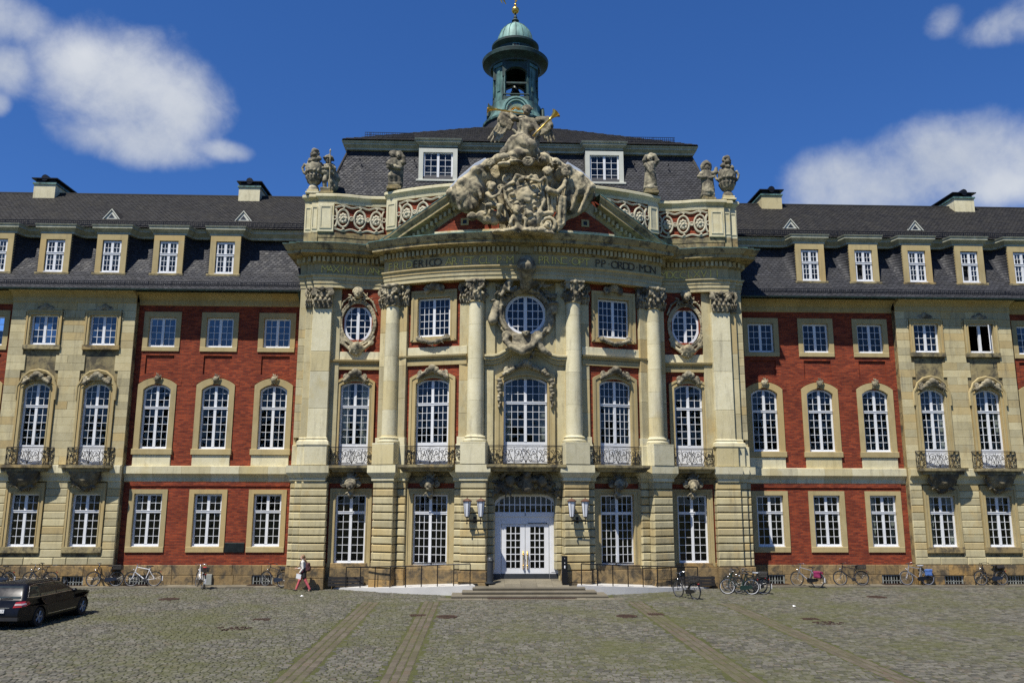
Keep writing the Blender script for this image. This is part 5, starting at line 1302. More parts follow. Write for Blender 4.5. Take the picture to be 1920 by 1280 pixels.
for s in (1, -1):
    for (a0, b0, dy) in ((9.86, 10.70, 0.0), (10.70, 11.06, 0.0), (11.06, 11.44, 0.0), (6.5, 7.16, 0.0)):
        a, b = sgn_iv(s, a0, b0); y = (yplan((a0 + b0) / 2) if a0 > 9 else -2.3) + 0.28 - 0.08
        c = ((a + b) / 2, y, 0); w = (b - a) / 2; rz = 0.0 if a0 > 9 else s * rad(26)
        sbox('attic_pedestal', -w, w, 0.0, 0.5, 17.86, 19.40, 'sandpale', c, rz)
        m = MB(); m.ring([(-w * 0.55, 18.1), (-w * 0.55, 19.2), (w * 0.55, 19.2), (w * 0.55, 18.1), (-w * 0.55, 18.1)], [(-w * 0.74, 18.03), (-w * 0.74, 19.27), (w * 0.74, 19.27), (w * 0.74, 18.03), (-w * 0.74, 18.03)], -0.03, 0.01, 0.01); part('pedestal_panel', m, 'sandpale', c, rz)
        if a0 > 10.6: m = MB(); m.prism([(-0.35, 16.98), (0.0, 16.98), (-0.02, 17.3), (0.0, 17.86), (0.35, 17.86), (0.35, 16.98)], -w * 0.96, w * 0.96, 'x'); part('attic_pedestal', m, 'sandold', c)
    # interlaced stone lattice before the brick
    def lattice(xa, xb, yfun, n, name='lattice'):
        m = MB(); zc, A = 18.62, 0.5; W = (xb - xa) / n; N = 16 * n
        P3 = lambda x, z, d=0.0: (x, yfun(x) - d, z)
        for sg in (-1, 1):
            m.tube([P3(xa + (xb - xa) * i / N, zc + sg * (0.64 - 0.05 * math.cos(2 * math.pi * i / 16)), 0.03) for i in range(N + 1)], 0.06, 5)
        for k in range(n): x = xa + W * (k + 0.5); m.tube([P3(x + 0.29 * math.cos(t * math.pi / 12), zc + 0.47 * math.sin(t * math.pi / 12), 0.05) for t in range(24)], 0.06, 6, closed=True)
        for x in (xa, xb): sg = 1 if x == xa else -1; m.tube([P3(x + sg * 0.13 * math.cos(t * math.pi / 12), zc + 0.47 * math.sin(t * math.pi / 12), 0.05) for t in range(-6, 7)], 0.06, 6)
        for k in range(n + 1):
            x = xa + W * k
            if 0 < k < n: m.tube([P3(x - 0.13, zc, 0.05), P3(x + 0.13, zc, 0.05)], 0.055, 6)
        for k in range(n + 1):
            x = xa + W * k; m.tube([P3(x + 0.1 * math.cos(t * math.pi / 5), zc + 0.1 * math.sin(t * math.pi / 5), 0.08) for t in range(10)], 0.04, 5, closed=True)
        for k in range(n):
            x = xa + W * (k + 0.5)
            for t in (-1, 1): m.tube([P3(x, zc + t * A, 0.06), P3(x + 0.06, zc + t * (A + 0.1), 0.08), P3(x - 0.05, zc + t * (A + 0.16), 0.06)], 0.05, 5)
        return m
    yo = lambda x: yplan(x) + 0.28 + 0.04
    a, b = sgn_iv(s, 7.3, 9.82); o = part('lattice', lattice(a, b, yo, 3), 'lattice', smooth=50)
    ros = Sdf((-0.3, -0.25, -0.34), (0.3, 0.1, 0.34), 0.02)
    for k in range(8): t = math.pi * k / 4; ros.ell((0.16 * math.cos(t), -0.03, 0.2 * math.sin(t)), (0.085, 0.07, 0.1), 0.02)
    ros.ell((0, -0.07, 0), (0.09, 0.08, 0.1), 0.02); ros.rough(0.01, 20, 2); rm = ros.mesh('rosette', 'lattice') if s > 0 else rm
    for k in range(3):
        x = a + (b - a) * (k + 0.5) / 3; link('rosette', rm, o, (x, yo(x) - 0.02, 18.62))
    a, b = sgn_iv(s, 3.9, 6.42); o = part('lattice', lattice(a, b, yo, 3), 'lattice', smooth=50)
    for k in range(3):
        x = a + (b - a) * (k + 0.5) / 3; link('rosette', rm, o, (x, yo(x) - 0.02, 18.62), rz=s * rad(20))

# ------------------------------------------------------------------ pediment
RK = [(7.75, 16.9), (7.4, 16.93), (7.07, 17.0), (6.5, 17.25), (6.0, 17.6), (5.4, 17.97), (4.9, 18.26), (4.2, 18.71), (3.57, 19.12), (3.0, 19.5)]
def rk_z(x):
    x = abs(x)
    for (xa, za), (xb, zb) in zip(RK, RK[1:]):
        if xb <= x <= xa: return za + (zb - za) * (xa - x) / (xa - xb)
    return 19.5 if x < 3 else 16.4
def ysm(x):      # plan line smoothed over the step, for the raking cornice
    x = abs(x); return yplan(x) if x < 6.9 else yplan(6.9) + (x - 6.9) * 0.42
for s in (1, -1):
    pr = [(-0.3, 0.06), (0.86, 0.05), (0.87, 0.0), (0.84, -0.1), (0.76, -0.2), (0.72, -0.27), (0.66, -0.29), (0.66, -0.46), (0.32, -0.5), (0.24, -0.56), (0.12, -0.60), (0.12, -0.86), (0.05, -0.92), (0.03, -1.06), (-0.05, -1.1)]
    pts = RK[:-1]; vs = []; q = len(pr)
    for i, (x, z) in enumerate(pts):
        d = 0.02; y = ysm(x); a = math.atan2(ysm(x + d) - ysm(x - d), 2 * d); nx, ny = math.sin(a), -math.cos(a)
        for (o, t) in pr: o = o if o < 0 else o * 0.74; vs.append((s * (x + nx * o), y + ny * o, max(z + t, 16.60 + 0.001 * t)))
    # cut into stones
    for i in range(len(pts) - 1):
        m = MB(); m.add(vs[i * q:(i + 2) * q], [(k, k + 1, q + k + 1, q + k) for k in range(1, q - 1)]); part('raking_cornice_stone', m, 'cornice', smooth=25)
    m = MB(); fl = []
    for i, (x, z) in enumerate(pts): fl += [tuple(Vector(vs[i * q]) + Vector((0, 0, 0.012))), tuple(Vector(vs[i * q + 1]) + Vector((s * 0.0, -0.02, 0.012))), tuple(Vector(vs[i * q + 1]) + Vector((0, -0.02, -0.035)))]
    m.add(fl, [f for i in range(len(pts) - 1) for f in ((3 * i, 3 * i + 1, 3 * i + 4, 3 * i + 3), (3 * i + 1, 3 * i + 2, 3 * i + 5, 3 * i + 4))]); part('raking_flashing', m, 'copper', smooth=25)
    m = MB(); x = 5.9
    while x > 3.3:
        y = ysm(x); a = math.atan2(ysm(x + .02) - ysm(x - .02), .04); i0 = len(m.v); m.box(-0.06, 0.06, -0.28, -0.1, -0.84, -0.62); m.rot(i0, Matrix.Translation((s * x, y, rk_z(x))) @ Matrix.Rotation(s * a, 4, 'Z')); x -= 0.22
    kind(part('raking_dentils', m, 'sand'), 'stuff')
# tympanum
tm = MB(); xs = [-7.3 + 14.6 * i / 60 for i in range(61)]
for xa, xb in zip(xs, xs[1:]):
    za, zb = max(16.96, rk_z(xa) - 0.4), max(16.96, rk_z(xb) - 0.4)
    tm.quad((xa, ysm(xa) + 0.02, 16.9), (xb, ysm(xb) + 0.02, 16.9), (xb, ysm(xb) + 0.02, zb), (xa, ysm(xa) + 0.02, za))
part('tympanum', tm, 'sand', smooth=30)
for s in (1, -1):
    bm_, sm = MB(), MB(); xs = [1.3 + 3.2 * i / 20 for i in range(21)]
    top = lambda x: min(18.35, max(17.32, rk_z(x) - 1.12))
    for xa, xb in zip(xs, xs[1:]):
        A = lambda x, z, d: (s * x, ysm(x) - d, z)
        bm_.quad(A(xa, 17.32, 0.1), A(xb, 17.32, 0.1), A(xb, top(xb), 0.1), A(xa, top(xa), 0.1))
        sm.quad(A(xa, 17.06, 0.17), A(xb, 17.06, 0.17), A(xb, 17.31, 0.17), A(xa, 17.31, 0.17)); sm.quad(A(xa, 17.31, 0.17), A(xb, 17.31, 0.17), A(xb, 17.31, 0.0), A(xa, 17.31, 0.0))
    part('tympanum_brick', bm_, 'brick', smooth=30); part('tympanum_sill', sm, 'sandpale', smooth=30)
    x = s * 3.0; m = MB(); m.ring(arc_pts(0.1, -0.1, 0.1, 0) + [(-0.1, -0.1)], arc_pts(0.2, -0.18, 0.18, 0) + [(-0.2, -0.18)], 0, 0.05, 0.05); o = part('vent', m, 'trim', (x, ysm(3.0) - 0.15, 17.75), s * rad(12)); g = MB(); g.quad((-0.1, 0.03, -0.1), (0.1, 0.03, -0.1), (0.1, 0.03, 0.1), (-0.1, 0.03, 0.1)); obj('vent_opening', g, 'black', o)

# ------------------------------------------------------------------ slates
def slates(profile, xa, xb, keep=None, w=0.24, e=0.155, sx=1, seed=1, rise=0.022):
    """real slates laid in courses along a roof profile [(y,z),...]"""
    q = np.random.RandomState(seed); vs = []; fs = []
    pts = [Vector(p) for p in profile]; L = [0]
    for a, b in zip(pts, pts[1:]): L.append(L[-1] + (b - a).length)
    def pt(t):
        t = max(0, min(L[-1], t))
        for i in range(len(L) - 1):
            if t <= L[i + 1] + 1e-9:
                k = (t - L[i]) / (L[i + 1] - L[i]); p = pts[i].lerp(pts[i + 1], k); d = (pts[i + 1] - pts[i]).normalized(); return p, d
    n = int(L[-1] / e)
    for r in range(n):
        p0, d = pt(r * e); p1, _ = pt(min(L[-1], (r + 1.25) * e)); nn = Vector((-d.y, d.x))
        if nn.y < 0: nn = -nn
        off = (r % 2) * w * 0.5; c = int((xb - xa) / w) + 2
        for i in range(-1, c):
            x0 = xa + off + i * w + q.uniform(-0.008, 0.008); x1 = x0 + w - 0.012; x0, x1 = max(x0, xa), min(x1, xb)
            if x1 - x0 < 0.04: continue
            if keep and not keep((x0 + x1) / 2, p0.x, p0.y): continue
            j = q.uniform(0, 0.004); k2 = q.uniform(-0.002, 0.002); o = len(vs); lift = nn * (rise + j); l2 = nn * (rise + j + k2); dr = d * q.uniform(-0.012, 0.012)
            A = p0 - d * 0.015 + dr; cl = 0.05
            vs += [(x0, A.x + lift.x + d.x * cl, A.y + lift.y + d.y * cl), (x0 + 0.06, A.x + lift.x, A.y + lift.y), (x1 - 0.06, A.x + l2.x, A.y + l2.y), (x1, A.x + l2.x + d.x * cl, A.y + l2.y + d.y * cl), (x1, p1.x, p1.y), (x0, p1.x, p1.y),
                   (x0 + 0.06, A.x, A.y), (x1 - 0.06, A.x, A.y), (x0, A.x + d.x * cl, A.y + d.y * cl), (x1, A.x + d.x * cl, A.y + d.y * cl)]
            fs += [(o, o + 1, o + 2, o + 3, o + 4, o + 5), (o + 6, o + 7, o + 2, o + 1), (o + 8, o + 6, o + 1, o), (o + 7, o + 9, o + 3, o + 2)]
    m = MB(); m.v = vs; m.f = fs; m.mi = [0] * len(fs); return m
def raw_mesh(m, name, mat):
    me = bpy.data.meshes.new(name); me.from_pydata(m.v, [], m.f); me.materials.append(MATS[mat]); me.update(); return me
def snow_guard(xa, xb, y, z, h=0.24, step=0.11, parent=None):
    m = MB(); L = xb - xa
    for k in range(int(L / step) + 1): x = xa + k * step; m.box(x - 0.011, x + 0.011, y - 0.007, y + 0.007, z, z + h)
    for zz in (z + 0.03, z + h * 0.5, z + h): m.box(xa, xb, y - 0.01, y + 0.01, zz - 0.014, zz + 0.014)
    x = xa + 0.3
    while x < xb: m.box(x - 0.014, x + 0.014, y - 0.012, y + 0.25, z - 0.02, z + 0.03); m.box(x - 0.014, x + 0.014, y - 0.012, y + 0.012, z - 0.05, z + h); x += 1.2
    return part('snow_guard', m, 'black', parent=parent)

DX = [15.93, 18.93, 21.93, 24.9, 27.9, 30.85]
LOW = [(-0.90, 14.90), (-0.35, 15.36), (0.35, 16.1), (0.85, 17.1), (1.35, 18.35)]
UPP = [(0.55, 18.66), (4.5, 21.95)]
for s in (1, -1):
    a, b = sgn_iv(s, 11.45, 33)
    m = MB()
    for pr in (LOW, UPP):
        for (y0, z0), (y1, z1) in zip(pr, pr[1:]): m.quad((a, y0, z0), (b, y0, z0), (b, y1, z1), (a, y1, z1))
    m.quad((a, 4.5, 21.95), (b, 4.5, 21.95), (b, 10, 16), (a, 10, 16)); m.quad((a, -0.97, 14.87), (b, -0.97, 14.87), (b, -0.90, 14.90), (a, -0.90, 14.90)); m.quad((a, -0.9, 14.87), (b, -0.9, 14.87), (b, 0.4, 14.87), (a, 0.4, 14.87))
    roof = part('wing_roof', m, 'slate')
    doors = [s * x for x in DX]
    def keep(x, y, z): return not any(abs(x - d) < 0.72 and 15.95 < z < 18.3 for d in doors)
    kind(link('slates', raw_mesh(slates(LOW, a, b, keep, seed=3 + s), 'slates', 'slate'), roof), 'stuff')
    kind(link('slates', raw_mesh(slates(UPP, a, b, None, seed=8 + s), 'slates', 'slateold'), roof), 'stuff')
    m = MB(); m.tube([(a, 4.5, 21.97), (b, 4.5, 21.97)], 0.07, 6); part('ridge', m, 'slateold')
    snow_guard(a, b, -0.66, 15.10); snow_guard(a, b, 0.62, 18.76, 0.26)
    # upper cornice stepping out over the dormers
    path = [(11.45, 0.98)]
    for x in DX:
        path += [(x - 1.18, 0.98), (x - 0.98, 0.8), (x - 0.86, 0.3), (x + 0.86, 0.3), (x + 0.98, 0.8), (x + 1.18, 0.98)]
    path.append((33, 0.98))
    if s < 0: path = [(-x, y) for x, y in reversed(path)]
    m = MB(); m.sweep(path, [(-0.1, 18.14), (0.04, 18.15), (0.04, 18.26), (0.1, 18.3), (0.2, 18.42), (0.24, 18.44), (0.24, 18.55), (0.28, 18.58), (0.3, 18.64), (-0.8, 18.70)]); part('roof_cornice', m, 'cornicegreen', smooth=25)
    for i, x in enumerate(DX):
        X = s * x; c = (X, 0.2, 0)
        d = MB()
        for t in (-1, 1): u, v = sorted((t * 0.5, t * 0.80)); d.box(u, v, 0.0, 0.3, 16.0, 17.82)
        d.box(-0.80, 0.80, 0.002, 0.3, 17.822, 18.15)
        do = part('dormer', d, 'trim', c)
        m = MB(); m.block(-0.9, 0.9, -0.1, 0.35, 15.86, 16.0, 0.02); obj('sill', m, 'sandold', do)
        def slope_y(z):
            for (y0, z0), (y1, z1) in zip(LOW, LOW[1:]):
                if z <= z1: return y0 + (y1 - y0) * (z - z0) / (z1 - z0)
            return LOW[-1][0]
        for t in (-1, 1):     # swept cheeks: courses of slate curving out of the dormer side into the roof
            m = MB(); nz, nu = 15, 7
            for r in range(nz):
                za, zb = 15.9 + 2.35 * r / nz, 15.9 + 2.35 * (r + 1.15) / nz; row = []
                for z, lift in ((za, 0.03), (zb, 0.004)):
                    wd = 0.34 + 0.3 * ((z - 15.9) / 2.35); ys = slope_y(min(z, 18.3)) - 0.2 + 0.03; pts = []
                    for k in range(nu + 1):
                        u = k / nu; pts.append((t * (0.785 + wd * (1 - math.cos(u * math.pi / 2)) + lift * 0.7 * (1 - u)), 0.10 + (max(ys, 0.12) - 0.10) * math.sin(u * math.pi / 2) - lift, z + 0.06 * math.sin(u * math.pi) * (1 if lift > 0.01 else 1)))
                    row.append(pts)
                for k in range(nu): m.quad(row[0][k], row[0][k + 1], row[1][k + 1], row[1][k])
            link('cheek', raw_mesh(m, 'cheek', 'slate'), do)
        m = MB(); m.box(-0.78, 0.78, 0.25, 0.9, 18.14, 18.2); obj('dormer_top', m, 'slate', do)
        lk = WIN['dmo' if (s > 0 and i in (1, 3)) else 'dm']; w = link('frame', lk['frame'], do, (0, 0.08, 16.06)); link('glazing_bars', lk['bars'], do, (0, 0.08, 16.06))
        add_glass(lk, Matrix.Translation((X, 0.28, 16.06))); g = MB(); g.quad((-0.5, 0.42, 15.9), (0.5, 0.42, 15.9), (0.5, 0.42, 17.8), (-0.5, 0.42, 17.8)); obj('curtain_or_dark_back', g, 'curtain' if s < 0 or i in (0, 2) else 'interior', do)  # backing sheet: curtain cloth in some dormers, painted room darkness in others
    for x in (15.45, 22.68, 29.9):
        X = s * x; m = MB(); m.prism([(-0.36, 0), (0.36, 0), (0, 0.46)], 0, 0.06); m.prism([(-0.5, -0.02), (-0.42, -0.02), (0, 0.52), (0.42, -0.02), (0.5, -0.02), (0, 0.6)], -0.05, 1.0)
        v = part('roof_vent', m, 'whiteshade', (X, 1.45, 19.42)); g = MB(); g.prism([(-0.17, 0.07), (0.17, 0.07), (0, 0.3)], -0.012, 0.0); obj('louvre', g, 'anthracite', v)
        h = MB(); h.add([(-0.52, -0.06, -0.05), (0, -0.06, 0.62), (0.52, -0.06, -0.05), (0, 1.0, 0.64), (-0.75, 0.35, 0.1), (0.75, 0.35, 0.1)], [(0, 1, 3, 4), (1, 2, 5, 3)]); obj('hood', h, 'slateold', v)
    for x in ([15.35, 27.25] if s > 0 else [15.95, 27.85]):
        m = MB(); m.box(-0.62, 0.62, 0, 6.5, -1.5, 0.62); ch = part('chimney', m, 'sandpale', (s * x, 3.9, 21.7))
        m = MB(); m.box(-0.68, 0.68, -0.06, 6.6, 0.62, 0.72); obj('chimney_rim', m, 'copper', ch)
        m = MB(); m.box(-0.55, 0.55, 0.05, 6.4, 0.72, 0.93); m.box(-0.74, 0.74, -0.12, 6.7, 0.93, 0.99)
        m.tube([(0, -0.1, 1.0), (0, 6.6, 1.0)], 0.2, 10); obj('chimney_hood', m, 'black', ch)

# ------------------------------------------------------------------ pavilion roof
MANS = [(-0.75, 19.6), (0.62, 23.3)]
rw_ = lambda z: 10.78 - (z - 19.6) * 0.305
m = MB(); a0, a1 = rw_(19.6), rw_(23.3)
m.quad((-a0, -0.75, 19.6), (a0, -0.75, 19.6), (a1, 0.62, 23.3), (-a1, 0.62, 23.3))
for t in (-1, 1): m.quad((t * a0, -0.75, 19.6), (t * a1, 0.62, 23.3), (t * a1, 11, 23.3), (t * a0, 12, 19.6))
m.box(-11.35, 11.35, 0.5, 12, 14.9, 19.8); m.quad((-11.3, -1.2, 19.85), (11.3, -1.2, 19.85), (11.3, 0.6, 19.85), (-11.3, 0.6, 19.85))
proof = part('pavilion_roof', m, 'slate')
PD = 4.6
for t in (-1, 1): m = MB(); m.tube([(t * (rw_(19.6) + 0.0), -0.76, 19.6), (t * rw_(23.3), 0.6, 23.3)], 0.075, 6); part('hip_roll', m, 'slateold', smooth=60)
kp = lambda x, y, z: abs(x) < rw_(z) - 0.02 and not any(abs(x - d) < 0.98 and 21.3 < z < 23.25 for d in (-PD, PD))
kind(link('slates', raw_mesh(slates(MANS, -10.9, 10.9, kp, w=0.21, e=0.13, seed=21), 'slates', 'slate'), proof), 'stuff')
m = MB(); UPR = (( -9.95, 0.1, 23.78), (9.95, 0.1, 23.78), (9.95, 12, 23.78), (-9.95, 12, 23.78)); TOP = ((-2.2, 4.6, 26.75), (2.2, 4.6, 26.75), (2.2, 7.4, 26.75), (-2.2, 7.4, 26.75))
for i in range(4): j = (i + 1) % 4; m.quad(UPR[i], UPR[j], TOP[j], TOP[i])
m.quad(*TOP); part('pavilion_upper_roof', m, 'slateold')
def kp2(x, y, z): return abs(x) < 9.95 - (z - 23.78) / 2.97 * 7.75
kind(link('slates', raw_mesh(slates([(0.12, 23.79), (4.6, 26.76)], -9.9, 9.9, kp2, w=0.27, e=0.2, seed=23), 'slates', 'slateold'), proof), 'stuff')
path = [(-9.68, 11), (-9.68, 0.5)]
for d in (-PD, PD): path += [(d - 1.2, 0.5), (d - 1.05, 0.35), (d - 1.02, -0.02), (d + 1.02, -0.02), (d + 1.05, 0.35), (d + 1.2, 0.5)]
path += [(9.68, 0.5), (9.68, 11)]
m = MB(); m.sweep(path, [(-0.2, 23.30), (0.05, 23.32), (0.05, 23.42), (0.1, 23.45), (0.2, 23.54), (0.22, 23.55), (0.22, 23.64), (0.27, 23.67), (0.3, 23.75), (-0.6, 23.80)]); part('pavilion_roof_cornice', m, 'cornicegreen', smooth=25)
snow_guard(-8.75, -6.0, 0.6, 24.12, 0.3, 0.12); snow_guard(6.0, 8.75, 0.6, 24.12, 0.3, 0.12)
for d in (-PD, PD):
    c = (d, -0.1, 0); k = MB()
    for t in (-1, 1): u, v = sorted((t * 0.82, t * 1.06)); k.box(u, v, 0.0, 0.4, 21.4, 23.0)
    k.box(-1.06, 1.06, 0.002, 0.4, 23.002, 23.24); do = part('dormer', k, 'whiteshade', c)
    m = MB(); m.block(-1.18, 1.18, -0.1, 0.4, 21.28, 21.4, 0.02); obj('sill', m, 'whiteshade', do)
    for t in (-1, 1): m = MB(); m.quad((t * 1.05, 0.3, 21.3), (t * 1.05, 0.3, 23.3), (t * 1.12, 0.75, 23.3), (t * 1.12, 0.2, 21.3)); obj('cheek', m, 'slate', do)
    lk = WIN['pd']
    add_glass(lk, Matrix.Translation((d, 0.0, 21.42)))
    for nm in ('frame', 'bars'): link({'frame': 'frame', 'bars': 'glazing_bars'}[nm], lk[nm], do, (0, 0.1, 21.42))
    g = MB(); g.quad((-0.85, 0.42, 21.3), (0.85, 0.42, 21.3), (0.85, 0.42, 23.1), (-0.85, 0.42, 23.1)); obj('curtain_or_dark_back', g, 'interior', do)  # dark sheet: the unlit room's shade put into its colour
for x in (-8.9, -7.2, -5.9, -2.3, 2.2, 6.3, 8.2):
    m = MB(); m.tube([(x, 0.2, 22.55), (x, 0.05, 22.5), (x, 0.02, 22.62)], 0.03, 5); part('roof_hook', m, 'black')

# ------------------------------------------------------------------ bell turret
TX, TY = -0.12, 6.0
T = part('bell_turret', (lambda m: (m.lathe([(1.98, 25.6), (1.98, 27.0), (1.95, 27.35), (1.8, 27.75), (1.62, 28.0)], 36), m)[1])(MB()), 'slate', (TX, TY, 0), smooth=40)
def tpart(name, m, mat, smooth=35): return obj(name, m, mat, T, smooth=smooth)
m = MB(); m.lathe([(1.99, 27.28), (2.06, 27.3), (2.08, 27.42), (1.97, 27.48), (1.75, 27.86), (1.66, 28.05), (1.66, 28.55), (1.60, 28.6), (1.2, 28.62)], 40); tpart('turret_base', m, 'copper')
AN = rad(33)
for k in range(4):
    a = k * math.pi / 2; m = MB(); a0, a1 = a + AN, a + math.pi / 2 - AN; n = 8
    vs = []
    for (r, z) in ((1.52, 28.6), (1.52, 31.25), (1.12, 31.25), (1.12, 28.6)):
        vs += [(r * math.cos(a0 + (a1 - a0) * i / n), r * math.sin(a0 + (a1 - a0) * i / n), z) for i in range(n + 1)]
    fs = [(q * (n + 1) + i, q * (n + 1) + i + 1, ((q + 1) % 4) * (n + 1) + i + 1, ((q + 1) % 4) * (n + 1) + i) for q in range(4) for i in range(n)] + [(0, n + 1, 2 * (n + 1), 3 * (n + 1)), (n, 2 * n + 1, 3 * n + 2, 4 * n + 3)]
    m.add(vs, fs); tpart('pier', m, 'copper')
    m = MB()
    for da in (-0.3, 0.3):
        am = (a0 + a1) / 2 + da; R_ = 1.54; i0 = len(m.v); m.box(-0.05, 0.05, -0.05, 0.03, 28.62, 31.2); m.rot(i0, Matrix.Rotation(am + math.pi / 2, 4, 'Z') @ Matrix.Translation((0, -R_, 0)))
    am = (a0 + a1) / 2; i0 = len(m.v); m.box(-0.4, 0.4, -0.09, 0.03, 30.95, 31.15); m.box(-0.36, 0.36, -0.07, 0.03, 28.62, 28.95); m.box(-0.12, 0.12, -0.06, 0.03, 29.3, 30.7); m.rot(i0, Matrix.Rotation(am + math.pi / 2, 4, 'Z') @ Matrix.Translation((0, -1.5, 0))); tpart('pier_panel', m, 'copper')
    # arch head, sill rail and arched hood over each opening
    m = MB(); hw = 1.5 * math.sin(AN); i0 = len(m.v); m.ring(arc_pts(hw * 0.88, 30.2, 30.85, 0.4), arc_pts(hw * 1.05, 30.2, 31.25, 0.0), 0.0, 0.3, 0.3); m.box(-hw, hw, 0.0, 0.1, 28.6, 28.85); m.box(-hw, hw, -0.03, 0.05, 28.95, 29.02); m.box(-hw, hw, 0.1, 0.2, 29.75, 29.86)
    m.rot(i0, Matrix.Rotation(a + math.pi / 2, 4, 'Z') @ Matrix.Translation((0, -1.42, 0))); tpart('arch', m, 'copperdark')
    m = MB(); i0 = len(m.v); m.tube([(0.78 * math.cos(math.pi * i / 12), -0.05, 27.75 + 0.85 * math.sin(math.pi * i / 12)) for i in range(13)], 0.1, 6); m.tube([(0.62 * math.cos(math.pi * i / 12), -0.05, 27.75 + 0.68 * math.sin(math.pi * i / 12)) for i in range(13)], 0.07, 6)
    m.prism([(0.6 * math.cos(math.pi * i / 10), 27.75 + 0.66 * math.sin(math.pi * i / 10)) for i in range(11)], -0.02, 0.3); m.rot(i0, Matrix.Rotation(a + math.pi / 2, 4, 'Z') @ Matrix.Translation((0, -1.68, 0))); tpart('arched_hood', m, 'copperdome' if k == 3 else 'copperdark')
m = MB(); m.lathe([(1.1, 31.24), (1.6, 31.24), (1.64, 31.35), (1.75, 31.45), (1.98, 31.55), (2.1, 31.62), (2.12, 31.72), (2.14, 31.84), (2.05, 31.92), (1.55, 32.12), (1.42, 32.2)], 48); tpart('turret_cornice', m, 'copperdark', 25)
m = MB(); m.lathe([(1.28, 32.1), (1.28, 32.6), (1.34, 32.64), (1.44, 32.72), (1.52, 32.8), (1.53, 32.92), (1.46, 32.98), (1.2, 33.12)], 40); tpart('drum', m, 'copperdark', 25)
m = MB(); m.box(-0.22, 0.22, -1.32, -1.2, 32.22, 32.55); tpart('drum_window', m, 'copper'); m = MB(); m.box(-0.17, -0.02, -1.335, -1.3, 32.27, 32.5); m.box(0.02, 0.17, -1.335, -1.3, 32.27, 32.5); tpart('drum_window_glass', m, 'black')
m = MB(); m.lathe([(1.17, 33.1), (1.16, 33.3), (1.1, 33.6), (0.96, 33.95), (0.74, 34.25), (0.5, 34.45), (0.26, 34.57)], 40); tpart('dome', m, 'copperdome', 60)
m = MB()
for k in range(16):
    a = 2 * math.pi * k / 16; m.tube([(r * math.cos(a), r * math.sin(a), z) for r, z in ((1.18, 33.12), (1.17, 33.3), (1.11, 33.6), (0.97, 33.96), (0.75, 34.26), (0.5, 34.47), (0.26, 34.6))], 0.022, 4)
tpart('dome_ribs', m, 'copper')
m = MB(); m.lathe([(0.3, 34.52), (0.28, 34.62), (0.2, 34.68), (0.17, 34.78), (0.24, 34.84), (0.2, 34.92), (0.1, 35.0), (0.13, 35.08), (0.08, 35.2), (0.05, 35.4)], 16); tpart('finial', m, 'copperdark', 50)
m = MB(); m.sphere((0, 0, 35.62), 0.25, 16, 12); m.tube([(0, 0, 35.85), (0, 0, 37.4)], 0.035, 6); m.sphere((0, 0, 36.02), 0.09); tpart('gilt_ball', m, 'gold', 80)
s_ = Sdf((-1.3, -0.25, 35.9), (0.5, 0.25, 37.6), 0.03); s_.cap((-0.7, 0, 36.62), (-0.15, 0, 36.66), 0.17, 0.14, 0.05); s_.path([(-0.15, 0, 36.7), (0.1, 0, 37.0), (0.28, 0, 36.95)], 0.1, 0.06, 0.04); s_.path([(-0.6, 0.06, 36.55), (-0.75, 0.06, 36.35), (-0.62, 0.06, 36.1)], 0.06, 0.035, 0.03); s_.path([(-0.75, -0.06, 36.55), (-0.95, -0.06, 36.3), (-0.86, -0.06, 36.08)], 0.06, 0.035, 0.03); s_.path([(-0.2, 0, 36.55), (0.1, 0, 36.4), (0.05, 0, 36.2)], 0.055, 0.03, 0.03); s_.path([(-0.85, 0, 36.7), (-1.1, 0, 36.75), (-1.15, 0, 36.4)], 0.07, 0.03, 0.03)
link('weather_vane', s_.mesh('weather_vane', 'gold'), T)
m = MB()
for z in (29.7, 28.75):
    m.lathe([(0.0, z + 0.62), (0.14, z + 0.6), (0.2, z + 0.5), (0.23, z + 0.25), (0.32, z + 0.05), (0.36, z)], 16); m.box(-1.1, 1.1, -0.06, 0.06, z + 0.64, z + 0.72)
tpart('bell', m, 'bronze', 40)

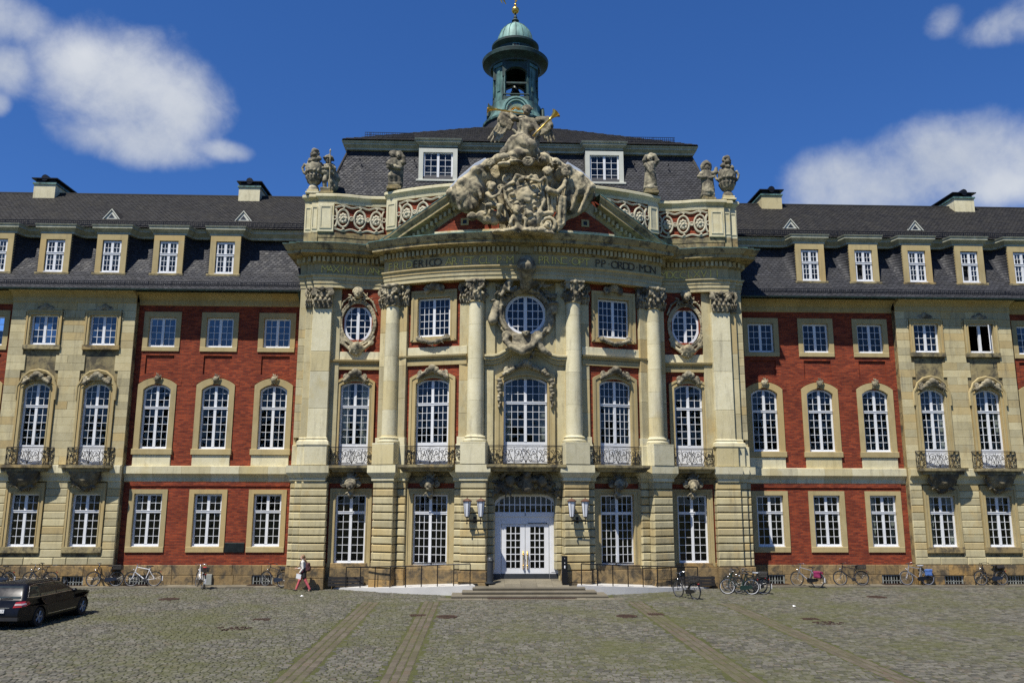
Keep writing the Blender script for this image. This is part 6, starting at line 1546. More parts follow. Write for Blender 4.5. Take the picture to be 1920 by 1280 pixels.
# ------------------------------------------------------------------ the coat-of-arms group that fills the pediment
def A3(px, py, Y): return tuple(at(px, py, Y))
def crest():
    s = Sdf((-4.3, -5.7, 16.75), (4.3, -3.1, 21.5), 0.042); q = random.Random(5)
    edge = [(846, 358, -4.35), (866, 338, -4.5), (893, 315, -4.6), (915, 303, -4.65), (935, 293, -4.65), (960, 288, -4.6), (990, 287, -4.6), (1020, 291, -4.6), (1042, 301, -4.65), (1064, 313, -4.6), (1087, 328, -4.5), (1108, 347, -4.4)]
    E_ = [A3(*p) for p in edge]
    # hollow back of the mantle
    for i in range(60):
        t = i / 59 * (len(E_) - 1); k = min(int(t), len(E_) - 2); f = t - k; c = [E_[k][j] + (E_[k + 1][j] - E_[k][j]) * f for j in range(3)]
        zb = 17.3 + 1.3 * min(1, max(0, abs(c[0]) - 1.0) / 2.2) ** 1.3
        s.cap((c[0], -3.75, c[2] - 0.25), (c[0] * 0.88, -3.72, min(zb, c[2] - 0.25)), 0.3, 0.26, 0.08)
    # rolled hem
    for a, b in zip(E_, E_[1:]): s.cap((a[0], a[1] + 0.1, a[2] - 0.1), (b[0], b[1] + 0.1, b[2] - 0.1), 0.2, 0.2, 0.1)
    for i, a in enumerate(E_): s.ell((a[0], a[1] + 0.05, a[2] - 0.12), (0.26, 0.3, 0.24), 0.1)
    # the two great billows of cloth left and right, gathered into folds
    for (px, py, r, ro) in ((866, 366, (0.62, 0.5, 0.62), -0.7), (886, 352, (0.6, 0.5, 0.72), -0.6), (880, 384, (0.5, 0.4, 0.42), -0.4), (905, 330, (0.42, 0.45, 0.5), -0.5), (1090, 354, (0.6, 0.5, 0.62), 0.7), (1072, 345, (0.55, 0.5, 0.75), 0.5), (1066, 372, (0.42, 0.42, 0.75), 0.2), (1052, 325, (0.4, 0.42, 0.45), 0.5)):
        s.ell(A3(px, py, -4.2), r, 0.12, rot_y(ro))
    for (p0, p1, yy) in (((858, 345), (872, 395), -4.85), ((880, 330), (893, 385), -4.8), ((900, 316), (908, 360), -4.85), ((1100, 345), (1076, 398), -4.85), ((1080, 330), (1062, 385), -4.85), ((1060, 318), (1052, 360), -4.85)):
        s.cap(A3(*p0, yy), A3(*p1, yy + 0.15), 0.075, 0.05, cut=True)
    for (p0, p1) in (((851, 352), (862, 392)), ((870, 336), (884, 390)), ((890, 322), (902, 372)), ((1106, 352), (1086, 398)), ((1091, 336), (1070, 394)), ((1070, 322), (1058, 372))):
        s.cap(A3(*p0, -4.62), A3(*p1, -4.55), 0.1, 0.08, 0.06)
    # left putto seated on a cloud
    h = A3(921, 351, -5.1); face(s, h, 0.235); s.cap(A3(921, 363, -4.95), A3(925, 381, -4.9), 0.2, 0.225, 0.04)
    s.path([A3(913, 363, -5.0), A3(922, 370, -5.3), A3(935, 365, -5.25), A3(940, 353, -5.1)], 0.095, 0.062, 0.02); s.path([A3(926, 384, -4.95), A3(914, 385, -5.3), A3(911, 399, -5.1)], 0.145, 0.085, 0.03); s.path([A3(927, 385, -4.9), A3(938, 386, -5.25), A3(934, 403, -5.1)], 0.145, 0.085, 0.03); s.ell(A3(909, 402, -5.2), (0.08, 0.15, 0.07), 0.02)
    s.path([A3(930, 392, -4.6), A3(912, 384, -4.7), A3(903, 380, -4.8)], 0.06, 0.02, 0.02)
    s.spiral(A3(938, 352, -5.05), 0.17, 1.5, 0.055, 0.035)
    s.path([A3(938, 368, -4.5), A3(944, 392, -4.55), A3(953, 412, -4.6), A3(968, 420, -4.7)], 0.17, 0.09, 0.04); s.path([A3(946, 370, -4.4), A3(951, 390, -4.45), A3(962, 408, -4.55)], 0.08, 0.06, 0.03)
    for (px, py, r) in ((905, 405, 0.33), (918, 402, 0.31), (931, 405, 0.31), (913, 412, 0.3), (885, 406, 0.26), (926, 415, 0.26), (942, 413, 0.25)):
        c = A3(px, py, -4.7); s.ell(c, (r, r * 0.85, r * 0.8), 0.03); s.tor((c[0], c[1] - r * 0.62, c[2]), r * 0.5, 0.035, 0.02)
    # tilted shield, quartered
    c = A3(984, 369, -4.85); ta = rad(22); M = rot_y(-ta); cs = lambda u, v, d=0.2: (c[0] + u * math.cos(ta) - v * math.sin(ta), c[1] - d, c[2] + u * math.sin(ta) + v * math.cos(ta))
    s.cap((c[0], -3.9, c[2]), (c[0], -4.6, c[2]), 0.7, 0.62, 0.05)
    out = [(-0.86, 0.72), (-0.3, 0.86), (0.0, 1.12), (0.3, 0.86), (0.86, 0.72), (0.92, 0.1), (0.8, -0.55), (0.42, -0.95), (0.0, -1.12), (-0.42, -0.95), (-0.8, -0.55), (-0.92, 0.1)]
    s.box(cs(0, 0.05, 0.02), (0.82, 0.16, 0.72), 0.12, 0.04, M); s.ell(cs(0, -0.55, 0.0), (0.72, 0.17, 0.5), 0.05, M); s.ell(cs(0, 0.75, 0.0), (0.5, 0.17, 0.3), 0.05, M)
    s.path([cs(u, v, 0.16) for u, v in out + out[:1]], 0.085, 0.085, 0.02)
    for v in (0.5, -0.02, -0.5): s.cap(cs(-0.8, v, 0.19), cs(0.8, v, 0.19), 0.04, 0.04, 0.0)
    for u in (-0.3, 0.28): s.cap(cs(u, 0.66, 0.19), cs(u, -0.5, 0.19), 0.035, 0.035, 0.0)
    for (u, v, r) in ((-0.56, 0.24, 0.14), (0.55, 0.24, 0.1), (0.0, 0.24, 0.18), (-0.56, -0.26, 0.15), (0.0, -0.26, 0.2), (0.46, -0.2, 0.08), (0.66, -0.2, 0.08), (0.56, -0.36, 0.08), (-0.3, 0.78, 0.11), (0.1, 0.8, 0.14), (0.4, 0.74, 0.09), (-0.25, -0.74, 0.1), (0.22, -0.74, 0.1)): s.ell(cs(u, v, 0.24), (r, 0.12, r * 0.85), 0.0)
    # right putto reaching towards the shield, second figure behind, drapery and scroll
    h = A3(1026, 323, -5.05); face(s, h, 0.235); leafspray(s, (h[0], h[1] + 0.1, h[2] + 0.2), 0.25, 6, 9); s.cap(A3(1027, 336, -4.9), A3(1024, 353, -4.8), 0.22, 0.19, 0.04)
    s.path([A3(1020, 334, -5.05), A3(1011, 341, -5.3), A3(1000, 337, -5.35), A3(990, 333, -5.25)], 0.095, 0.06, 0.02); s.path([A3(1003, 335, -5.3), A3(996, 329, -5.35), A3(990, 335, -5.25)], 0.1, 0.065, 0.02)
    s.path([A3(1020, 353, -4.8), A3(1032, 358, -5.15), A3(1044, 362, -5.05), A3(1056, 350, -4.9), A3(1060, 338, -4.8)], 0.16, 0.1, 0.04); s.path([A3(1015, 360, -4.7), A3(1017, 380, -4.8), A3(1016, 398, -4.7)], 0.2, 0.15, 0.05)
    for (a, b, r) in (((1026, 359), (1029, 394), 0.09), ((1034, 359), (1037, 400), 0.085), ((1041, 366), (1041, 396), 0.075), ((1010, 402), (1035, 400), 0.15), ((1012, 400), (1003, 422), 0.19), ((1052, 372), (1049, 422), 0.15), ((1059, 372), (1057, 420), 0.12)): s.cap(A3(*a, -4.95), A3(*b, -4.85), r, r * 0.75, 0.03)
    s.ell(A3(1028, 421, -4.55), (0.48, 0.3, 0.48), 0.05); s.tor(A3(1028, 421, -4.9), 0.33, 0.1, 0.02); s.tor(A3(1028, 421, -4.98), 0.14, 0.07, 0.01); s.ell(A3(1028, 421, -5.05), (0.08, 0.1, 0.08), 0.0); s.ell(A3(1012, 425, -4.6), (0.36, 0.3, 0.5), 0.06); s.path([A3(1044, 405, -4.7), A3(1051, 425, -4.8), A3(1045, 432, -4.8)], 0.13, 0.09, 0.03)
    # putto at the foot
    h = A3(969, 395, -5.3); face(s, h, 0.235); s.cap(A3(970, 406, -5.15), A3(972, 424, -5.05), 0.24, 0.235, 0.04); s.path([A3(962, 406, -5.15), A3(957, 418, -5.35), A3(960, 430, -5.2)], 0.1, 0.075, 0.02); s.path([A3(978, 406, -5.15), A3(987, 412, -5.4), A3(984, 424, -5.35)], 0.1, 0.075, 0.02); s.path([A3(970, 428, -5.1), A3(957, 433, -5.4), A3(945, 431, -5.25)], 0.15, 0.09, 0.03); s.path([A3(975, 428, -5.1), A3(985, 432, -5.45), A3(980, 445, -5.35)], 0.15, 0.09, 0.03)
    s.ell(A3(991, 402, -5.1), (0.26, 0.22, 0.18), 0.03); s.ell(A3(996, 416, -4.9), (0.38, 0.3, 0.4), 0.05); s.cap(A3(984, 400, -5.15), A3(1003, 404, -5.15), 0.09, 0.07, 0.02)
    for i in range(15): px = 934 + i * 6.7; s.ell(A3(px, 437 + q.uniform(-4, 5), -4.9 - q.uniform(0, 0.3)), (q.uniform(0.22, 0.34), 0.3, q.uniform(0.16, 0.26)), 0.03)
    for i in range(7): leafspray(s, A3(944 + i * 13, 434, -5.1), 0.3, 5, 300 + i, k=0.015)
    # rocaille crest
    for i, (px, py) in enumerate(((948, 304), (966, 297), (990, 304), (1008, 299), (1034, 306), (918, 312), (1052, 318))): leafspray(s, A3(px, py, -4.85), 0.34, 7, 330 + i, k=0.015)
    s.ell(A3(945, 308, -5.0), (0.32, 0.22, 0.12), 0.03); s.tor(A3(990, 303, -5.0), 0.2, 0.08, 0.02); s.tor(A3(990, 303, -5.05), 0.08, 0.05, 0.01); s.ell(A3(966, 304, -4.95), (0.34, 0.25, 0.11), 0.03); s.spiral(A3(918, 306, -4.9), 0.22, 1.6, 0.07, 0.04); s.spiral(A3(1060, 322, -4.9), 0.22, 1.6, 0.07, 0.04, sgn=-1)
    s.spiral(A3(953, 337, -4.5), 0.28, 1.6, 0.09, 0.05, a0=1.0); s.path([A3(953, 345, -4.5), A3(956, 365, -4.5)], 0.12, 0.1, 0.04)
    s.rough(0.012, 8, 12, 2); s.rough(0.007, 26, 13, 2)
    return s.mesh('coat_of_arms', 'carvelight')
link('coat_of_arms', crest(), P)
for s in (1, -1):
    m = MB()
    pts = [(846, 357), (866, 336), (893, 313), (912, 303)] if s < 0 else [(1062, 310), (1085, 324), (1108, 345)]
    q = [A3(a, b, -4.35) for a, b in pts]; m.tube([(p[0], p[1] + 0.1, p[2] + 0.12) for p in q], 0.13, 6)
    part('lead_flashing', m, 'lead', smooth=60)

kind(part('window_panes', GLASS, 'glass'), 'stuff'); kind(part('reflective_window_panes', GLASS_C, 'glassreflect'), 'stuff')

# ================================================================== SCULPTURE STANDING ON THE PALACE
# trumpeting angel on the crown of the pediment
ang = thing('angel_statue', 'winged stone angel blowing gilded trumpets on the crown of the pediment', 'statue', tuple(at(985, 300, -4.2)))
AO = Vector(ang.location)
def L3(px, py, Y): return tuple(Vector(at(px, py, Y)) - AO)
def angel():
    s = Sdf((-2.4, -1.5, -0.6), (2.4, 1.2, 3.4), 0.042); q = random.Random(3)
    # cloud and drapery base
    for i in range(26): s.ell(L3(q.uniform(940, 1022), q.uniform(286, 304), -4.2 + q.uniform(-0.5, 0.3)), (q.uniform(0.2, 0.38), 0.32, q.uniform(0.18, 0.32)), 0.08)
    s.cap(L3(968, 268, -4.3), L3(950, 292, -4.2), 0.42, 0.34, 0.12); s.cap(L3(975, 262, -4.5), L3(996, 272, -4.95), 0.32, 0.26, 0.08); s.cap(L3(996, 272, -4.95), L3(1000, 292, -4.75), 0.25, 0.17, 0.08); s.cap(L3(982, 270, -4.3), L3(985, 292, -4.3), 0.5, 0.45, 0.15)
    for (a, b) in (((962, 258), (946, 286)), ((956, 262), (940, 290)), ((972, 262), (962, 292)), ((988, 264), (975, 290)), ((1004, 262), (1008, 288)), ((1010, 258), (1006, 282)), ((980, 255), (1000, 270)), ((975, 268), (1002, 288)), ((968, 276), (1010, 292)), ((985, 276), (1016, 292))): s.cap(L3(*a, -4.55), L3(*b, -4.55), 0.1, 0.08, 0.05)
    # torso and head turned to the trumpet
    s.cap(L3(984, 255, -4.3), L3(982, 232, -4.3), 0.34, 0.36, 0.1); s.cap(L3(978, 226, -4.3), L3(998, 230, -4.3), 0.24, 0.24, 0.08); s.ell(L3(993, 239, -4.55), (0.22, 0.2, 0.24), 0.08); s.cap(L3(988, 222, -4.3), L3(988, 214, -4.35), 0.13, 0.13, 0.05)
    h = L3(988, 208, -4.4); face(s, h, 0.25); leafspray(s, (h[0] + 0.05, h[1] + 0.1, h[2] + 0.15), 0.25, 9, 71)
    for (a, b) in (((976, 226), (972, 250)), ((982, 224), (980, 252)), ((970, 232), (978, 254)), ((986, 226), (988, 256)), ((962, 244), (976, 258))): s.cap(L3(*a, -4.62), L3(*b, -4.6), 0.07, 0.06, 0.03)
    # arms
    s.path([L3(976, 226, -4.4), L3(962, 222, -4.7), L3(957, 210, -4.6)], 0.15, 0.1, 0.04); s.path([L3(999, 230, -4.4), L3(1010, 246, -4.6), L3(1003, 254, -4.8)], 0.16, 0.1, 0.04)
    # wings, feather by feather
    for t, (sx, sy), tips in ((-1, (962, 218), ((915, 262), (921, 266), (928, 267), (935, 265), (941, 259))), (1, (1010, 222), ((1040, 263), (1034, 267), (1028, 266), (1022, 261)))):
        el = (944, 216) if t < 0 else (1026, 226)
        s.path([L3(sx, sy + 4, -4.0), L3(*el, -4.0), L3(el[0] + t * 4, el[1] + 10, -4.0)], 0.2, 0.22, 0.06)
        for i, tp in enumerate(tips):
            b = (el[0] - t * i * 3.2, el[1] + 4 + i * 2); s.cap(L3(*b, -4.0 - 0.03 * i), L3(*tp, -4.05 - 0.03 * i), 0.1, 0.055, 0.012)
        for i in range(7): b = (el[0] - t * (i * 3 - 2), el[1] + 4 + i * 2); s.cap(L3(*b, -4.15), L3(b[0] + t * 4, b[1] + 12, -4.2), 0.1, 0.05, 0.02)
    s.rough(0.01, 11, 14, 2)
    return s.mesh('angel', 'carve')
link('figure', angel(), ang)
def trumpet(p0, p1, r=0.05, R_=0.26):
    a, b = Vector(p0), Vector(p1); d = (b - a); L = d.length; m = MB(); n = 18
    prof = [(0.05, 0), (0.03, 0.03)] + [(r * (0.7 + 0.3 * t), 0.04 + t * (L - 0.55)) for t in (0, 0.33, 0.66, 1)] + [(r * 1.35, L - 0.48), (r * 1.1, L - 0.44), (r * 1.9, L - 0.25), (R_ * 0.62, L - 0.1), (R_, L), (R_ * 0.97, L + 0.005), (R_ * 0.55, L - 0.1), (r * 1.4, L - 0.26), (0.01, L - 0.4)]
    m.lathe(prof, n); m.rot(0, Matrix.Translation(a) @ d.to_track_quat('Z', 'Y').to_matrix().to_4x4()); return m
for a, b in (((982, 213, -4.65), (914, 203, -4.75)), ((999, 255, -4.9), (1043, 212, -5.0))):
    obj('trumpet', trumpet(L3(*a), L3(*b)), 'gold', ang, smooth=50)
m = MB(); c = L3(967, 207, -4.1)
for i in range(17): t = math.pi * (0.05 + 0.9 * i / 16); R_ = 0.32 + 0.09 * (i % 2); m.tube([(c[0] + 0.1 * math.cos(t), c[1], c[2] + 0.08 * math.sin(t)), (c[0] + R_ * 1.25 * math.cos(t), c[1], c[2] + R_ * math.sin(t))], 0.018, 4, r2=0.008)
obj('gilded_rays', m, 'gold', ang)

# corner urns with fruit and handles, and the child figures on the parapet
def urn():
    s = Sdf((-0.78, -0.66, -0.05), (0.78, 0.66, 2.75), 0.034); q = random.Random(4)
    for z, r, z2, r2 in ((0.0, 0.3, 0.12, 0.3), (0.14, 0.2, 0.3, 0.14), (0.3, 0.14, 0.45, 0.16), (0.45, 0.18, 0.75, 0.4), (0.75, 0.4, 1.2, 0.44), (1.2, 0.42, 1.36, 0.46), (1.36, 0.5, 1.42, 0.5)): s.cap((0, 0, z), (0, 0, z2), r, r2, 0.05)
    for k in range(14): a = 2 * math.pi * k / 14; s.cap((0.3 * math.cos(a), 0.3 * math.sin(a), 0.55), (0.42 * math.cos(a), 0.42 * math.sin(a), 0.86), 0.06, 0.08, 0.02); s.ell((0.46 * math.cos(a), 0.46 * math.sin(a), 1.15), (0.08, 0.08, 0.1), 0.03)
    for t in (-1, 1): s.path([(t * 0.4, 0, 1.0), (t * 0.6, 0, 1.15), (t * 0.68, 0, 1.45), (t * 0.58, 0, 1.68), (t * 0.42, 0, 1.55)], 0.07, 0.06, 0.04)
    for i in range(44): z = q.uniform(1.45, 2.6); R_ = 0.46 * (1 - ((z - 1.45) / 1.25) ** 1.6) * q.uniform(0.75, 1.05); a = q.uniform(0, 6.28); r = q.uniform(0.09, 0.15); s.ell((R_ * math.cos(a), R_ * math.sin(a), z), r, 0.03)
    s.cap((0, 0, 1.5), (0, 0, 2.5), 0.33, 0.12, 0.05); s.rough(0.008, 14, 15); return s.mesh('urn', 'soot')
um = urn()
for s in (1, -1):
    o = thing('stone_urn', ('tall handled stone urn heaped with fruit, beside the child holding a spear' if s < 0 else 'tall handled stone urn heaped with fruit, beside the hooded figure at the right corner'), 'urn', (s * 11.07, -1.2, 19.98), 0.0, 'stone urns on the parapet corners')
    m = MB(); m.block(-0.36, 0.36, -0.36, 0.36, 0.0, 0.1, 0.02); m.block(-0.3, 0.3, -0.3, 0.3, 0.101, 0.24, 0.02); obj('base', m, 'sandpale', o); u = link('urn', um, o, (0, 0, 0.22)); u.scale = (0.95 * s, 0.95, 0.9)

def child(kind_):
    s = Sdf((-0.75, -0.6, -0.02), (0.75, 0.6, 2.3), 0.03); q = random.Random(hash(kind_) % 97 if False else {'spear': 1, 'hood': 2, 'pair': 3, 'draped': 4}[kind_])
    s.box((0, 0, 0.06), (0.34, 0.28, 0.06), 0.02, 0.03)
    if kind_ == 'spear':
        s.path([(-0.13, -0.05, 0.1), (-0.15, -0.14, 0.5), (-0.1, -0.02, 0.9)], 0.1, 0.16, 0.05); s.path([(0.12, 0.0, 0.1), (0.15, -0.03, 0.5), (0.1, 0.0, 0.9)], 0.1, 0.16, 0.05); s.cap((0, 0, 0.92), (0, 0.02, 1.35), 0.24, 0.24, 0.08)
        s.path([(-0.24, -0.02, 1.4), (-0.3, -0.2, 1.18), (0.05, -0.32, 1.2)], 0.1, 0.07, 0.04); s.path([(0.24, -0.02, 1.4), (0.36, -0.14, 1.2), (0.14, -0.34, 1.32)], 0.1, 0.07, 0.04); s.cap((0.15, 0.15, 1.4), (0.3, 0.2, 0.3), 0.2, 0.24, 0.08); s.cap((0.0, 0.15, 1.4), (0.42, 0.2, 0.75), 0.18, 0.2, 0.08)
        face(s, (0, -0.06, 1.68), 0.21); s.ell((0, 0.0, 1.84), (0.26, 0.27, 0.16), 0.03); s.cap((0, 0, 1.95), (0, 0.05, 2.06), 0.07, 0.05, 0.03); s.box((0, -0.02, 1.79), (0.27, 0.27, 0.025), 0.02, 0.02)
        for i in range(6): s.ell((-0.25 + 0.1 * i, -0.2, 0.98 + 0.03 * (i % 2)), (0.07, 0.08, 0.12), 0.03)
    elif kind_ == 'hood':
        s.cap((0, 0, 0.15), (0, 0, 1.0), 0.34, 0.27, 0.1); s.cap((0, 0.02, 1.0), (0, 0.02, 1.35), 0.3, 0.26, 0.1); s.path([(-0.26, 0, 1.35), (-0.45, -0.15, 1.1), (-0.2, -0.32, 1.0)], 0.13, 0.09, 0.05); s.path([(0.26, 0, 1.35), (0.46, -0.12, 1.35), (0.5, -0.1, 1.6)], 0.12, 0.09, 0.05)
        face(s, (0, -0.08, 1.66), 0.22); s.ell((0, 0.05, 1.74), (0.31, 0.3, 0.34), 0.04); s.ell((0, -0.26, 1.64), (0.17, 0.2, 0.2), cut=True); face(s, (0, -0.06, 1.64), 0.2); s.ell((0, 0.05, 2.0), (0.16, 0.16, 0.12), 0.06)
        for i in range(9): a = -2.6 + i * 0.27; s.cap((0.34 * math.cos(a), 0.34 * math.sin(a), 0.2), (0.3 * math.cos(a + 0.1), 0.3 * math.sin(a + 0.1), 0.95), 0.06, 0.05, 0.03)
        for i in range(8): s.ell((-0.3 + 0.08 * i, -0.28, 1.0 + 0.05 * math.sin(i)), (0.1, 0.1, 0.09), 0.04)
    elif kind_ == 'pair':
        s.path([(-0.2, -0.05, 0.1), (-0.22, -0.12, 0.5), (-0.12, 0, 0.9)], 0.1, 0.17, 0.05); s.path([(0.0, -0.05, 0.1), (-0.02, -0.1, 0.5), (-0.05, 0, 0.9)], 0.1, 0.16, 0.05); s.cap((-0.1, 0, 0.95), (-0.06, 0, 1.35), 0.24, 0.24, 0.08); s.cap((0.22, 0.1, 0.1), (0.2, 0.1, 1.2), 0.2, 0.24, 0.1)
        face(s, (-0.13, -0.06, 1.7), 0.2); face(s, (0.16, -0.02, 1.66), 0.22); s.path([(0.2, 0, 1.36), (0.48, -0.1, 1.25), (0.44, -0.12, 1.55), (0.26, -0.1, 1.84)], 0.11, 0.08, 0.04); s.path([(-0.28, 0, 1.36), (-0.38, -0.2, 1.15), (-0.15, -0.34, 1.05)], 0.11, 0.08, 0.04)
        for i in range(7): s.ell((-0.34 + 0.1 * i, -0.22, 0.95 + 0.04 * math.sin(2 * i)), (0.1, 0.09, 0.1), 0.04)
    else:
        s.cap((-0.06, 0, 0.15), (-0.02, 0, 1.1), 0.3, 0.24, 0.1); s.cap((0.2, 0.02, 0.15), (0.12, 0.02, 0.9), 0.18, 0.2, 0.08); s.cap((0, 0, 1.1), (0.05, 0, 1.4), 0.25, 0.24, 0.1); face(s, (-0.02, -0.05, 1.72), 0.21); s.path([(0.26, 0, 1.4), (0.38, -0.1, 1.6), (0.24, -0.12, 1.86), (0.05, -0.05, 1.98)], 0.12, 0.1, 0.05); s.path([(-0.2, 0, 1.4), (-0.32, -0.15, 1.6), (-0.22, -0.1, 1.85)], 0.11, 0.09, 0.05); s.ell((0.2, 0.0, 1.85), (0.18, 0.16, 0.12), 0.05)
        s.path([(-0.25, -0.2, 1.3), (0.0, -0.3, 0.9), (0.2, -0.2, 0.3)], 0.13, 0.12, 0.06)
        for i in range(6): s.cap((-0.3 + i * 0.09, -0.22, 0.2), (-0.2 + i * 0.07, -0.2, 1.0), 0.05, 0.05, 0.03)
    s.rough(0.007, 15, 16); return s.mesh('figure', 'soot')
for k_, x, y, lab in (('spear', -10.36, -1.15, 'helmeted stone child holding a long spear, beside the left urn'), ('hood', 10.0, -1.1, 'hooded stone child figure next to the right urn'),
                   ('pair', -6.72, -2.0, 'two stone children embracing on the parapet left of the pediment'), ('draped', 6.72, -2.0, 'draped stone child with raised arms on the parapet right of the pediment')):
    o = thing('stone_statue', lab, 'statue', (x, y, 19.98), 0, 'stone child figures on the parapet')
    m = MB(); m.block(-0.38, 0.38, -0.34, 0.34, 0, 0.16, 0.03); m.block(-0.32, 0.32, -0.28, 0.28, 0.161, 0.3, 0.03); obj('base', m, 'sandold', o)
    f = link('figure', child(k_), o, (0, 0, 0.28)); f.scale = (1.0, 1.0, 1.0)
    if k_ == 'spear': m = MB(); m.tube([(0.17, -0.36, 0.3), (0.13, -0.36, 2.3)], 0.025, 6); m.lathe([(0.0, 2.52), (0.05, 2.4), (0.03, 2.3)], 8, 0.13, -0.36); obj('spear', m, 'carvelight', o)

# ================================================================== THE SQUARE
g = MB(); g.quad((-300, -300, -0.009), (300, -300, -0.009), (300, 300, -0.009), (-300, 300, -0.009)); PLAZA = kind(obj('cobbled_square', g, 'moss'), 'structure')
LAND_Y = -4.9
def in_band(x, y):
    # worn flagstone bands running towards the doorway
    for (xa, xb, y0) in BANDS:
        if y < y0:
            if xa <= x <= xb: return True
    return False
BANDS = [(-7.0, -6.3, -6.6), (-4.45, -3.78, -6.5), (4.2, 4.85, -6.5), (8.0, 8.6, -7.2)]
BUILT = [(-26.9, 30)]
def blocked(x, y):
    if y > -1.15 and abs(x) > 9.2: return True
    if abs(x) <= 9.6 and y > -1.15 - (9.6 - abs(x)) / 6.9 * 3.6: return True
    if abs(x - 0.1) < 3.75 and y > -6.05: return True
    return False
def setts():
    """row by row; each sett a worn, slightly domed block"""
    q = np.random.RandomState(17); items = []
    y = -1.2; r = 0
    while y > -26.5:
        d = 0.142 + q.uniform(-0.01, 0.01)
        if y < -24: xa, xb = -18.5, 16.5
        else: xa, xb = -29.5 + (-y) * 0.36, 29.5 - (-y) * 0.42
        x = xa + q.uniform(0, 0.2); row = 0.022 * math.sin(r * 1.7)
        while x < xb:
            w = q.uniform(0.14, 0.23); cx = x + w / 2; cy = y - d / 2 + 0.012 * math.sin(x * 0.31)
            if not blocked(cx, cy) and not in_band(cx, cy) and not in_band(x, cy) and not in_band(x + w, cy): items.append((cx, cy, w, d, q.uniform(-0.012, 0.01), q.uniform(-0.025, 0.025), 0))
            x += w
        y -= d; r += 1
    for (xa, xb, y0) in BANDS:
        n = 3; w = (xb - xa) / n
        for k in range(n):
            y = y0
            while y > -26.5:
                L = q.uniform(0.28, 0.5); items.append((xa + w * (k + 0.5), y - L / 2, w, L, q.uniform(-0.012, 0.004), q.uniform(-0.01, 0.01), 1)); y -= L
    return items
def sett_geom(w, d, rot, tz, q):
    g = 0.011; hw, hd = w / 2 - g, d / 2 - g; b = min(hw, hd) * 0.26
    pts = []
    for (sx, sy) in ((-1, -1), (1, -1), (1, 1), (-1, 1)): pts.append((sx * hw + q.uniform(-0.008, 0.008), sy * hd + q.uniform(-0.006, 0.006)))
    vs = [(x, y, -0.05) for x, y in pts] + [(x, y, -0.008 + tz) for x, y in pts] + [(x - math.copysign(b, x), y - math.copysign(b, y), 0.008 + tz + q.uniform(-0.004, 0.004)) for x, y in pts]
    c, s = math.cos(rot), math.sin(rot)
    return [(x * c - y * s, x * s + y * c, z) for x, y, z in vs]
SF = [(8, 9, 10, 11), (4, 5, 9, 8), (5, 6, 10, 9), (6, 7, 11, 10), (7, 4, 8, 11), (0, 1, 5, 4), (1, 2, 6, 5), (2, 3, 7, 6), (3, 0, 4, 7)]
def lay_setts():
    items = setts(); q = np.random.RandomState(23)
    # the ones that show largest: nearest in front of the camera
    def seen(i):
        x, y = i[0], i[1]; v = np.array([x, y, 0.0]) - CAM; z = v @ FW; px, py = 960 + FPX * (v @ RT) / z, 640 - FPX * (v @ UP) / z
        return 0 <= px <= 1920 and py <= 1276
    near = sorted([k for k, i in enumerate(items) if i[1] < -20 and seen(i)], key=lambda k: np.hypot(items[k][0] - CAM[0], items[k][1] - CAM[1]) - items[k][2] * 3)[:300]; nset = set(near)
    V = {0: [], 1: []}; F = {0: [], 1: []}
    for k, (cx, cy, w, d, tz, rot, t) in enumerate(items):
        vs = sett_geom(w, d, rot, tz, q)
        if k in nset:
            me = bpy.data.meshes.new('cobble'); me.from_pydata(vs, [], SF); me.materials.append(MATS['settred' if t else 'sett']); link('cobble', me, PLAZA, (cx, cy, 0)); continue
        o = len(V[t]); V[t] += [(x + cx, y + cy, z) for x, y, z in vs]; F[t] += [tuple(i + o for i in f) for f in SF]
    for t, nm, mt in ((0, 'cobbles', 'sett'), (1, 'paving_band', 'settred')):
        me = bpy.data.meshes.new(nm); me.from_pydata(V[t], [], F[t]); me.materials.append(MATS[mt]); me.update(); kind(link(nm, me, PLAZA), 'stuff')
lay_setts()
# pavement slabs along the walls and in front of the steps
q = random.Random(41); PAVE = kind(obj('pavement', (lambda m: (m.box(-33, -9.3, -1.1, 0.3, -0.2, 0.0), m.box(9.3, 33, -1.1, 0.3, -0.2, 0.0), m)[2])(MB()), 'slab'), 'structure')
for s in (1, -1):
    x = 11.5 if s > 0 else 9.4
    while x < 31:
        w = q.uniform(0.8, 1.7)
        for y0, y1 in ((-1.12, -0.62), (-0.61, 0.0)):
            a, b = sgn_iv(s, x, x + w); m = MB(); m.box(a + 0.006, b - 0.006, y0, y1 - 0.008 if y1 < 0 else -0.08, -0.1, 0.045 + q.uniform(0, 0.012)); obj('paving_slab', m, 'slab', PAVE)
        x += w
x = -3.9
while x < 4.0:
    w = q.uniform(0.7, 1.3); m = MB(); m.box(x + 0.006, min(x + w, 4.2) - 0.006, -6.05, -5.3, -0.1, 0.012 + q.uniform(0, 0.01)); obj('paving_slab', m, 'slab', PAVE); x += w
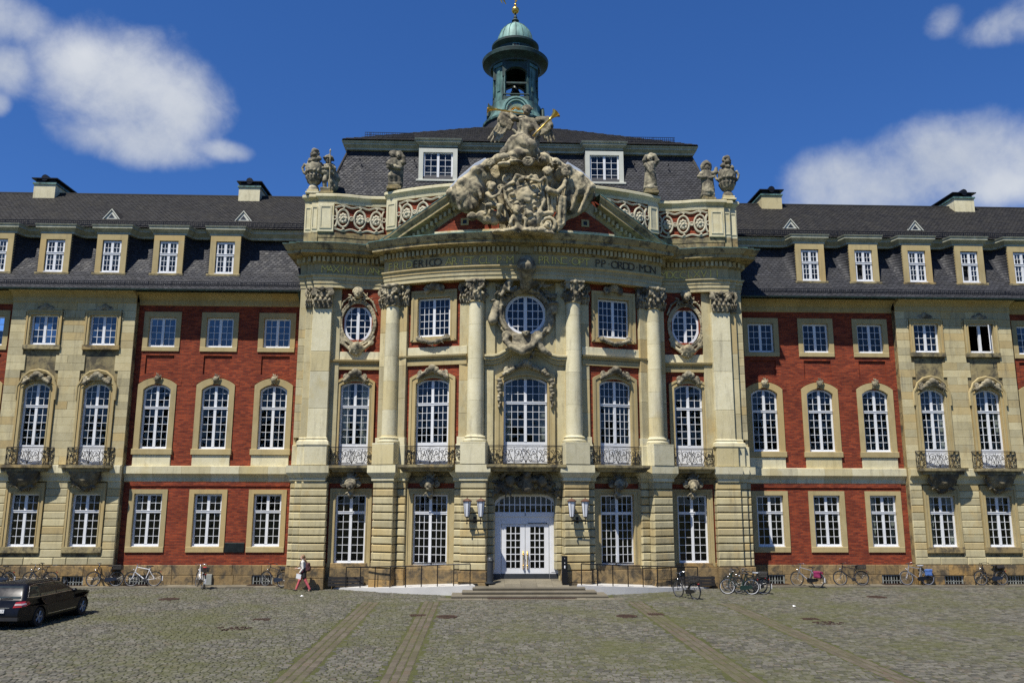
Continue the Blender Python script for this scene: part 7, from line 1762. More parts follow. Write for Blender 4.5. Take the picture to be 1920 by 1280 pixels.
# light-well gratings set in the pavement before the cellar windows
for i, (x, lab) in enumerate(((-18.95, 'iron light-well grating in front of the white-framed bicycle'), (-12.9, 'iron light-well grating below the black bicycle beside the left corner pier'), (12.92, 'iron light-well grating behind the clustered bicycles at the right corner'), (18.95, 'iron light-well grating behind the silver bicycle with the blue bag'), (21.97, 'iron light-well grating between the blue-bag bicycle and the rightmost bicycle'), (-21.97, 'iron light-well grating nearest the dark car'))):
    o = tag(obj('light_well_grating', (lambda m: ([m.box(-0.62, 0.62, a, a + 0.02, 0, 0.014) for a in [-0.25 + 0.05 * k for k in range(11)]], [m.box(b, b + 0.02, -0.25, 0.27, 0.0, 0.012) for b in (-0.62, 0.0, 0.6)], m)[2])(MB()), 'rust', loc=(x, -0.36, 0.062)), lab, 'grating', 'light-well gratings along the wall')

# drain covers
def disc(name, lab, x, y, r, mat='rust', grp='drain covers in the square'):
    m = MB(); m.lathe([(0, 0.012), (r * 0.8, 0.012), (r * 0.82, 0.02), (r, 0.02), (r * 1.02, -0.02)], 20)
    for k in range(-3, 4): w = math.sqrt(max(0, (r * 0.75) ** 2 - (k * r * 0.22) ** 2)); m.box(-w, w, k * r * 0.22 - 0.012, k * r * 0.22 + 0.012, 0.012, 0.019)
    return tag(obj(name, m, mat, loc=(x, y, 0.006)), lab, 'drain cover', grp)
def grate(lab, x, y, w=0.6, d=0.42, rz=0.0):
    m = MB(); m.box(-w / 2, w / 2, -d / 2, d / 2, -0.02, 0.008)
    for k in range(7): a = -w / 2 + 0.05 + k * (w - 0.1) / 6.5; m.box(a, a + 0.03, -d / 2 + 0.03, d / 2 - 0.03, 0.008, 0.02)
    return tag(obj('drain_grate', m, 'rust', loc=(x, y, 0.008), rz=rz), lab, 'drain', 'drain grates in the square')
def G(px, py):
    d = ray(px, py); t = (0 - CAM[2]) / d[2]; p = CAM + t * d; return float(p[0]), float(p[1])
disc('manhole_cover', 'round rusty manhole cover on the cobbles right of the car', *G(317, 1123), 0.42); disc('manhole_cover', 'round mossy manhole cover left of the steps, right of the flagstone band', *G(838, 1156), 0.4); disc('manhole_cover', 'round mossy manhole cover right of the steps', *G(1175, 1155), 0.4)
disc('manhole_cover', 'round manhole cover in front of the dark bicycle with a basket', *G(1644, 1119), 0.42)
grate('rusty drain grate left of the flagstone band, below the walking person', *G(490, 1161)); grate('drain grate set in the flagstone band left of the steps', *G(783, 1153)); grate('drain grate set in the flagstone band right of the steps', *G(1229, 1151)); grate('drain grate out on the cobbles below the magenta-bagged bicycle', *G(1519, 1160))
for (px, py, lab) in ((436, 1178, 'patch of broken red cobble repair left of the drain grate'), (1551, 1168, 'patch of broken red cobble repair at the right of the square')):
    x, y = G(px, py); m = MB(); q = random.Random(px)
    for i in range(60): a = q.uniform(0, 6.28); r = q.uniform(0, 1) ** 0.6; u, v = 0.62 * r * math.cos(a), 0.42 * r * math.sin(a); w = q.uniform(0.02, 0.05); i0 = len(m.v); m.box(-w, w, -w * 0.8, w * 0.8, -0.01, q.uniform(0.01, 0.035)); m.rot(i0, Matrix.Translation((u, v, 0)) @ Matrix.Rotation(a, 4, 'Z'))
    tag(kind(obj('rubble_patch', m, 'rust', loc=(x, y, 0.0)), 'stuff'), lab, 'rubble')
for (px, py, lab) in ((566, 1118, 'scrap of white litter on the cobbles in front of the walking person'), (1489, 1137, 'scrap of white litter on the cobbles in front of the magenta-bagged bicycle'), (878, 1121, 'white scrap of paper at the left end of the lowest step')):
    x, y = G(px, py); m = MB(); m.add([(-0.07, -0.05, 0.01), (0.06, -0.05, 0.03), (0.08, 0.05, 0.015), (-0.03, 0.06, 0.06), (0, 0, 0.05)], [(0, 1, 4), (1, 2, 4), (2, 3, 4), (3, 0, 4)]); tag(obj('litter', m, 'paper', loc=(x, y, 0.01)), lab, 'litter', 'white litter on the cobbles')

# steps and ramps
STP = thing('entrance_steps', 'three broad grey stone steps with a landing before the white double door', 'steps', (0.12, -4.5, 0))
def rstep(x0, x1, y0, z0, z1, yb):
    m = MB(); r = (z1 - z0) * 0.45; prof = [(0.0, z0), (0.0, z0 + 0.02), (0.02, z0 + 0.03)] + [(0.04 + r * 0.6 * math.sin(a), z0 + (z1 - z0) * 0.5 - r * math.cos(a) + 0.01) for a in [math.pi * i / 6 for i in range(7)]] + [(0.0, z1)]
    m.sweep([(x0, yb), (x0, y0), (x1, y0), (x1, yb)], prof); m.quad((x0 - 0.0, y0, z1), (x1, y0, z1), (x1, yb, z1), (x0, yb, z1)); return m
for (hw, y0, z0) in ((3.38, -0.86, 0.0), (2.92, -0.48, 0.13), (2.46, -0.1, 0.26)):
    obj('step', rstep(-hw, hw, y0, z0, z0 + 0.13, 1.6), 'steps', STP, smooth=40)
for k in range(5):
    x0 = -1.8 + k * 0.73
    for j, (ya, yb) in enumerate(((0.0, 0.55), (0.55, 1.1), (1.1, 1.75))):
        Z = lambda y: 0.395 + max(0, y) * 0.13; m = MB(); m.prism([(ya + 0.004, 0.2), (yb - 0.004, 0.2), (yb - 0.004, Z(yb)), (ya + 0.004, Z(ya))], x0 + 0.004, x0 + 0.726, 'x'); obj('landing_slab', m, 'slab', STP)

tag(obj('drain_channel', (lambda m: ([m.box(-1.9 + k * 0.1, -1.9 + k * 0.1 + 0.06, -0.12, 0.12, 0, 0.012) for k in range(38)], m.box(-1.95, 1.95, -0.16, -0.12, 0, 0.014), m.box(-1.95, 1.95, 0.12, 0.16, 0, 0.014), m)[3])(MB()), 'rust', loc=(0.2, -5.62, 0.03)), 'long narrow drain channel in front of the lowest step', 'drain')
def ramp(s):
    A, B = (9.15, -1.5), (2.3, -4.45); dx, dy = B[0] - A[0], B[1] - A[1]; L = math.hypot(dx, dy); n = 12
    nx, ny = 0.36, 0.93
    side = 'left' if s < 0 else 'right'
    o = thing('wheelchair_ramp', 'pale concrete ramp rising to the doorway from the ' + ('side of the walking person' if s < 0 else 'side of the clustered bicycles'), 'ramp', (s * 5.7, -3.0, 0), 0, 'pale ramps beside the steps')
    m = MB(); ctr = lambda t: (A[0] + dx * t, A[1] + dy * t - 0.45 * math.sin(math.pi * t)); top = lambda t: 0.06 + 0.4 * t
    for i in range(n):
        t0, t1 = i / n, (i + 1) / n; p0, p1 = ctr(t0), ctr(t1); b0 = (p0[0] + nx * 1.35 * 0.6, p0[1] + 1.5); b1 = (p1[0] + nx * 1.35 * 0.6, p1[1] + 1.5); z0, z1 = top(t0), top(t1)
        X = lambda p, z: (s * p[0] - s * 5.7, p[1] + 3.0, z)
        m.quad(X(p0, -0.05), X(p1, -0.05), X(p1, z1), X(p0, z0)); m.quad(X(p0, z0), X(p1, z1), X(b1, z1), X(b0, z0)); m.quad(X(b0, -0.05), X(b1, -0.05), X(b1, z1), X(b0, z0))
    obj('slab', m, 'concrete', o, smooth=20)
    rl = thing('ramp_railing', 'thin black double handrail along the ramp nearest the ' + ('walking person' if s < 0 else 'clustered bicycles'), 'railing', (s * 5.7, -3.0, 0), 0, 'ramp handrails')
    for off, t0, t1 in ((0.09, 0.1, 0.97), (1.36, -0.02, 0.99)):
        k = 8; pts = []
        for i in range(k + 1):
            t = t0 + (t1 - t0) * i / k; p = ctr(max(0, t)); p = (A[0] + dx * t, p[1] if t > 0 else A[1]); z = max(0.05, top(t)); c = (s * (p[0] + nx * 0.6 * off) - s * 5.7, p[1] + off + 3.0); pts.append((c, z))
            m = MB(); m.box(c[0] - 0.022, c[0] + 0.022, c[1] - 0.012, c[1] + 0.012, z - 0.05, z + 0.93); obj('post', m, 'black', rl)
        m = MB(); m.tube([(c[0], c[1], z + 0.94) for c, z in pts], 0.026, 6); obj('handrail', m, 'black', rl, smooth=60)
for s in (-1, 1): ramp(s)
for s, lab in ((-1, 'dark low bench behind the left ramp handrail'), (1, 'dark low bench behind the right ramp handrail')):
    o = thing('wall_bench', lab, 'bench', (s * 8.5, -1.75, 0.05), 0, 'dark benches below the pavilion windows'); m = MB()
    for k in range(3): m.box(-0.85, 0.85, -0.02, 0.02, 0.1 + k * 0.15, 0.23 + k * 0.15)
    obj('back_board', m, 'leather', o)
    for t in (-0.75, 0.75): m = MB(); m.box(t - 0.05, t + 0.05, 0.02, 0.1, 0, 0.55); obj('leg', m, 'black', o)

# wall lanterns
def lantern(x, y, rz, lab):
    o = thing('wall_lantern', lab, 'lantern', (x, y, 3.3), rz, 'double wall lanterns beside the door'); m = MB()
    m.tube([(0, 0.0, 0.02), (0, -0.3, 0.02)], 0.025, 6); m.tube([(-0.32, -0.3, 0.02), (0.32, -0.3, 0.02)], 0.022, 6); m.box(-0.06, 0.06, -0.03, 0.0, -0.12, 0.16); m.tube([(0, -0.02, -0.1), (0, -0.28, 0.0)], 0.014, 5)
    for t in (-1, 1): m.tube([(t * 0.32, -0.3, 0.12), (t * 0.32, -0.3, -0.1)], 0.02, 6); m.sphere((t * 0.32, -0.3, -0.13), 0.04); m.lathe([(0.03, 0.1), (0.07, 0.14), (0.09, 0.17)], 8, t * 0.32, -0.3)
    obj('bracket', m, 'black', o, smooth=40)
    for t in (-1, 1):
        c = (t * 0.32, -0.3); m = MB(); m.lathe([(0.1, 0.18), (0.18, 0.86)], 6, *c); sh = obj('lamp_shade', m, 'lampglass', o)
        m = MB()
        for k in range(6): a = math.pi / 3 * k; m.tube([(c[0] + 0.105 * math.cos(a), c[1] + 0.105 * math.sin(a), 0.17), (c[0] + 0.185 * math.cos(a), c[1] + 0.185 * math.sin(a), 0.87)], 0.011, 4)
        obj('frame', m, 'black', sh); m = MB(); m.lathe([(0.22, 0.86), (0.225, 0.89), (0.11, 0.96), (0.03, 0.99), (0.02, 1.03), (0.0, 1.04)], 6, *c); m.lathe([(0.19, 0.86), (0.0, 0.862)], 6, *c); obj('lamp_cap', m, 'cap', o)
lantern(-2.35, -3.82, -rad(7), 'double black lantern on the pier left of the white door'); lantern(2.42, -3.82, rad(7), 'double black lantern on the pier right of the white door')

# bin and info post by the door
o = thing('ash_bin', 'slim grey cylindrical bin with slanted top left of the door', 'bin', (-1.62, -3.95, 0.5)); m = MB(); m.lathe([(0.24, 0), (0.24, 0.04), (0.16, 0.05), (0.155, 0.1)], 20); obj('foot', m, 'anthracite', o); m = MB(); m.lathe([(0.15, 0.06), (0.15, 0.95), (0.16, 0.96), (0.165, 1.0)], 20); obj('body', m, 'anthracite', o, smooth=40)
m = MB(); m.lathe([(0.165, 0.99), (0.15, 1.1), (0.09, 1.16), (0.0, 1.17)], 20); obj('lid', m, 'anthracite', o, smooth=50); m = MB(); m.box(-0.08, 0.08, -0.168, -0.1, 1.0, 1.06); obj('slot', m, 'chrome', o)
o = thing('info_post', 'square black steel post with a small white sign right of the door', 'post', (1.78, -4.1, 0.5)); m = MB(); m.block(-0.13, 0.13, -0.1, 0.1, 0, 1.22, 0.008); obj('column', m, 'black', o); m = MB(); m.box(-0.025, 0.025, -0.104, -0.099, 0.68, 0.8); m.box(-0.02, 0.02, -0.104, -0.099, 0.9, 0.93); m.box(-0.012, 0.012, -0.104, -0.099, 1.1, 1.12); obj('sign', m, 'paper', o)
tag(obj('wall_plaque', (lambda m: (m.block(-0.49, 0.49, -0.05, 0.0, 0, 0.48, 0.015), m)[1])(MB()), 'bronze', loc=(-14.38, 0.0, 1.6)), 'dark bronze plaque on the brick wall between two ground-floor windows', 'plaque')
tag(obj('utility_box', (lambda m: (m.block(-0.2, 0.2, -0.12, 0.0, 0, 0.5, 0.01), m)[1])(MB()), 'utility', loc=(-15.55, -0.08, 0.06)), 'small grey utility cabinet at the wall right of the red-basket bicycle', 'cabinet')

# the trees across the square, which the upper panes mirror
def far_trees():
    q = np.random.RandomState(77); V = []; F = []
    for k in range(17):
        cx, cy, r, h = -130 + k * 16.5 + q.uniform(-3, 3), -128 + q.uniform(-9, 9), q.uniform(7, 10), q.uniform(19, 25)
        for i in range(900):
            d = q.normal(size=3); d /= np.linalg.norm(d); R_ = q.uniform(0.55, 1.0) ** 0.5 * (1 + 0.18 * math.sin(5 * d[0] + k) * math.sin(4 * d[2] + 2 * k))
            p = np.array([cx, cy, h * 0.6]) + d * R_ * np.array([r, r, h * 0.42]); u = q.normal(size=3); u /= np.linalg.norm(u); w = np.cross(u, q.normal(size=3)); w /= np.linalg.norm(w); s = q.uniform(0.5, 1.0); o = len(V)
            V += [tuple(p - u * s), tuple(p + w * s * 0.6), tuple(p + u * s), tuple(p - w * s * 0.6)]; F.append((o, o + 1, o + 2, o + 3))
        o = len(V)
        for (rr, z) in ((0.5, 0), (0.3, h * 0.6)):
            for j in range(6): V.append((cx + rr * math.cos(j * 1.047), cy + rr * math.sin(j * 1.047), z))
        for j in range(6): F.append((o + j, o + (j + 1) % 6, o + 6 + (j + 1) % 6, o + 6 + j))
    me = bpy.data.meshes.new('far_trees'); me.from_pydata(V, [], F); me.materials.append(MATS['leaf']); me.update(); kind(link('far_trees', me), 'stuff')
far_trees()

# ================================================================== BICYCLES
def bike(label, x, y, rz, lean=0.0, paint='bikeblack', frame='diamond', basket=None, pannier=None, bag=None, saddle='leather', white_tip=False, rim='rimsteel', bars='black', chain_case=True, z=0.0, crate_mat='basket', skirt=None):
    t = thing('bicycle', label, 'bicycle', (x, y, z), 0, 'bicycles parked at the palace')
    t.rotation_euler = (lean, 0, rz)
    R_ = 0.345; W0, W1 = (-0.54, 0, R_), (0.54, 0, R_)
    for c in (W0, W1):
        m = MB(); m.tube([(c[0] + R_ * math.cos(a), 0, c[2] + R_ * math.sin(a)) for a in [2 * math.pi * i / 28 for i in range(28)]], 0.021, 6, closed=True); w = obj('wheel', m, 'tyre', t, smooth=60)
        m = MB(); m.tube([(c[0] + (R_ - 0.032) * math.cos(a), 0, c[2] + (R_ - 0.032) * math.sin(a)) for a in [2 * math.pi * i / 28 for i in range(28)]], 0.014, 5, closed=True); m.tube([(c[0], -0.05, c[2]), (c[0], 0.05, c[2])], 0.025, 6); obj('rim', m, rim, w, smooth=60)
        m = MB()
        for k in range(16): a = 2 * math.pi * k / 16; m.tube([(c[0] + 0.02 * math.cos(a + 1), 0.03 * (-1) ** k, c[2] + 0.02 * math.sin(a + 1)), (c[0] + (R_ - 0.035) * math.cos(a), 0, c[2] + (R_ - 0.035) * math.sin(a))], 0.0025, 3)
        obj('spokes', m, 'rimsteel', w)
    bb = (0.1, 0, 0.29); st_ = (0.26, 0, 0.82); hd, hb = (-0.36, 0, 0.9), (-0.42, 0, 0.68)
    m = MB(); r = 0.018
    if frame == 'diamond':
        m.tube([hd, (st_[0] - 0.03, 0, st_[2] - 0.03)], r, 6); m.tube([hb, bb], r * 1.2, 6)
    else:
        m.tube([hb, (-0.25, 0, 0.42), (-0.05, 0, 0.31), bb], r * 1.25, 6); m.tube([hd, (-0.2, 0, 0.55), (0.0, 0, 0.42), (0.17, 0, 0.5)], r * 0.9, 6)
    m.tube([bb, (st_[0] + 0.02, 0, st_[2] + 0.06)], r, 6); m.tube([hb, (hd[0] + 0.02, 0, hd[2] + 0.06)], r * 1.3, 6)
    for s in (-1, 1):
        m.tube([(bb[0], s * 0.04, bb[2]), (0.54, s * 0.055, R_)], 0.01, 5); m.tube([(st_[0] - 0.02, s * 0.02, st_[2] - 0.05), (0.54, s * 0.055, R_)], 0.009, 5); m.tube([(hb[0], s * 0.045, hb[2] - 0.01), (-0.5, s * 0.05, 0.45), (-0.54, s * 0.05, R_)], 0.011, 5)
    obj('frame', m, paint, t, smooth=50)
    m = MB(); hx = hd[0] + 0.03
    m.tube([(hx, 0, 0.95), (hx - 0.02, 0, 1.04), (hx - 0.06, 0, 1.05)], 0.013, 6)
    if bars == 'flat': m.tube([(hx - 0.03, -0.29, 1.06), (hx - 0.06, 0, 1.05), (hx - 0.03, 0.29, 1.06)], 0.012, 6)
    else: m.tube([(hx + 0.17, -0.27, 1.05), (hx + 0.02, -0.27, 1.09), (hx - 0.08, -0.12, 1.08), (hx - 0.06, 0, 1.05), (hx - 0.08, 0.12, 1.08), (hx + 0.02, 0.27, 1.09), (hx + 0.17, 0.27, 1.05)], 0.012, 6)
    hb_ = obj('handlebar', m, 'chrome' if bars != 'black' else 'black', t, smooth=60)
    m = MB()
    for s in (-1, 1): m.tube([(hx + (0.06 if bars != 'flat' else -0.03), s * 0.27, 1.075), (hx + (0.18 if bars != 'flat' else -0.03), s * (0.27 if bars != 'flat' else 0.36), 1.05)], 0.018, 6)
    obj('grip', m, 'leather', hb_)
    m = MB(); m.sphere((0.31, 0, 0.945), (0.13, 0.08, 0.035), 12, 8); m.sphere((0.2, 0, 0.945), (0.12, 0.035, 0.028), 10, 6); m.tube([(0.28, 0, 0.86), (0.29, 0, 0.93)], 0.014, 6); obj('saddle', m, saddle, t, smooth=70)
    m = MB()
    for (c, a0, a1) in ((W1, -0.1, 2.9), (W0, 0.55, 2.7)):
        pts = [(c[0] + (R_ + 0.035) * math.cos(a0 + (a1 - a0) * i / 12), c[2] + (R_ + 0.035) * math.sin(a0 + (a1 - a0) * i / 12)) for i in range(13)]
        for (p, q) in zip(pts, pts[1:]): m.quad((p[0], -0.025, p[1]), (q[0], -0.025, q[1]), (q[0], 0.025, q[1]), (p[0], 0.025, p[1]))
    mg = obj('mudguard', m, paint if paint != 'bikewhite' else 'black', t, smooth=60)
    if white_tip: m = MB(); m.box(0.54 + R_ + 0.02, 0.54 + R_ + 0.045, -0.03, 0.03, 0.26, 0.48); obj('mudguard_tip', m, 'bikewhite', mg)
    m = MB(); m.lathe([(0.02, -0.02), (0.09, -0.02), (0.095, 0.0), (0.02, 0.01)], 16); m.rot(0, Matrix.Translation((bb[0], -0.05, bb[2])) @ Matrix.Rotation(math.pi / 2, 4, 'X')); m.tube([(bb[0], -0.06, bb[2]), (bb[0] + 0.12, -0.08, bb[2] - 0.12)], 0.01, 5); m.tube([(bb[0], 0.06, bb[2]), (bb[0] - 0.12, 0.08, bb[2] + 0.12)], 0.01, 5); m.box(bb[0] + 0.08, bb[0] + 0.17, -0.17, -0.08, bb[2] - 0.135, bb[2] - 0.105); m.box(bb[0] - 0.17, bb[0] - 0.08, 0.08, 0.17, bb[2] + 0.105, bb[2] + 0.135); obj('crank', m, 'carplastic', t)
    if chain_case: m = MB(); m.prism([(0.0, 0.33), (0.05, 0.4), (0.2, 0.42), (0.56, 0.41), (0.6, 0.35), (0.56, 0.29), (0.2, 0.2), (0.05, 0.2)], -0.075, -0.05); obj('chain_guard', m, paint if paint in ('bikeblack', 'bikegreen') else 'black', t)
    m = MB()
    for s in (-1, 1): m.tube([(0.27, s * 0.06, 0.76), (0.78, s * 0.06, 0.75)], 0.006, 4); m.tube([(0.74, s * 0.06, 0.75), (0.54, s * 0.055, R_)], 0.006, 4)
    for k in range(4): m.tube([(0.36 + k * 0.13, -0.06, 0.76), (0.36 + k * 0.13, 0.06, 0.76)], 0.005, 4)
    m.tube([(0.1, 0.08, 0.25), (0.16, 0.2, 0.02)], 0.009, 5); obj('rack', m, 'black', t)
    m = MB(); m.sphere((-0.5, 0, 0.78), 0.045, 10, 6); obj('headlight', m, 'chrome', t, smooth=70); m = MB(); m.box(0.8, 0.83, -0.035, 0.035, 0.66, 0.7); obj('tail_light', m, 'redlens', t)
    if basket:
        x0, x1, hw, z0, z1 = (0.36, 0.76, 0.15, 0.78, 0.98); m = MB()
        m.box(x0, x1, -hw, hw, z0, z0 + 0.015)
        for zz in (z0 + 0.06, z0 + 0.12, z1 - 0.02, z1): m.tube([(x0, -hw, zz), (x1, -hw, zz), (x1, hw, zz), (x0, hw, zz)], 0.011, 4, closed=True)
        for k in range(9): xx = x0 + (x1 - x0) * k / 8; [m.tube([(xx, s * hw, z0), (xx, s * hw, z1)], 0.009, 4) for s in (-1, 1)]
        for k in range(6): yy = -hw + 2 * hw * k / 5; [m.tube([(xx, yy, z0), (xx, yy, z1)], 0.009, 4) for xx in (x0, x1)]
        obj('basket', m, crate_mat, t)
        if basket == 'red': m = MB(); m.sphere((0.5, 0, 0.95), (0.14, 0.12, 0.07)); obj('basket_lining', m, 'redlens', t, smooth=70)
    if pannier:
        for s in ((-1, 1) if pannier != 'bluebag' else (-1,)):
            sd = Sdf((0.3, -0.2 if s < 0 else 0.02, 0.36), (0.88, -0.02 if s < 0 else 0.2, 0.82), 0.02); sd.box((0.58, s * 0.11, 0.6), (0.18, 0.06, 0.16), 0.05, 0.0); sd.box((0.58, s * 0.12, 0.72), (0.185, 0.065, 0.05), 0.03, 0.03); sd.rough(0.008, 20, 3); link('pannier', sd.mesh('pannier', pannier), t)
    if bag:
        sd = Sdf((0.3, -0.2, 0.72), (0.92, 0.2, 1.05), 0.02); sd.box((0.58, 0, 0.87), (0.2, 0.12, 0.09), 0.06, 0.0); sd.rough(0.008, 18, 6); link('rack_bag', sd.mesh('rack_bag', bag), t)
    if skirt: m = MB(); m.prism([(0.55, 0.36), (0.3, 0.62), (0.45, 0.72), (0.65, 0.72), (0.82, 0.55)], 0.05, 0.06); obj('skirt_guard', m, skirt, t)
    return t
def WX(px, py, Y): return float(at(px, py, Y)[0])
LW = rad(-7)
YB = -0.72
bike('black bicycle at the far left edge, half hidden behind the dark car', WX(-4, 1085, YB), YB, rad(-14), LW, white_tip=True, z=0.055)
bike('dark mountain bicycle with flat handlebar behind the roof of the dark car', WX(74, 1083, -0.95), -0.95, rad(-6), LW, bars='flat', chain_case=False, z=0.055)
bike('black city bicycle tucked behind the mountain bicycle by the dark car', WX(90, 1083, -0.5), -0.5, rad(4), LW * 0.6, frame='step', z=0.055)
bike('black step-through bicycle with a black rear basket at the stone projection', WX(196, 1083, YB), YB, rad(2), LW, frame='step', basket='wire', bars='chrome', z=0.055)
bike('white-framed sports bicycle with flat handlebar leaning on the left wall', WX(268, 1083, YB), YB, rad(2), LW, paint='bikewhite', bars='flat', chain_case=False, white_tip=True, z=0.055)
bike('white-forked bicycle with a red-lined black rear basket, turned end-on to the wall', WX(375, 1085, -1.2), -1.2, rad(-58), rad(-4), paint='bikewhite', frame='step', basket='red', bars='chrome', white_tip=True, z=0.03)
bike('black bicycle leaning beside the left corner pier, near the walking person', WX(513, 1084, -0.9), -0.9, rad(-30), LW, basket=None, bag='jacket', bars='black', white_tip=False, z=0.05)
bike('lone black bicycle with dark basket and red tail light before the right ramp', 7.05, -5.45, rad(-62), rad(4), bars='chrome', basket='wire', frame='step', white_tip=False)
bike('green-black bicycle with pale rims, frontmost of the cluster at the right corner', WX(1387, 1113, -4.0), -4.0, rad(-12), rad(5), paint='bikegreen', frame='step', rim='bikewhite', white_tip=True, bars='chrome')
bike('dark bicycle with white mudguard tip, rightmost of the cluster at the right corner', WX(1409, 1110, -3.75), -3.75, rad(-24), rad(4), white_tip=True, bars='chrome', saddle='saddlegrey', basket='wire')
bike('dark bicycle with raised black handlebar, at the back of the cluster at the right corner', WX(1390, 1104, -2.9), -2.9, rad(-28), rad(5), paint='bikegreen', frame='step')
bike('black bicycle squeezed in the middle of the cluster at the right corner', WX(1402, 1106, -3.35), -3.35, rad(-20), rad(-4), skirt='bikeblack')
bike('dark bicycle with magenta panniers and white mudguard tip below the brick wall', WX(1513, 1086, -1.1), -1.1, rad(-48), rad(-4), pannier='magenta', white_tip=True, bars='chrome', z=0.03, paint='bikegrey')
bike('black diamond-frame bicycle with a black rear basket below the right brick wall', WX(1596, 1082, YB), YB, rad(-3), LW, basket='wire', chain_case=False, z=0.055)
bike('silver bicycle with grey saddle and a blue pannier by a cellar window', WX(1720, 1082, YB), YB, rad(0), LW, paint='bikegrey', pannier='bluebag', saddle='saddlegrey', rim='bikegrey', bars='chrome', white_tip=False, z=0.055)
bike('black step-through bicycle with a black bag on its rack, rightmost at the wall', WX(1859, 1082, YB), YB, rad(2), LW, frame='step', bag='jacket', white_tip=False, z=0.055)

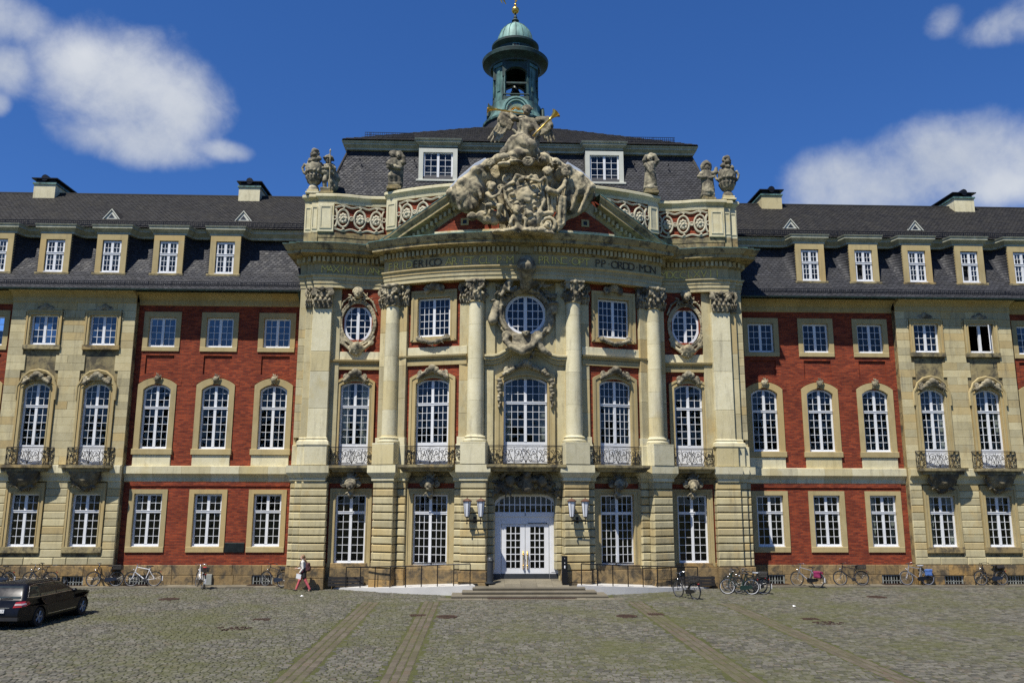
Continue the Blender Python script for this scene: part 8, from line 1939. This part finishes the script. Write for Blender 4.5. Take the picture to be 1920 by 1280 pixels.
# ================================================================== THE CAR
def car():
    th = rad(86.5); o = thing('parked_car', 'dark estate car parked at the left edge of the square, seen from behind', 'car')
    wx, wy = -17.2, -12.9; c, s = math.cos(th), math.sin(th); lx, ly = -1.33, -0.79
    o.location = (wx - (c * lx - s * ly), wy - (s * lx + c * ly), 0.0); o.rotation_euler = (0, 0, th)
    def arch(cx): return [(cx + 0.375 * math.cos(a), 0.31 + 0.375 * math.sin(a)) for a in [math.pi - math.pi * i / 12 for i in range(13)]]
    prof = [(-2.16, 0.27), (-1.72, 0.24)] + [p for p in arch(-1.33) if p[1] > 0.25] + [(-0.9, 0.2), (0.98, 0.2)] + [p for p in arch(1.43) if p[1] > 0.25] + [(1.85, 0.24), (2.2, 0.27), (2.29, 0.42), (2.27, 0.6), (2.16, 0.75), (1.9, 0.84), (1.5, 0.91), (1.0, 0.97), (-2.12, 0.98), (-2.2, 0.94), (-2.25, 0.74), (-2.3, 0.64), (-2.31, 0.45)]
    # shaped width: fuller at the waist, tucked in at sill, rounded in plan at the ends
    m = MB(); n = len(prof); lay = [(-0.885, 1.0), (-0.80, 1.0), (0.80, 1.0), (0.885, 1.0)]
    def yw(x, z, side):
        e = 0.885 - 0.06 * max(0, (0.35 - z) / 0.15) - 0.05 * max(0, (z - 0.72) / 0.26) ** 1.5; k = max(0, (abs(x) - 1.75) / 0.55); return side * (e - (0.36 if x > 0 else 0.16) * k ** 2.2)
    vs = [(x, yw(x, z, -1), z) for x, z in prof] + [(x * (1 - 0.012), yw(x, z, -1) * 0.9, z) for x, z in prof]
    left = [(x, yw(x, z, -1), z) for x, z in prof]; right = [(x, yw(x, z, 1), z) for x, z in prof]; m.v = left + right
    for t in tessellate_polygon([[Vector((p[0], p[1], 0)) for p in prof]]): m.f.append(tuple(t)); m.f.append(tuple(n + i for i in reversed(t)))
    for i in range(n): j = (i + 1) % n; m.f.append((i, j, n + j, n + i))
    m.mi = [0] * len(m.f); body = obj('body', m, 'carpaint', o, smooth=40)
    bv = body.modifiers.new('edge', 'BEVEL'); bv.width = 0.045; bv.segments = 3; bv.limit_method = 'ANGLE'; bv.angle_limit = rad(50)
    LV = [(0.93, -2.2, 1.02, 0.835), (1.12, -2.09, 0.66, 0.775), (1.3, -1.95, 0.3, 0.70), (1.405, -1.83, 0.02, 0.64), (1.45, -1.7, -0.2, 0.56), (1.465, -1.4, -0.5, 0.35)]
    m = MB(); ring = []
    for (z, xa, xb, w) in LV:
        r = 0.16; pts = []
        for (cx, cy, a0) in ((xb - r, w - r, 0), (xa + r, w - r, 90), (xa + r, -w + r, 180), (xb - r, -w + r, 270)):
            for k in range(5): a = rad(a0 + 22.5 * k); pts.append((cx + r * math.cos(a), cy + r * math.sin(a), z))
        ring.append(pts)
    q = len(ring[0]); m.v = [p for r in ring for p in r]
    for i in range(len(ring) - 1):
        for k in range(q): l = (k + 1) % q; m.f.append((i * q + k, i * q + l, (i + 1) * q + l, (i + 1) * q + k))
    m.f.append(tuple((len(ring) - 1) * q + k for k in range(q))); m.mi = [0] * len(m.f); obj('cabin', m, 'carpaint', o, smooth=50)
    def wy_(z):
        for (z0, _, _, w0), (z1, _, _, w1) in zip(LV, LV[1:]):
            if z0 <= z <= z1: return w0 + (w1 - w0) * (z - z0) / (z1 - z0)
    def wxr(z):
        for (z0, a0, _, _), (z1, a1, _, _) in zip(LV, LV[1:]):
            if z0 <= z <= z1: return a0 + (a1 - a0) * (z - z0) / (z1 - z0)
    for sd in (-1, 1):
        for poly in ([(-1.9, 1.02), (-1.3, 1.0), (-1.27, 1.3), (-1.36, 1.37), (-1.68, 1.34)], [(-1.24, 1.0), (-0.36, 1.0), (-0.34, 1.36), (-0.4, 1.38), (-1.22, 1.38)], [(-0.29, 1.0), (0.6, 1.0), (0.42, 1.12), (0.05, 1.31), (-0.27, 1.37)]):
            m = MB(); m.add([(x, sd * (wy_(z) + 0.008), z) for x, z in poly], [tuple(range(len(poly)))]); obj('side_window', m, 'carglass', o)
        m = MB(); m.tube([(x, sd * (wy_(z) + 0.01), z) for x, z in ((-1.98, 1.02), (-1.3, 0.985), (0.65, 0.985))], 0.011, 5); m.tube([(x, sd * (wy_(z) + 0.01), z) for x, z in ((-1.98, 1.02), (-1.72, 1.36), (-1.4, 1.395), (-0.3, 1.39), (0.1, 1.33))], 0.008, 5); obj('chrome_trim', m, 'chrome', o)
        for poly, hx in (([(-0.31, 0.28), (0.84, 0.28), (0.88, 0.6), (0.8, 0.97), (-0.31, 0.97)], -0.2), ([(-0.88, 0.42), (-0.33, 0.28), (-0.33, 0.97), (-1.28, 0.97), (-1.2, 0.8), (-1.0, 0.68)], -1.1)):
            m = MB(); n0 = len(poly); m.add([(x, yw(x, z, sd) + sd * 0.006, z) for x, z in poly] + [(x, yw(x, z, sd) - sd * 0.02, z) for x, z in poly], [tuple(range(n0))] + [(i, (i + 1) % n0, n0 + (i + 1) % n0, n0 + i) for i in range(n0)]); d = obj('door', m, 'carpaint', o); m = MB(); m.tube([(hx, sd * 0.885, 0.86), (hx + 0.03, sd * 0.905, 0.865), (hx + 0.15, sd * 0.905, 0.865), (hx + 0.18, sd * 0.885, 0.86)], 0.014, 6); obj('handle', m, 'carpaint', d)
        m = MB(); m.tube([(x, sd * 0.895, z) for x, z in ((-0.86, 0.36), (0.9, 0.36))], 0.013, 5); obj('sill_trim', m, 'chrome', o); m = MB(); m.sphere((0.55, sd * 0.98, 1.0), (0.08, 0.11, 0.07)); obj('mirror', m, 'carpaint', o, smooth=70)
        m = MB(); m.tube([(x, sd * 0.6, z) for x, z in ((-1.75, 1.44), (-1.6, 1.485), (-0.45, 1.49), (-0.25, 1.45))], 0.014, 5); obj('roof_rail', m, 'black', o)
        for cx in (-1.33, 1.43):
            m = MB(); m.lathe([(0.2, -0.1), (0.3, -0.1), (0.318, -0.08), (0.32, 0.0), (0.318, 0.08), (0.3, 0.1), (0.2, 0.1)], 28); m.rot(0, Matrix.Translation((cx, sd * 0.78, 0.32)) @ Matrix.Rotation(math.pi / 2, 4, 'X')); w = obj('wheel', m, 'tyre', o, smooth=40)
            m = MB(); m.lathe([(0.2, 0.0), (0.225, -0.06), (0.235, -0.095), (0.21, -0.1), (0.2, -0.07)], 28); m.lathe([(0.0, -0.085), (0.05, -0.085), (0.06, -0.06)], 12); i0 = len(m.v)
            for k in range(5):
                for dv in (-0.13, 0.13): a = 2 * math.pi * k / 5; m.tube([(0.04 * math.cos(a + dv * 2), 0.04 * math.sin(a + dv * 2), -0.075), (0.22 * math.cos(a + dv), 0.22 * math.sin(a + dv), -0.085)], 0.017, 4)
            m.rot(0, Matrix.Translation((cx, sd * 0.78, 0.32)) @ Matrix.Rotation(math.pi / 2 * sd * -1 * -1 if sd < 0 else -math.pi / 2, 4, 'X') if False else Matrix.Translation((cx, sd * 0.78, 0.32)) @ Matrix.Rotation(math.pi / 2 if sd > 0 else -math.pi / 2, 4, 'X')); obj('rim', m, 'alloy', w, smooth=40)
            m = MB(); m.lathe([(0.0, 0.0), (0.2, 0.0)], 20); m.rot(0, Matrix.Translation((cx, sd * 0.8, 0.32)) @ Matrix.Rotation(math.pi / 2, 4, 'X')); obj('brake_disc', m, 'carplastic', w)
            m = MB(); m.lathe([(0.0, -0.3), (0.39, -0.3), (0.39, 0.12)], 24); m.rot(0, Matrix.Translation((cx, sd * 0.6, 0.33)) @ Matrix.Rotation(math.pi / 2 * (1 if sd < 0 else -1), 4, 'X')); obj('wheel_well', m, 'carplastic', o)
    zr = [1.01, 1.36]; m = MB(); m.add([(wxr(1.01) - 0.012, -0.68, 1.01), (wxr(1.01) - 0.012, 0.68, 1.01), (wxr(1.37) - 0.012, 0.55, 1.37), (wxr(1.37) - 0.012, -0.55, 1.37)], [(0, 1, 2, 3)]); obj('rear_window', m, 'carglass', o)
    m = MB(); m.add([(0.84, -0.66, 1.06), (0.84, 0.66, 1.06), (0.18, 0.56, 1.385), (0.18, -0.56, 1.385)], [(0, 1, 2, 3)]); obj('windscreen', m, 'carglass', o)
    for sd in (-1, 1):
        m = MB(); P0 = [(-2.27, 0.5, 0.72), (-2.24, 0.78, 0.74), (-2.12, 0.87, 0.76), (-1.93, 0.885, 0.82), (-1.98, 0.865, 0.9), (-2.14, 0.84, 0.92), (-2.235, 0.72, 0.92), (-2.245, 0.58, 0.9)]
        v = [(x - 0.012, sd * (y + 0.006), z) for x, y, z in P0]; m.add(v, [(0, 1, 6, 7), (1, 2, 5, 6), (2, 3, 4, 5)]); tl = obj('tail_light', m, 'redlens', o)
        m = MB(); v = [(-2.284, sd * 0.56, 0.79), (-2.258, sd * 0.79, 0.80), (-2.14, sd * 0.885, 0.815), (-2.145, sd * 0.88, 0.86), (-2.262, sd * 0.77, 0.855), (-2.276, sd * 0.57, 0.85)]; m.add(v, [(0, 1, 4, 5), (1, 2, 3, 4)]); obj('reversing_lens', m, 'whitelens', tl)
    m = MB(); m.box(-2.345, -2.3, -0.26, 0.26, 0.56, 0.67); pl = obj('number_plate', m, 'plate', o)
    t = bpy.data.curves.new('plate_text', 'FONT'); t.body = '17'; t.size = 0.1; t.align_x = 'RIGHT'; t.extrude = 0.001; t.materials.append(MATS['black']); FONTS.append(link('plate_text', t, pl, (-2.347, -0.24, 0.58), rot=(math.pi / 2, 0, -math.pi / 2)))
    m = MB(); m.box(-2.29, -2.25, -0.4, 0.4, 0.70, 0.725); obj('tailgate_trim', m, 'chrome', o); m = MB(); m.box(-2.34, -2.2, -0.74, 0.74, 0.31, 0.42); obj('bumper_insert', m, 'carplastic', o); m = MB(); m.tube([(-2.2, 0.0, 1.0), (-2.2, -0.4, 1.05)], 0.012, 4); obj('wiper', m, 'black', o)
FONTS = []
car()

# ================================================================== THE WALKING PERSON
def person():
    o = thing('person', 'person in pale blouse and coral trousers striding past the left corner pier with a backpack', 'person', (-10.4, -2.5, 0.0))
    s = Sdf((-0.55, -0.36, -0.02), (0.5, 0.36, 1.74), 0.0125).ids()
    SK, BL, TR, JK, SH, HR = range(6)
    # legs in mid stride: left leg (camera side) trailing, right leg leading
    s.cap((0.03, -0.09, 0.9), (0.15, -0.1, 0.5), 0.09, 0.068, 0.02, TR); s.cap((0.15, -0.1, 0.5), (0.36, -0.1, 0.12), 0.066, 0.05, 0.02, TR)
    s.cap((0.0, 0.09, 0.9), (-0.16, 0.1, 0.48), 0.09, 0.068, 0.02, TR); s.cap((-0.16, 0.1, 0.48), (-0.3, 0.1, 0.1), 0.064, 0.05, 0.02, TR)
    s.cap((0.02, -0.05, 0.93), (0.02, 0.05, 0.93), 0.13, 0.13, 0.05, TR)
    s.cap((0.36, -0.1, 0.1), (0.33, -0.1, 0.04), 0.042, 0.04, 0.01, SK); s.cap((0.39, -0.1, 0.075), (0.27, -0.1, 0.03), 0.04, 0.032, 0.01, SH); s.cap((-0.29, 0.1, 0.07), (-0.31, 0.1, 0.05), 0.042, 0.04, 0.01, SK); s.cap((-0.28, 0.1, 0.04), (-0.44, 0.1, 0.065), 0.042, 0.032, 0.01, SH)
    # jacket tied round the hips
    s.cap((0.05, -0.06, 0.94), (0.08, -0.11, 0.66), 0.125, 0.1, 0.03, JK); s.cap((0.06, 0.04, 0.94), (0.03, 0.08, 0.68), 0.12, 0.09, 0.03, JK); s.cap((-0.03, -0.1, 0.92), (-0.06, -0.13, 0.7), 0.06, 0.045, 0.02, JK)
    # trunk, neck, head
    s.cap((0.01, 0, 1.0), (-0.01, 0, 1.28), 0.128, 0.142, 0.05, BL); s.cap((-0.01, -0.11, 1.33), (-0.01, 0.11, 1.33), 0.085, 0.085, 0.05, BL); s.cap((-0.01, 0, 1.36), (-0.025, 0, 1.45), 0.052, 0.05, 0.03, SK)
    hx, hy, hz = -0.05, -0.015, 1.545; s.ell((hx, hy, hz), (0.085, 0.072, 0.108), 0.02, None, SK); s.ell((hx - 0.045, hy - 0.015, hz - 0.06), (0.045, 0.045, 0.045), 0.02, None, SK); s.ell((hx - 0.085, hy - 0.03, hz - 0.01), (0.02, 0.014, 0.026), 0.012, None, SK); s.ell((hx + 0.01, hy - 0.07, hz), (0.016, 0.014, 0.028), 0.006, None, SK)
    for ey in (-0.05, 0.012): s.ell((hx - 0.076, hy + ey, hz + 0.018), (0.013, 0.012, 0.009), cut=True)
    s.ell((hx - 0.082, hy - 0.028, hz - 0.058), (0.014, 0.02, 0.006), cut=True)
    # arms: near arm down with the paper, far arm bent forward
    s.cap((-0.01, -0.175, 1.32), (0.03, -0.22, 1.05), 0.055, 0.046, 0.02, BL); s.cap((0.03, -0.22, 1.05), (-0.1, -0.23, 0.87), 0.045, 0.036, 0.02, BL); s.cap((-0.1, -0.23, 0.87), (-0.14, -0.23, 0.83), 0.03, 0.028, 0.01, SK); s.ell((-0.16, -0.23, 0.8), (0.035, 0.02, 0.045), 0.01, None, SK)
    s.cap((-0.02, 0.175, 1.32), (-0.03, 0.2, 1.06), 0.055, 0.046, 0.02, BL); s.cap((-0.03, 0.2, 1.06), (-0.26, 0.16, 1.02), 0.045, 0.036, 0.02, BL); s.cap((-0.26, 0.16, 1.02), (-0.31, 0.15, 1.02), 0.03, 0.028, 0.01, SK); s.ell((-0.35, 0.145, 1.02), (0.045, 0.022, 0.035), 0.01, None, SK)
    for base, d, n in (((-0.165, -0.23, 0.775), (-0.012, 0, -0.05), 4), ((-0.385, 0.145, 1.02), (-0.045, 0, -0.01), 4)):
        for k in range(n):
            if abs(d[2]) > 0.03: a = (base[0] - 0.022 + k * 0.015, base[1], base[2])
            else: a = (base[0], base[1], base[2] - 0.022 + k * 0.015)
            L = (0.85, 1.0, 0.95, 0.75)[k]; mid = (a[0] + d[0] * L * 0.6, a[1] + 0.004, a[2] + d[2] * L * 0.6); s.path([a, mid, (mid[0] + d[0] * L * 0.5 - 0.004, mid[1] + 0.012, mid[2] + d[2] * L * 0.5)], 0.0095, 0.008, 0.0, SK)
    s.path([(-0.135, -0.235, 0.81), (-0.125, -0.25, 0.785), (-0.14, -0.255, 0.765)], 0.0105, 0.009, 0.004, SK); s.path([(-0.335, 0.145, 1.05), (-0.355, 0.135, 1.075), (-0.38, 0.135, 1.08)], 0.0105, 0.009, 0.004, SK)
    body = link('body', s.mesh('body', ['skin', 'blouse', 'trousers', 'jacket', 'shoe', 'hair']), o)
    h = Sdf((-0.16, -0.13, 1.2), (0.2, 0.13, 1.72), 0.012); h.ell((hx + 0.022, hy + 0.004, hz + 0.025), (0.092, 0.086, 0.105), 0.0); h.ell((hx - 0.085, hy - 0.03, hz - 0.03), (0.075, 0.075, 0.095), cut=True); h.path([(hx + 0.09, 0, hz), (hx + 0.125, -0.02, hz - 0.1), (hx + 0.13, -0.05, hz - 0.24)], 0.045, 0.03, 0.02); h.rough(0.004, 60, 3); link('hair', h.mesh('hair', 'hair'), o)
    b = Sdf((0.02, -0.22, 0.82), (0.42, 0.22, 1.42), 0.016); b.box((0.22, 0, 1.1), (0.085, 0.14, 0.2), 0.07); b.box((0.3, 0, 1.03), (0.045, 0.11, 0.11), 0.04, 0.03); b.rough(0.006, 25, 2); bp = link('backpack', b.mesh('backpack', 'backpack'), o)
    m = MB()
    for t in (-1, 1): m.tube([(0.16, t * 0.1, 1.28), (0.05, t * 0.11, 1.43), (-0.1, t * 0.11, 1.38), (-0.15, t * 0.12, 1.2), (-0.02, t * 0.16, 1.02), (0.15, t * 0.12, 0.95)], 0.018, 5)
    obj('strap', m, 'backpack', bp)
    m = MB(); m.add([(-0.24, -0.26, 0.83), (-0.02, -0.27, 0.78), (-0.05, -0.255, 0.56), (-0.27, -0.25, 0.62)], [(0, 1, 2, 3)]); m.add([(-0.24, -0.253, 0.83), (-0.02, -0.262, 0.78), (-0.05, -0.247, 0.56), (-0.27, -0.243, 0.62)], [(0, 3, 2, 1)])
    tag(obj('paper_sheet', m, 'paper', loc=(-10.4, -2.5, 0.0)), 'white sheet of paper held at the hip by the walking person', 'paper')
person()

# text objects become meshes, like everything else
bpy.context.view_layer.update()
dg = bpy.context.evaluated_depsgraph_get()
for o in [x for x in sc.objects if x.type == 'FONT']:
    me = bpy.data.meshes.new_from_object(o.evaluated_get(dg)); n = bpy.data.objects.new('tmp', me); nm = o.name.split('.')[0]; COL.objects.link(n)
    n.parent = o.parent; n.location = o.location; n.rotation_euler = o.rotation_euler; bpy.data.objects.remove(o); n.name = nm
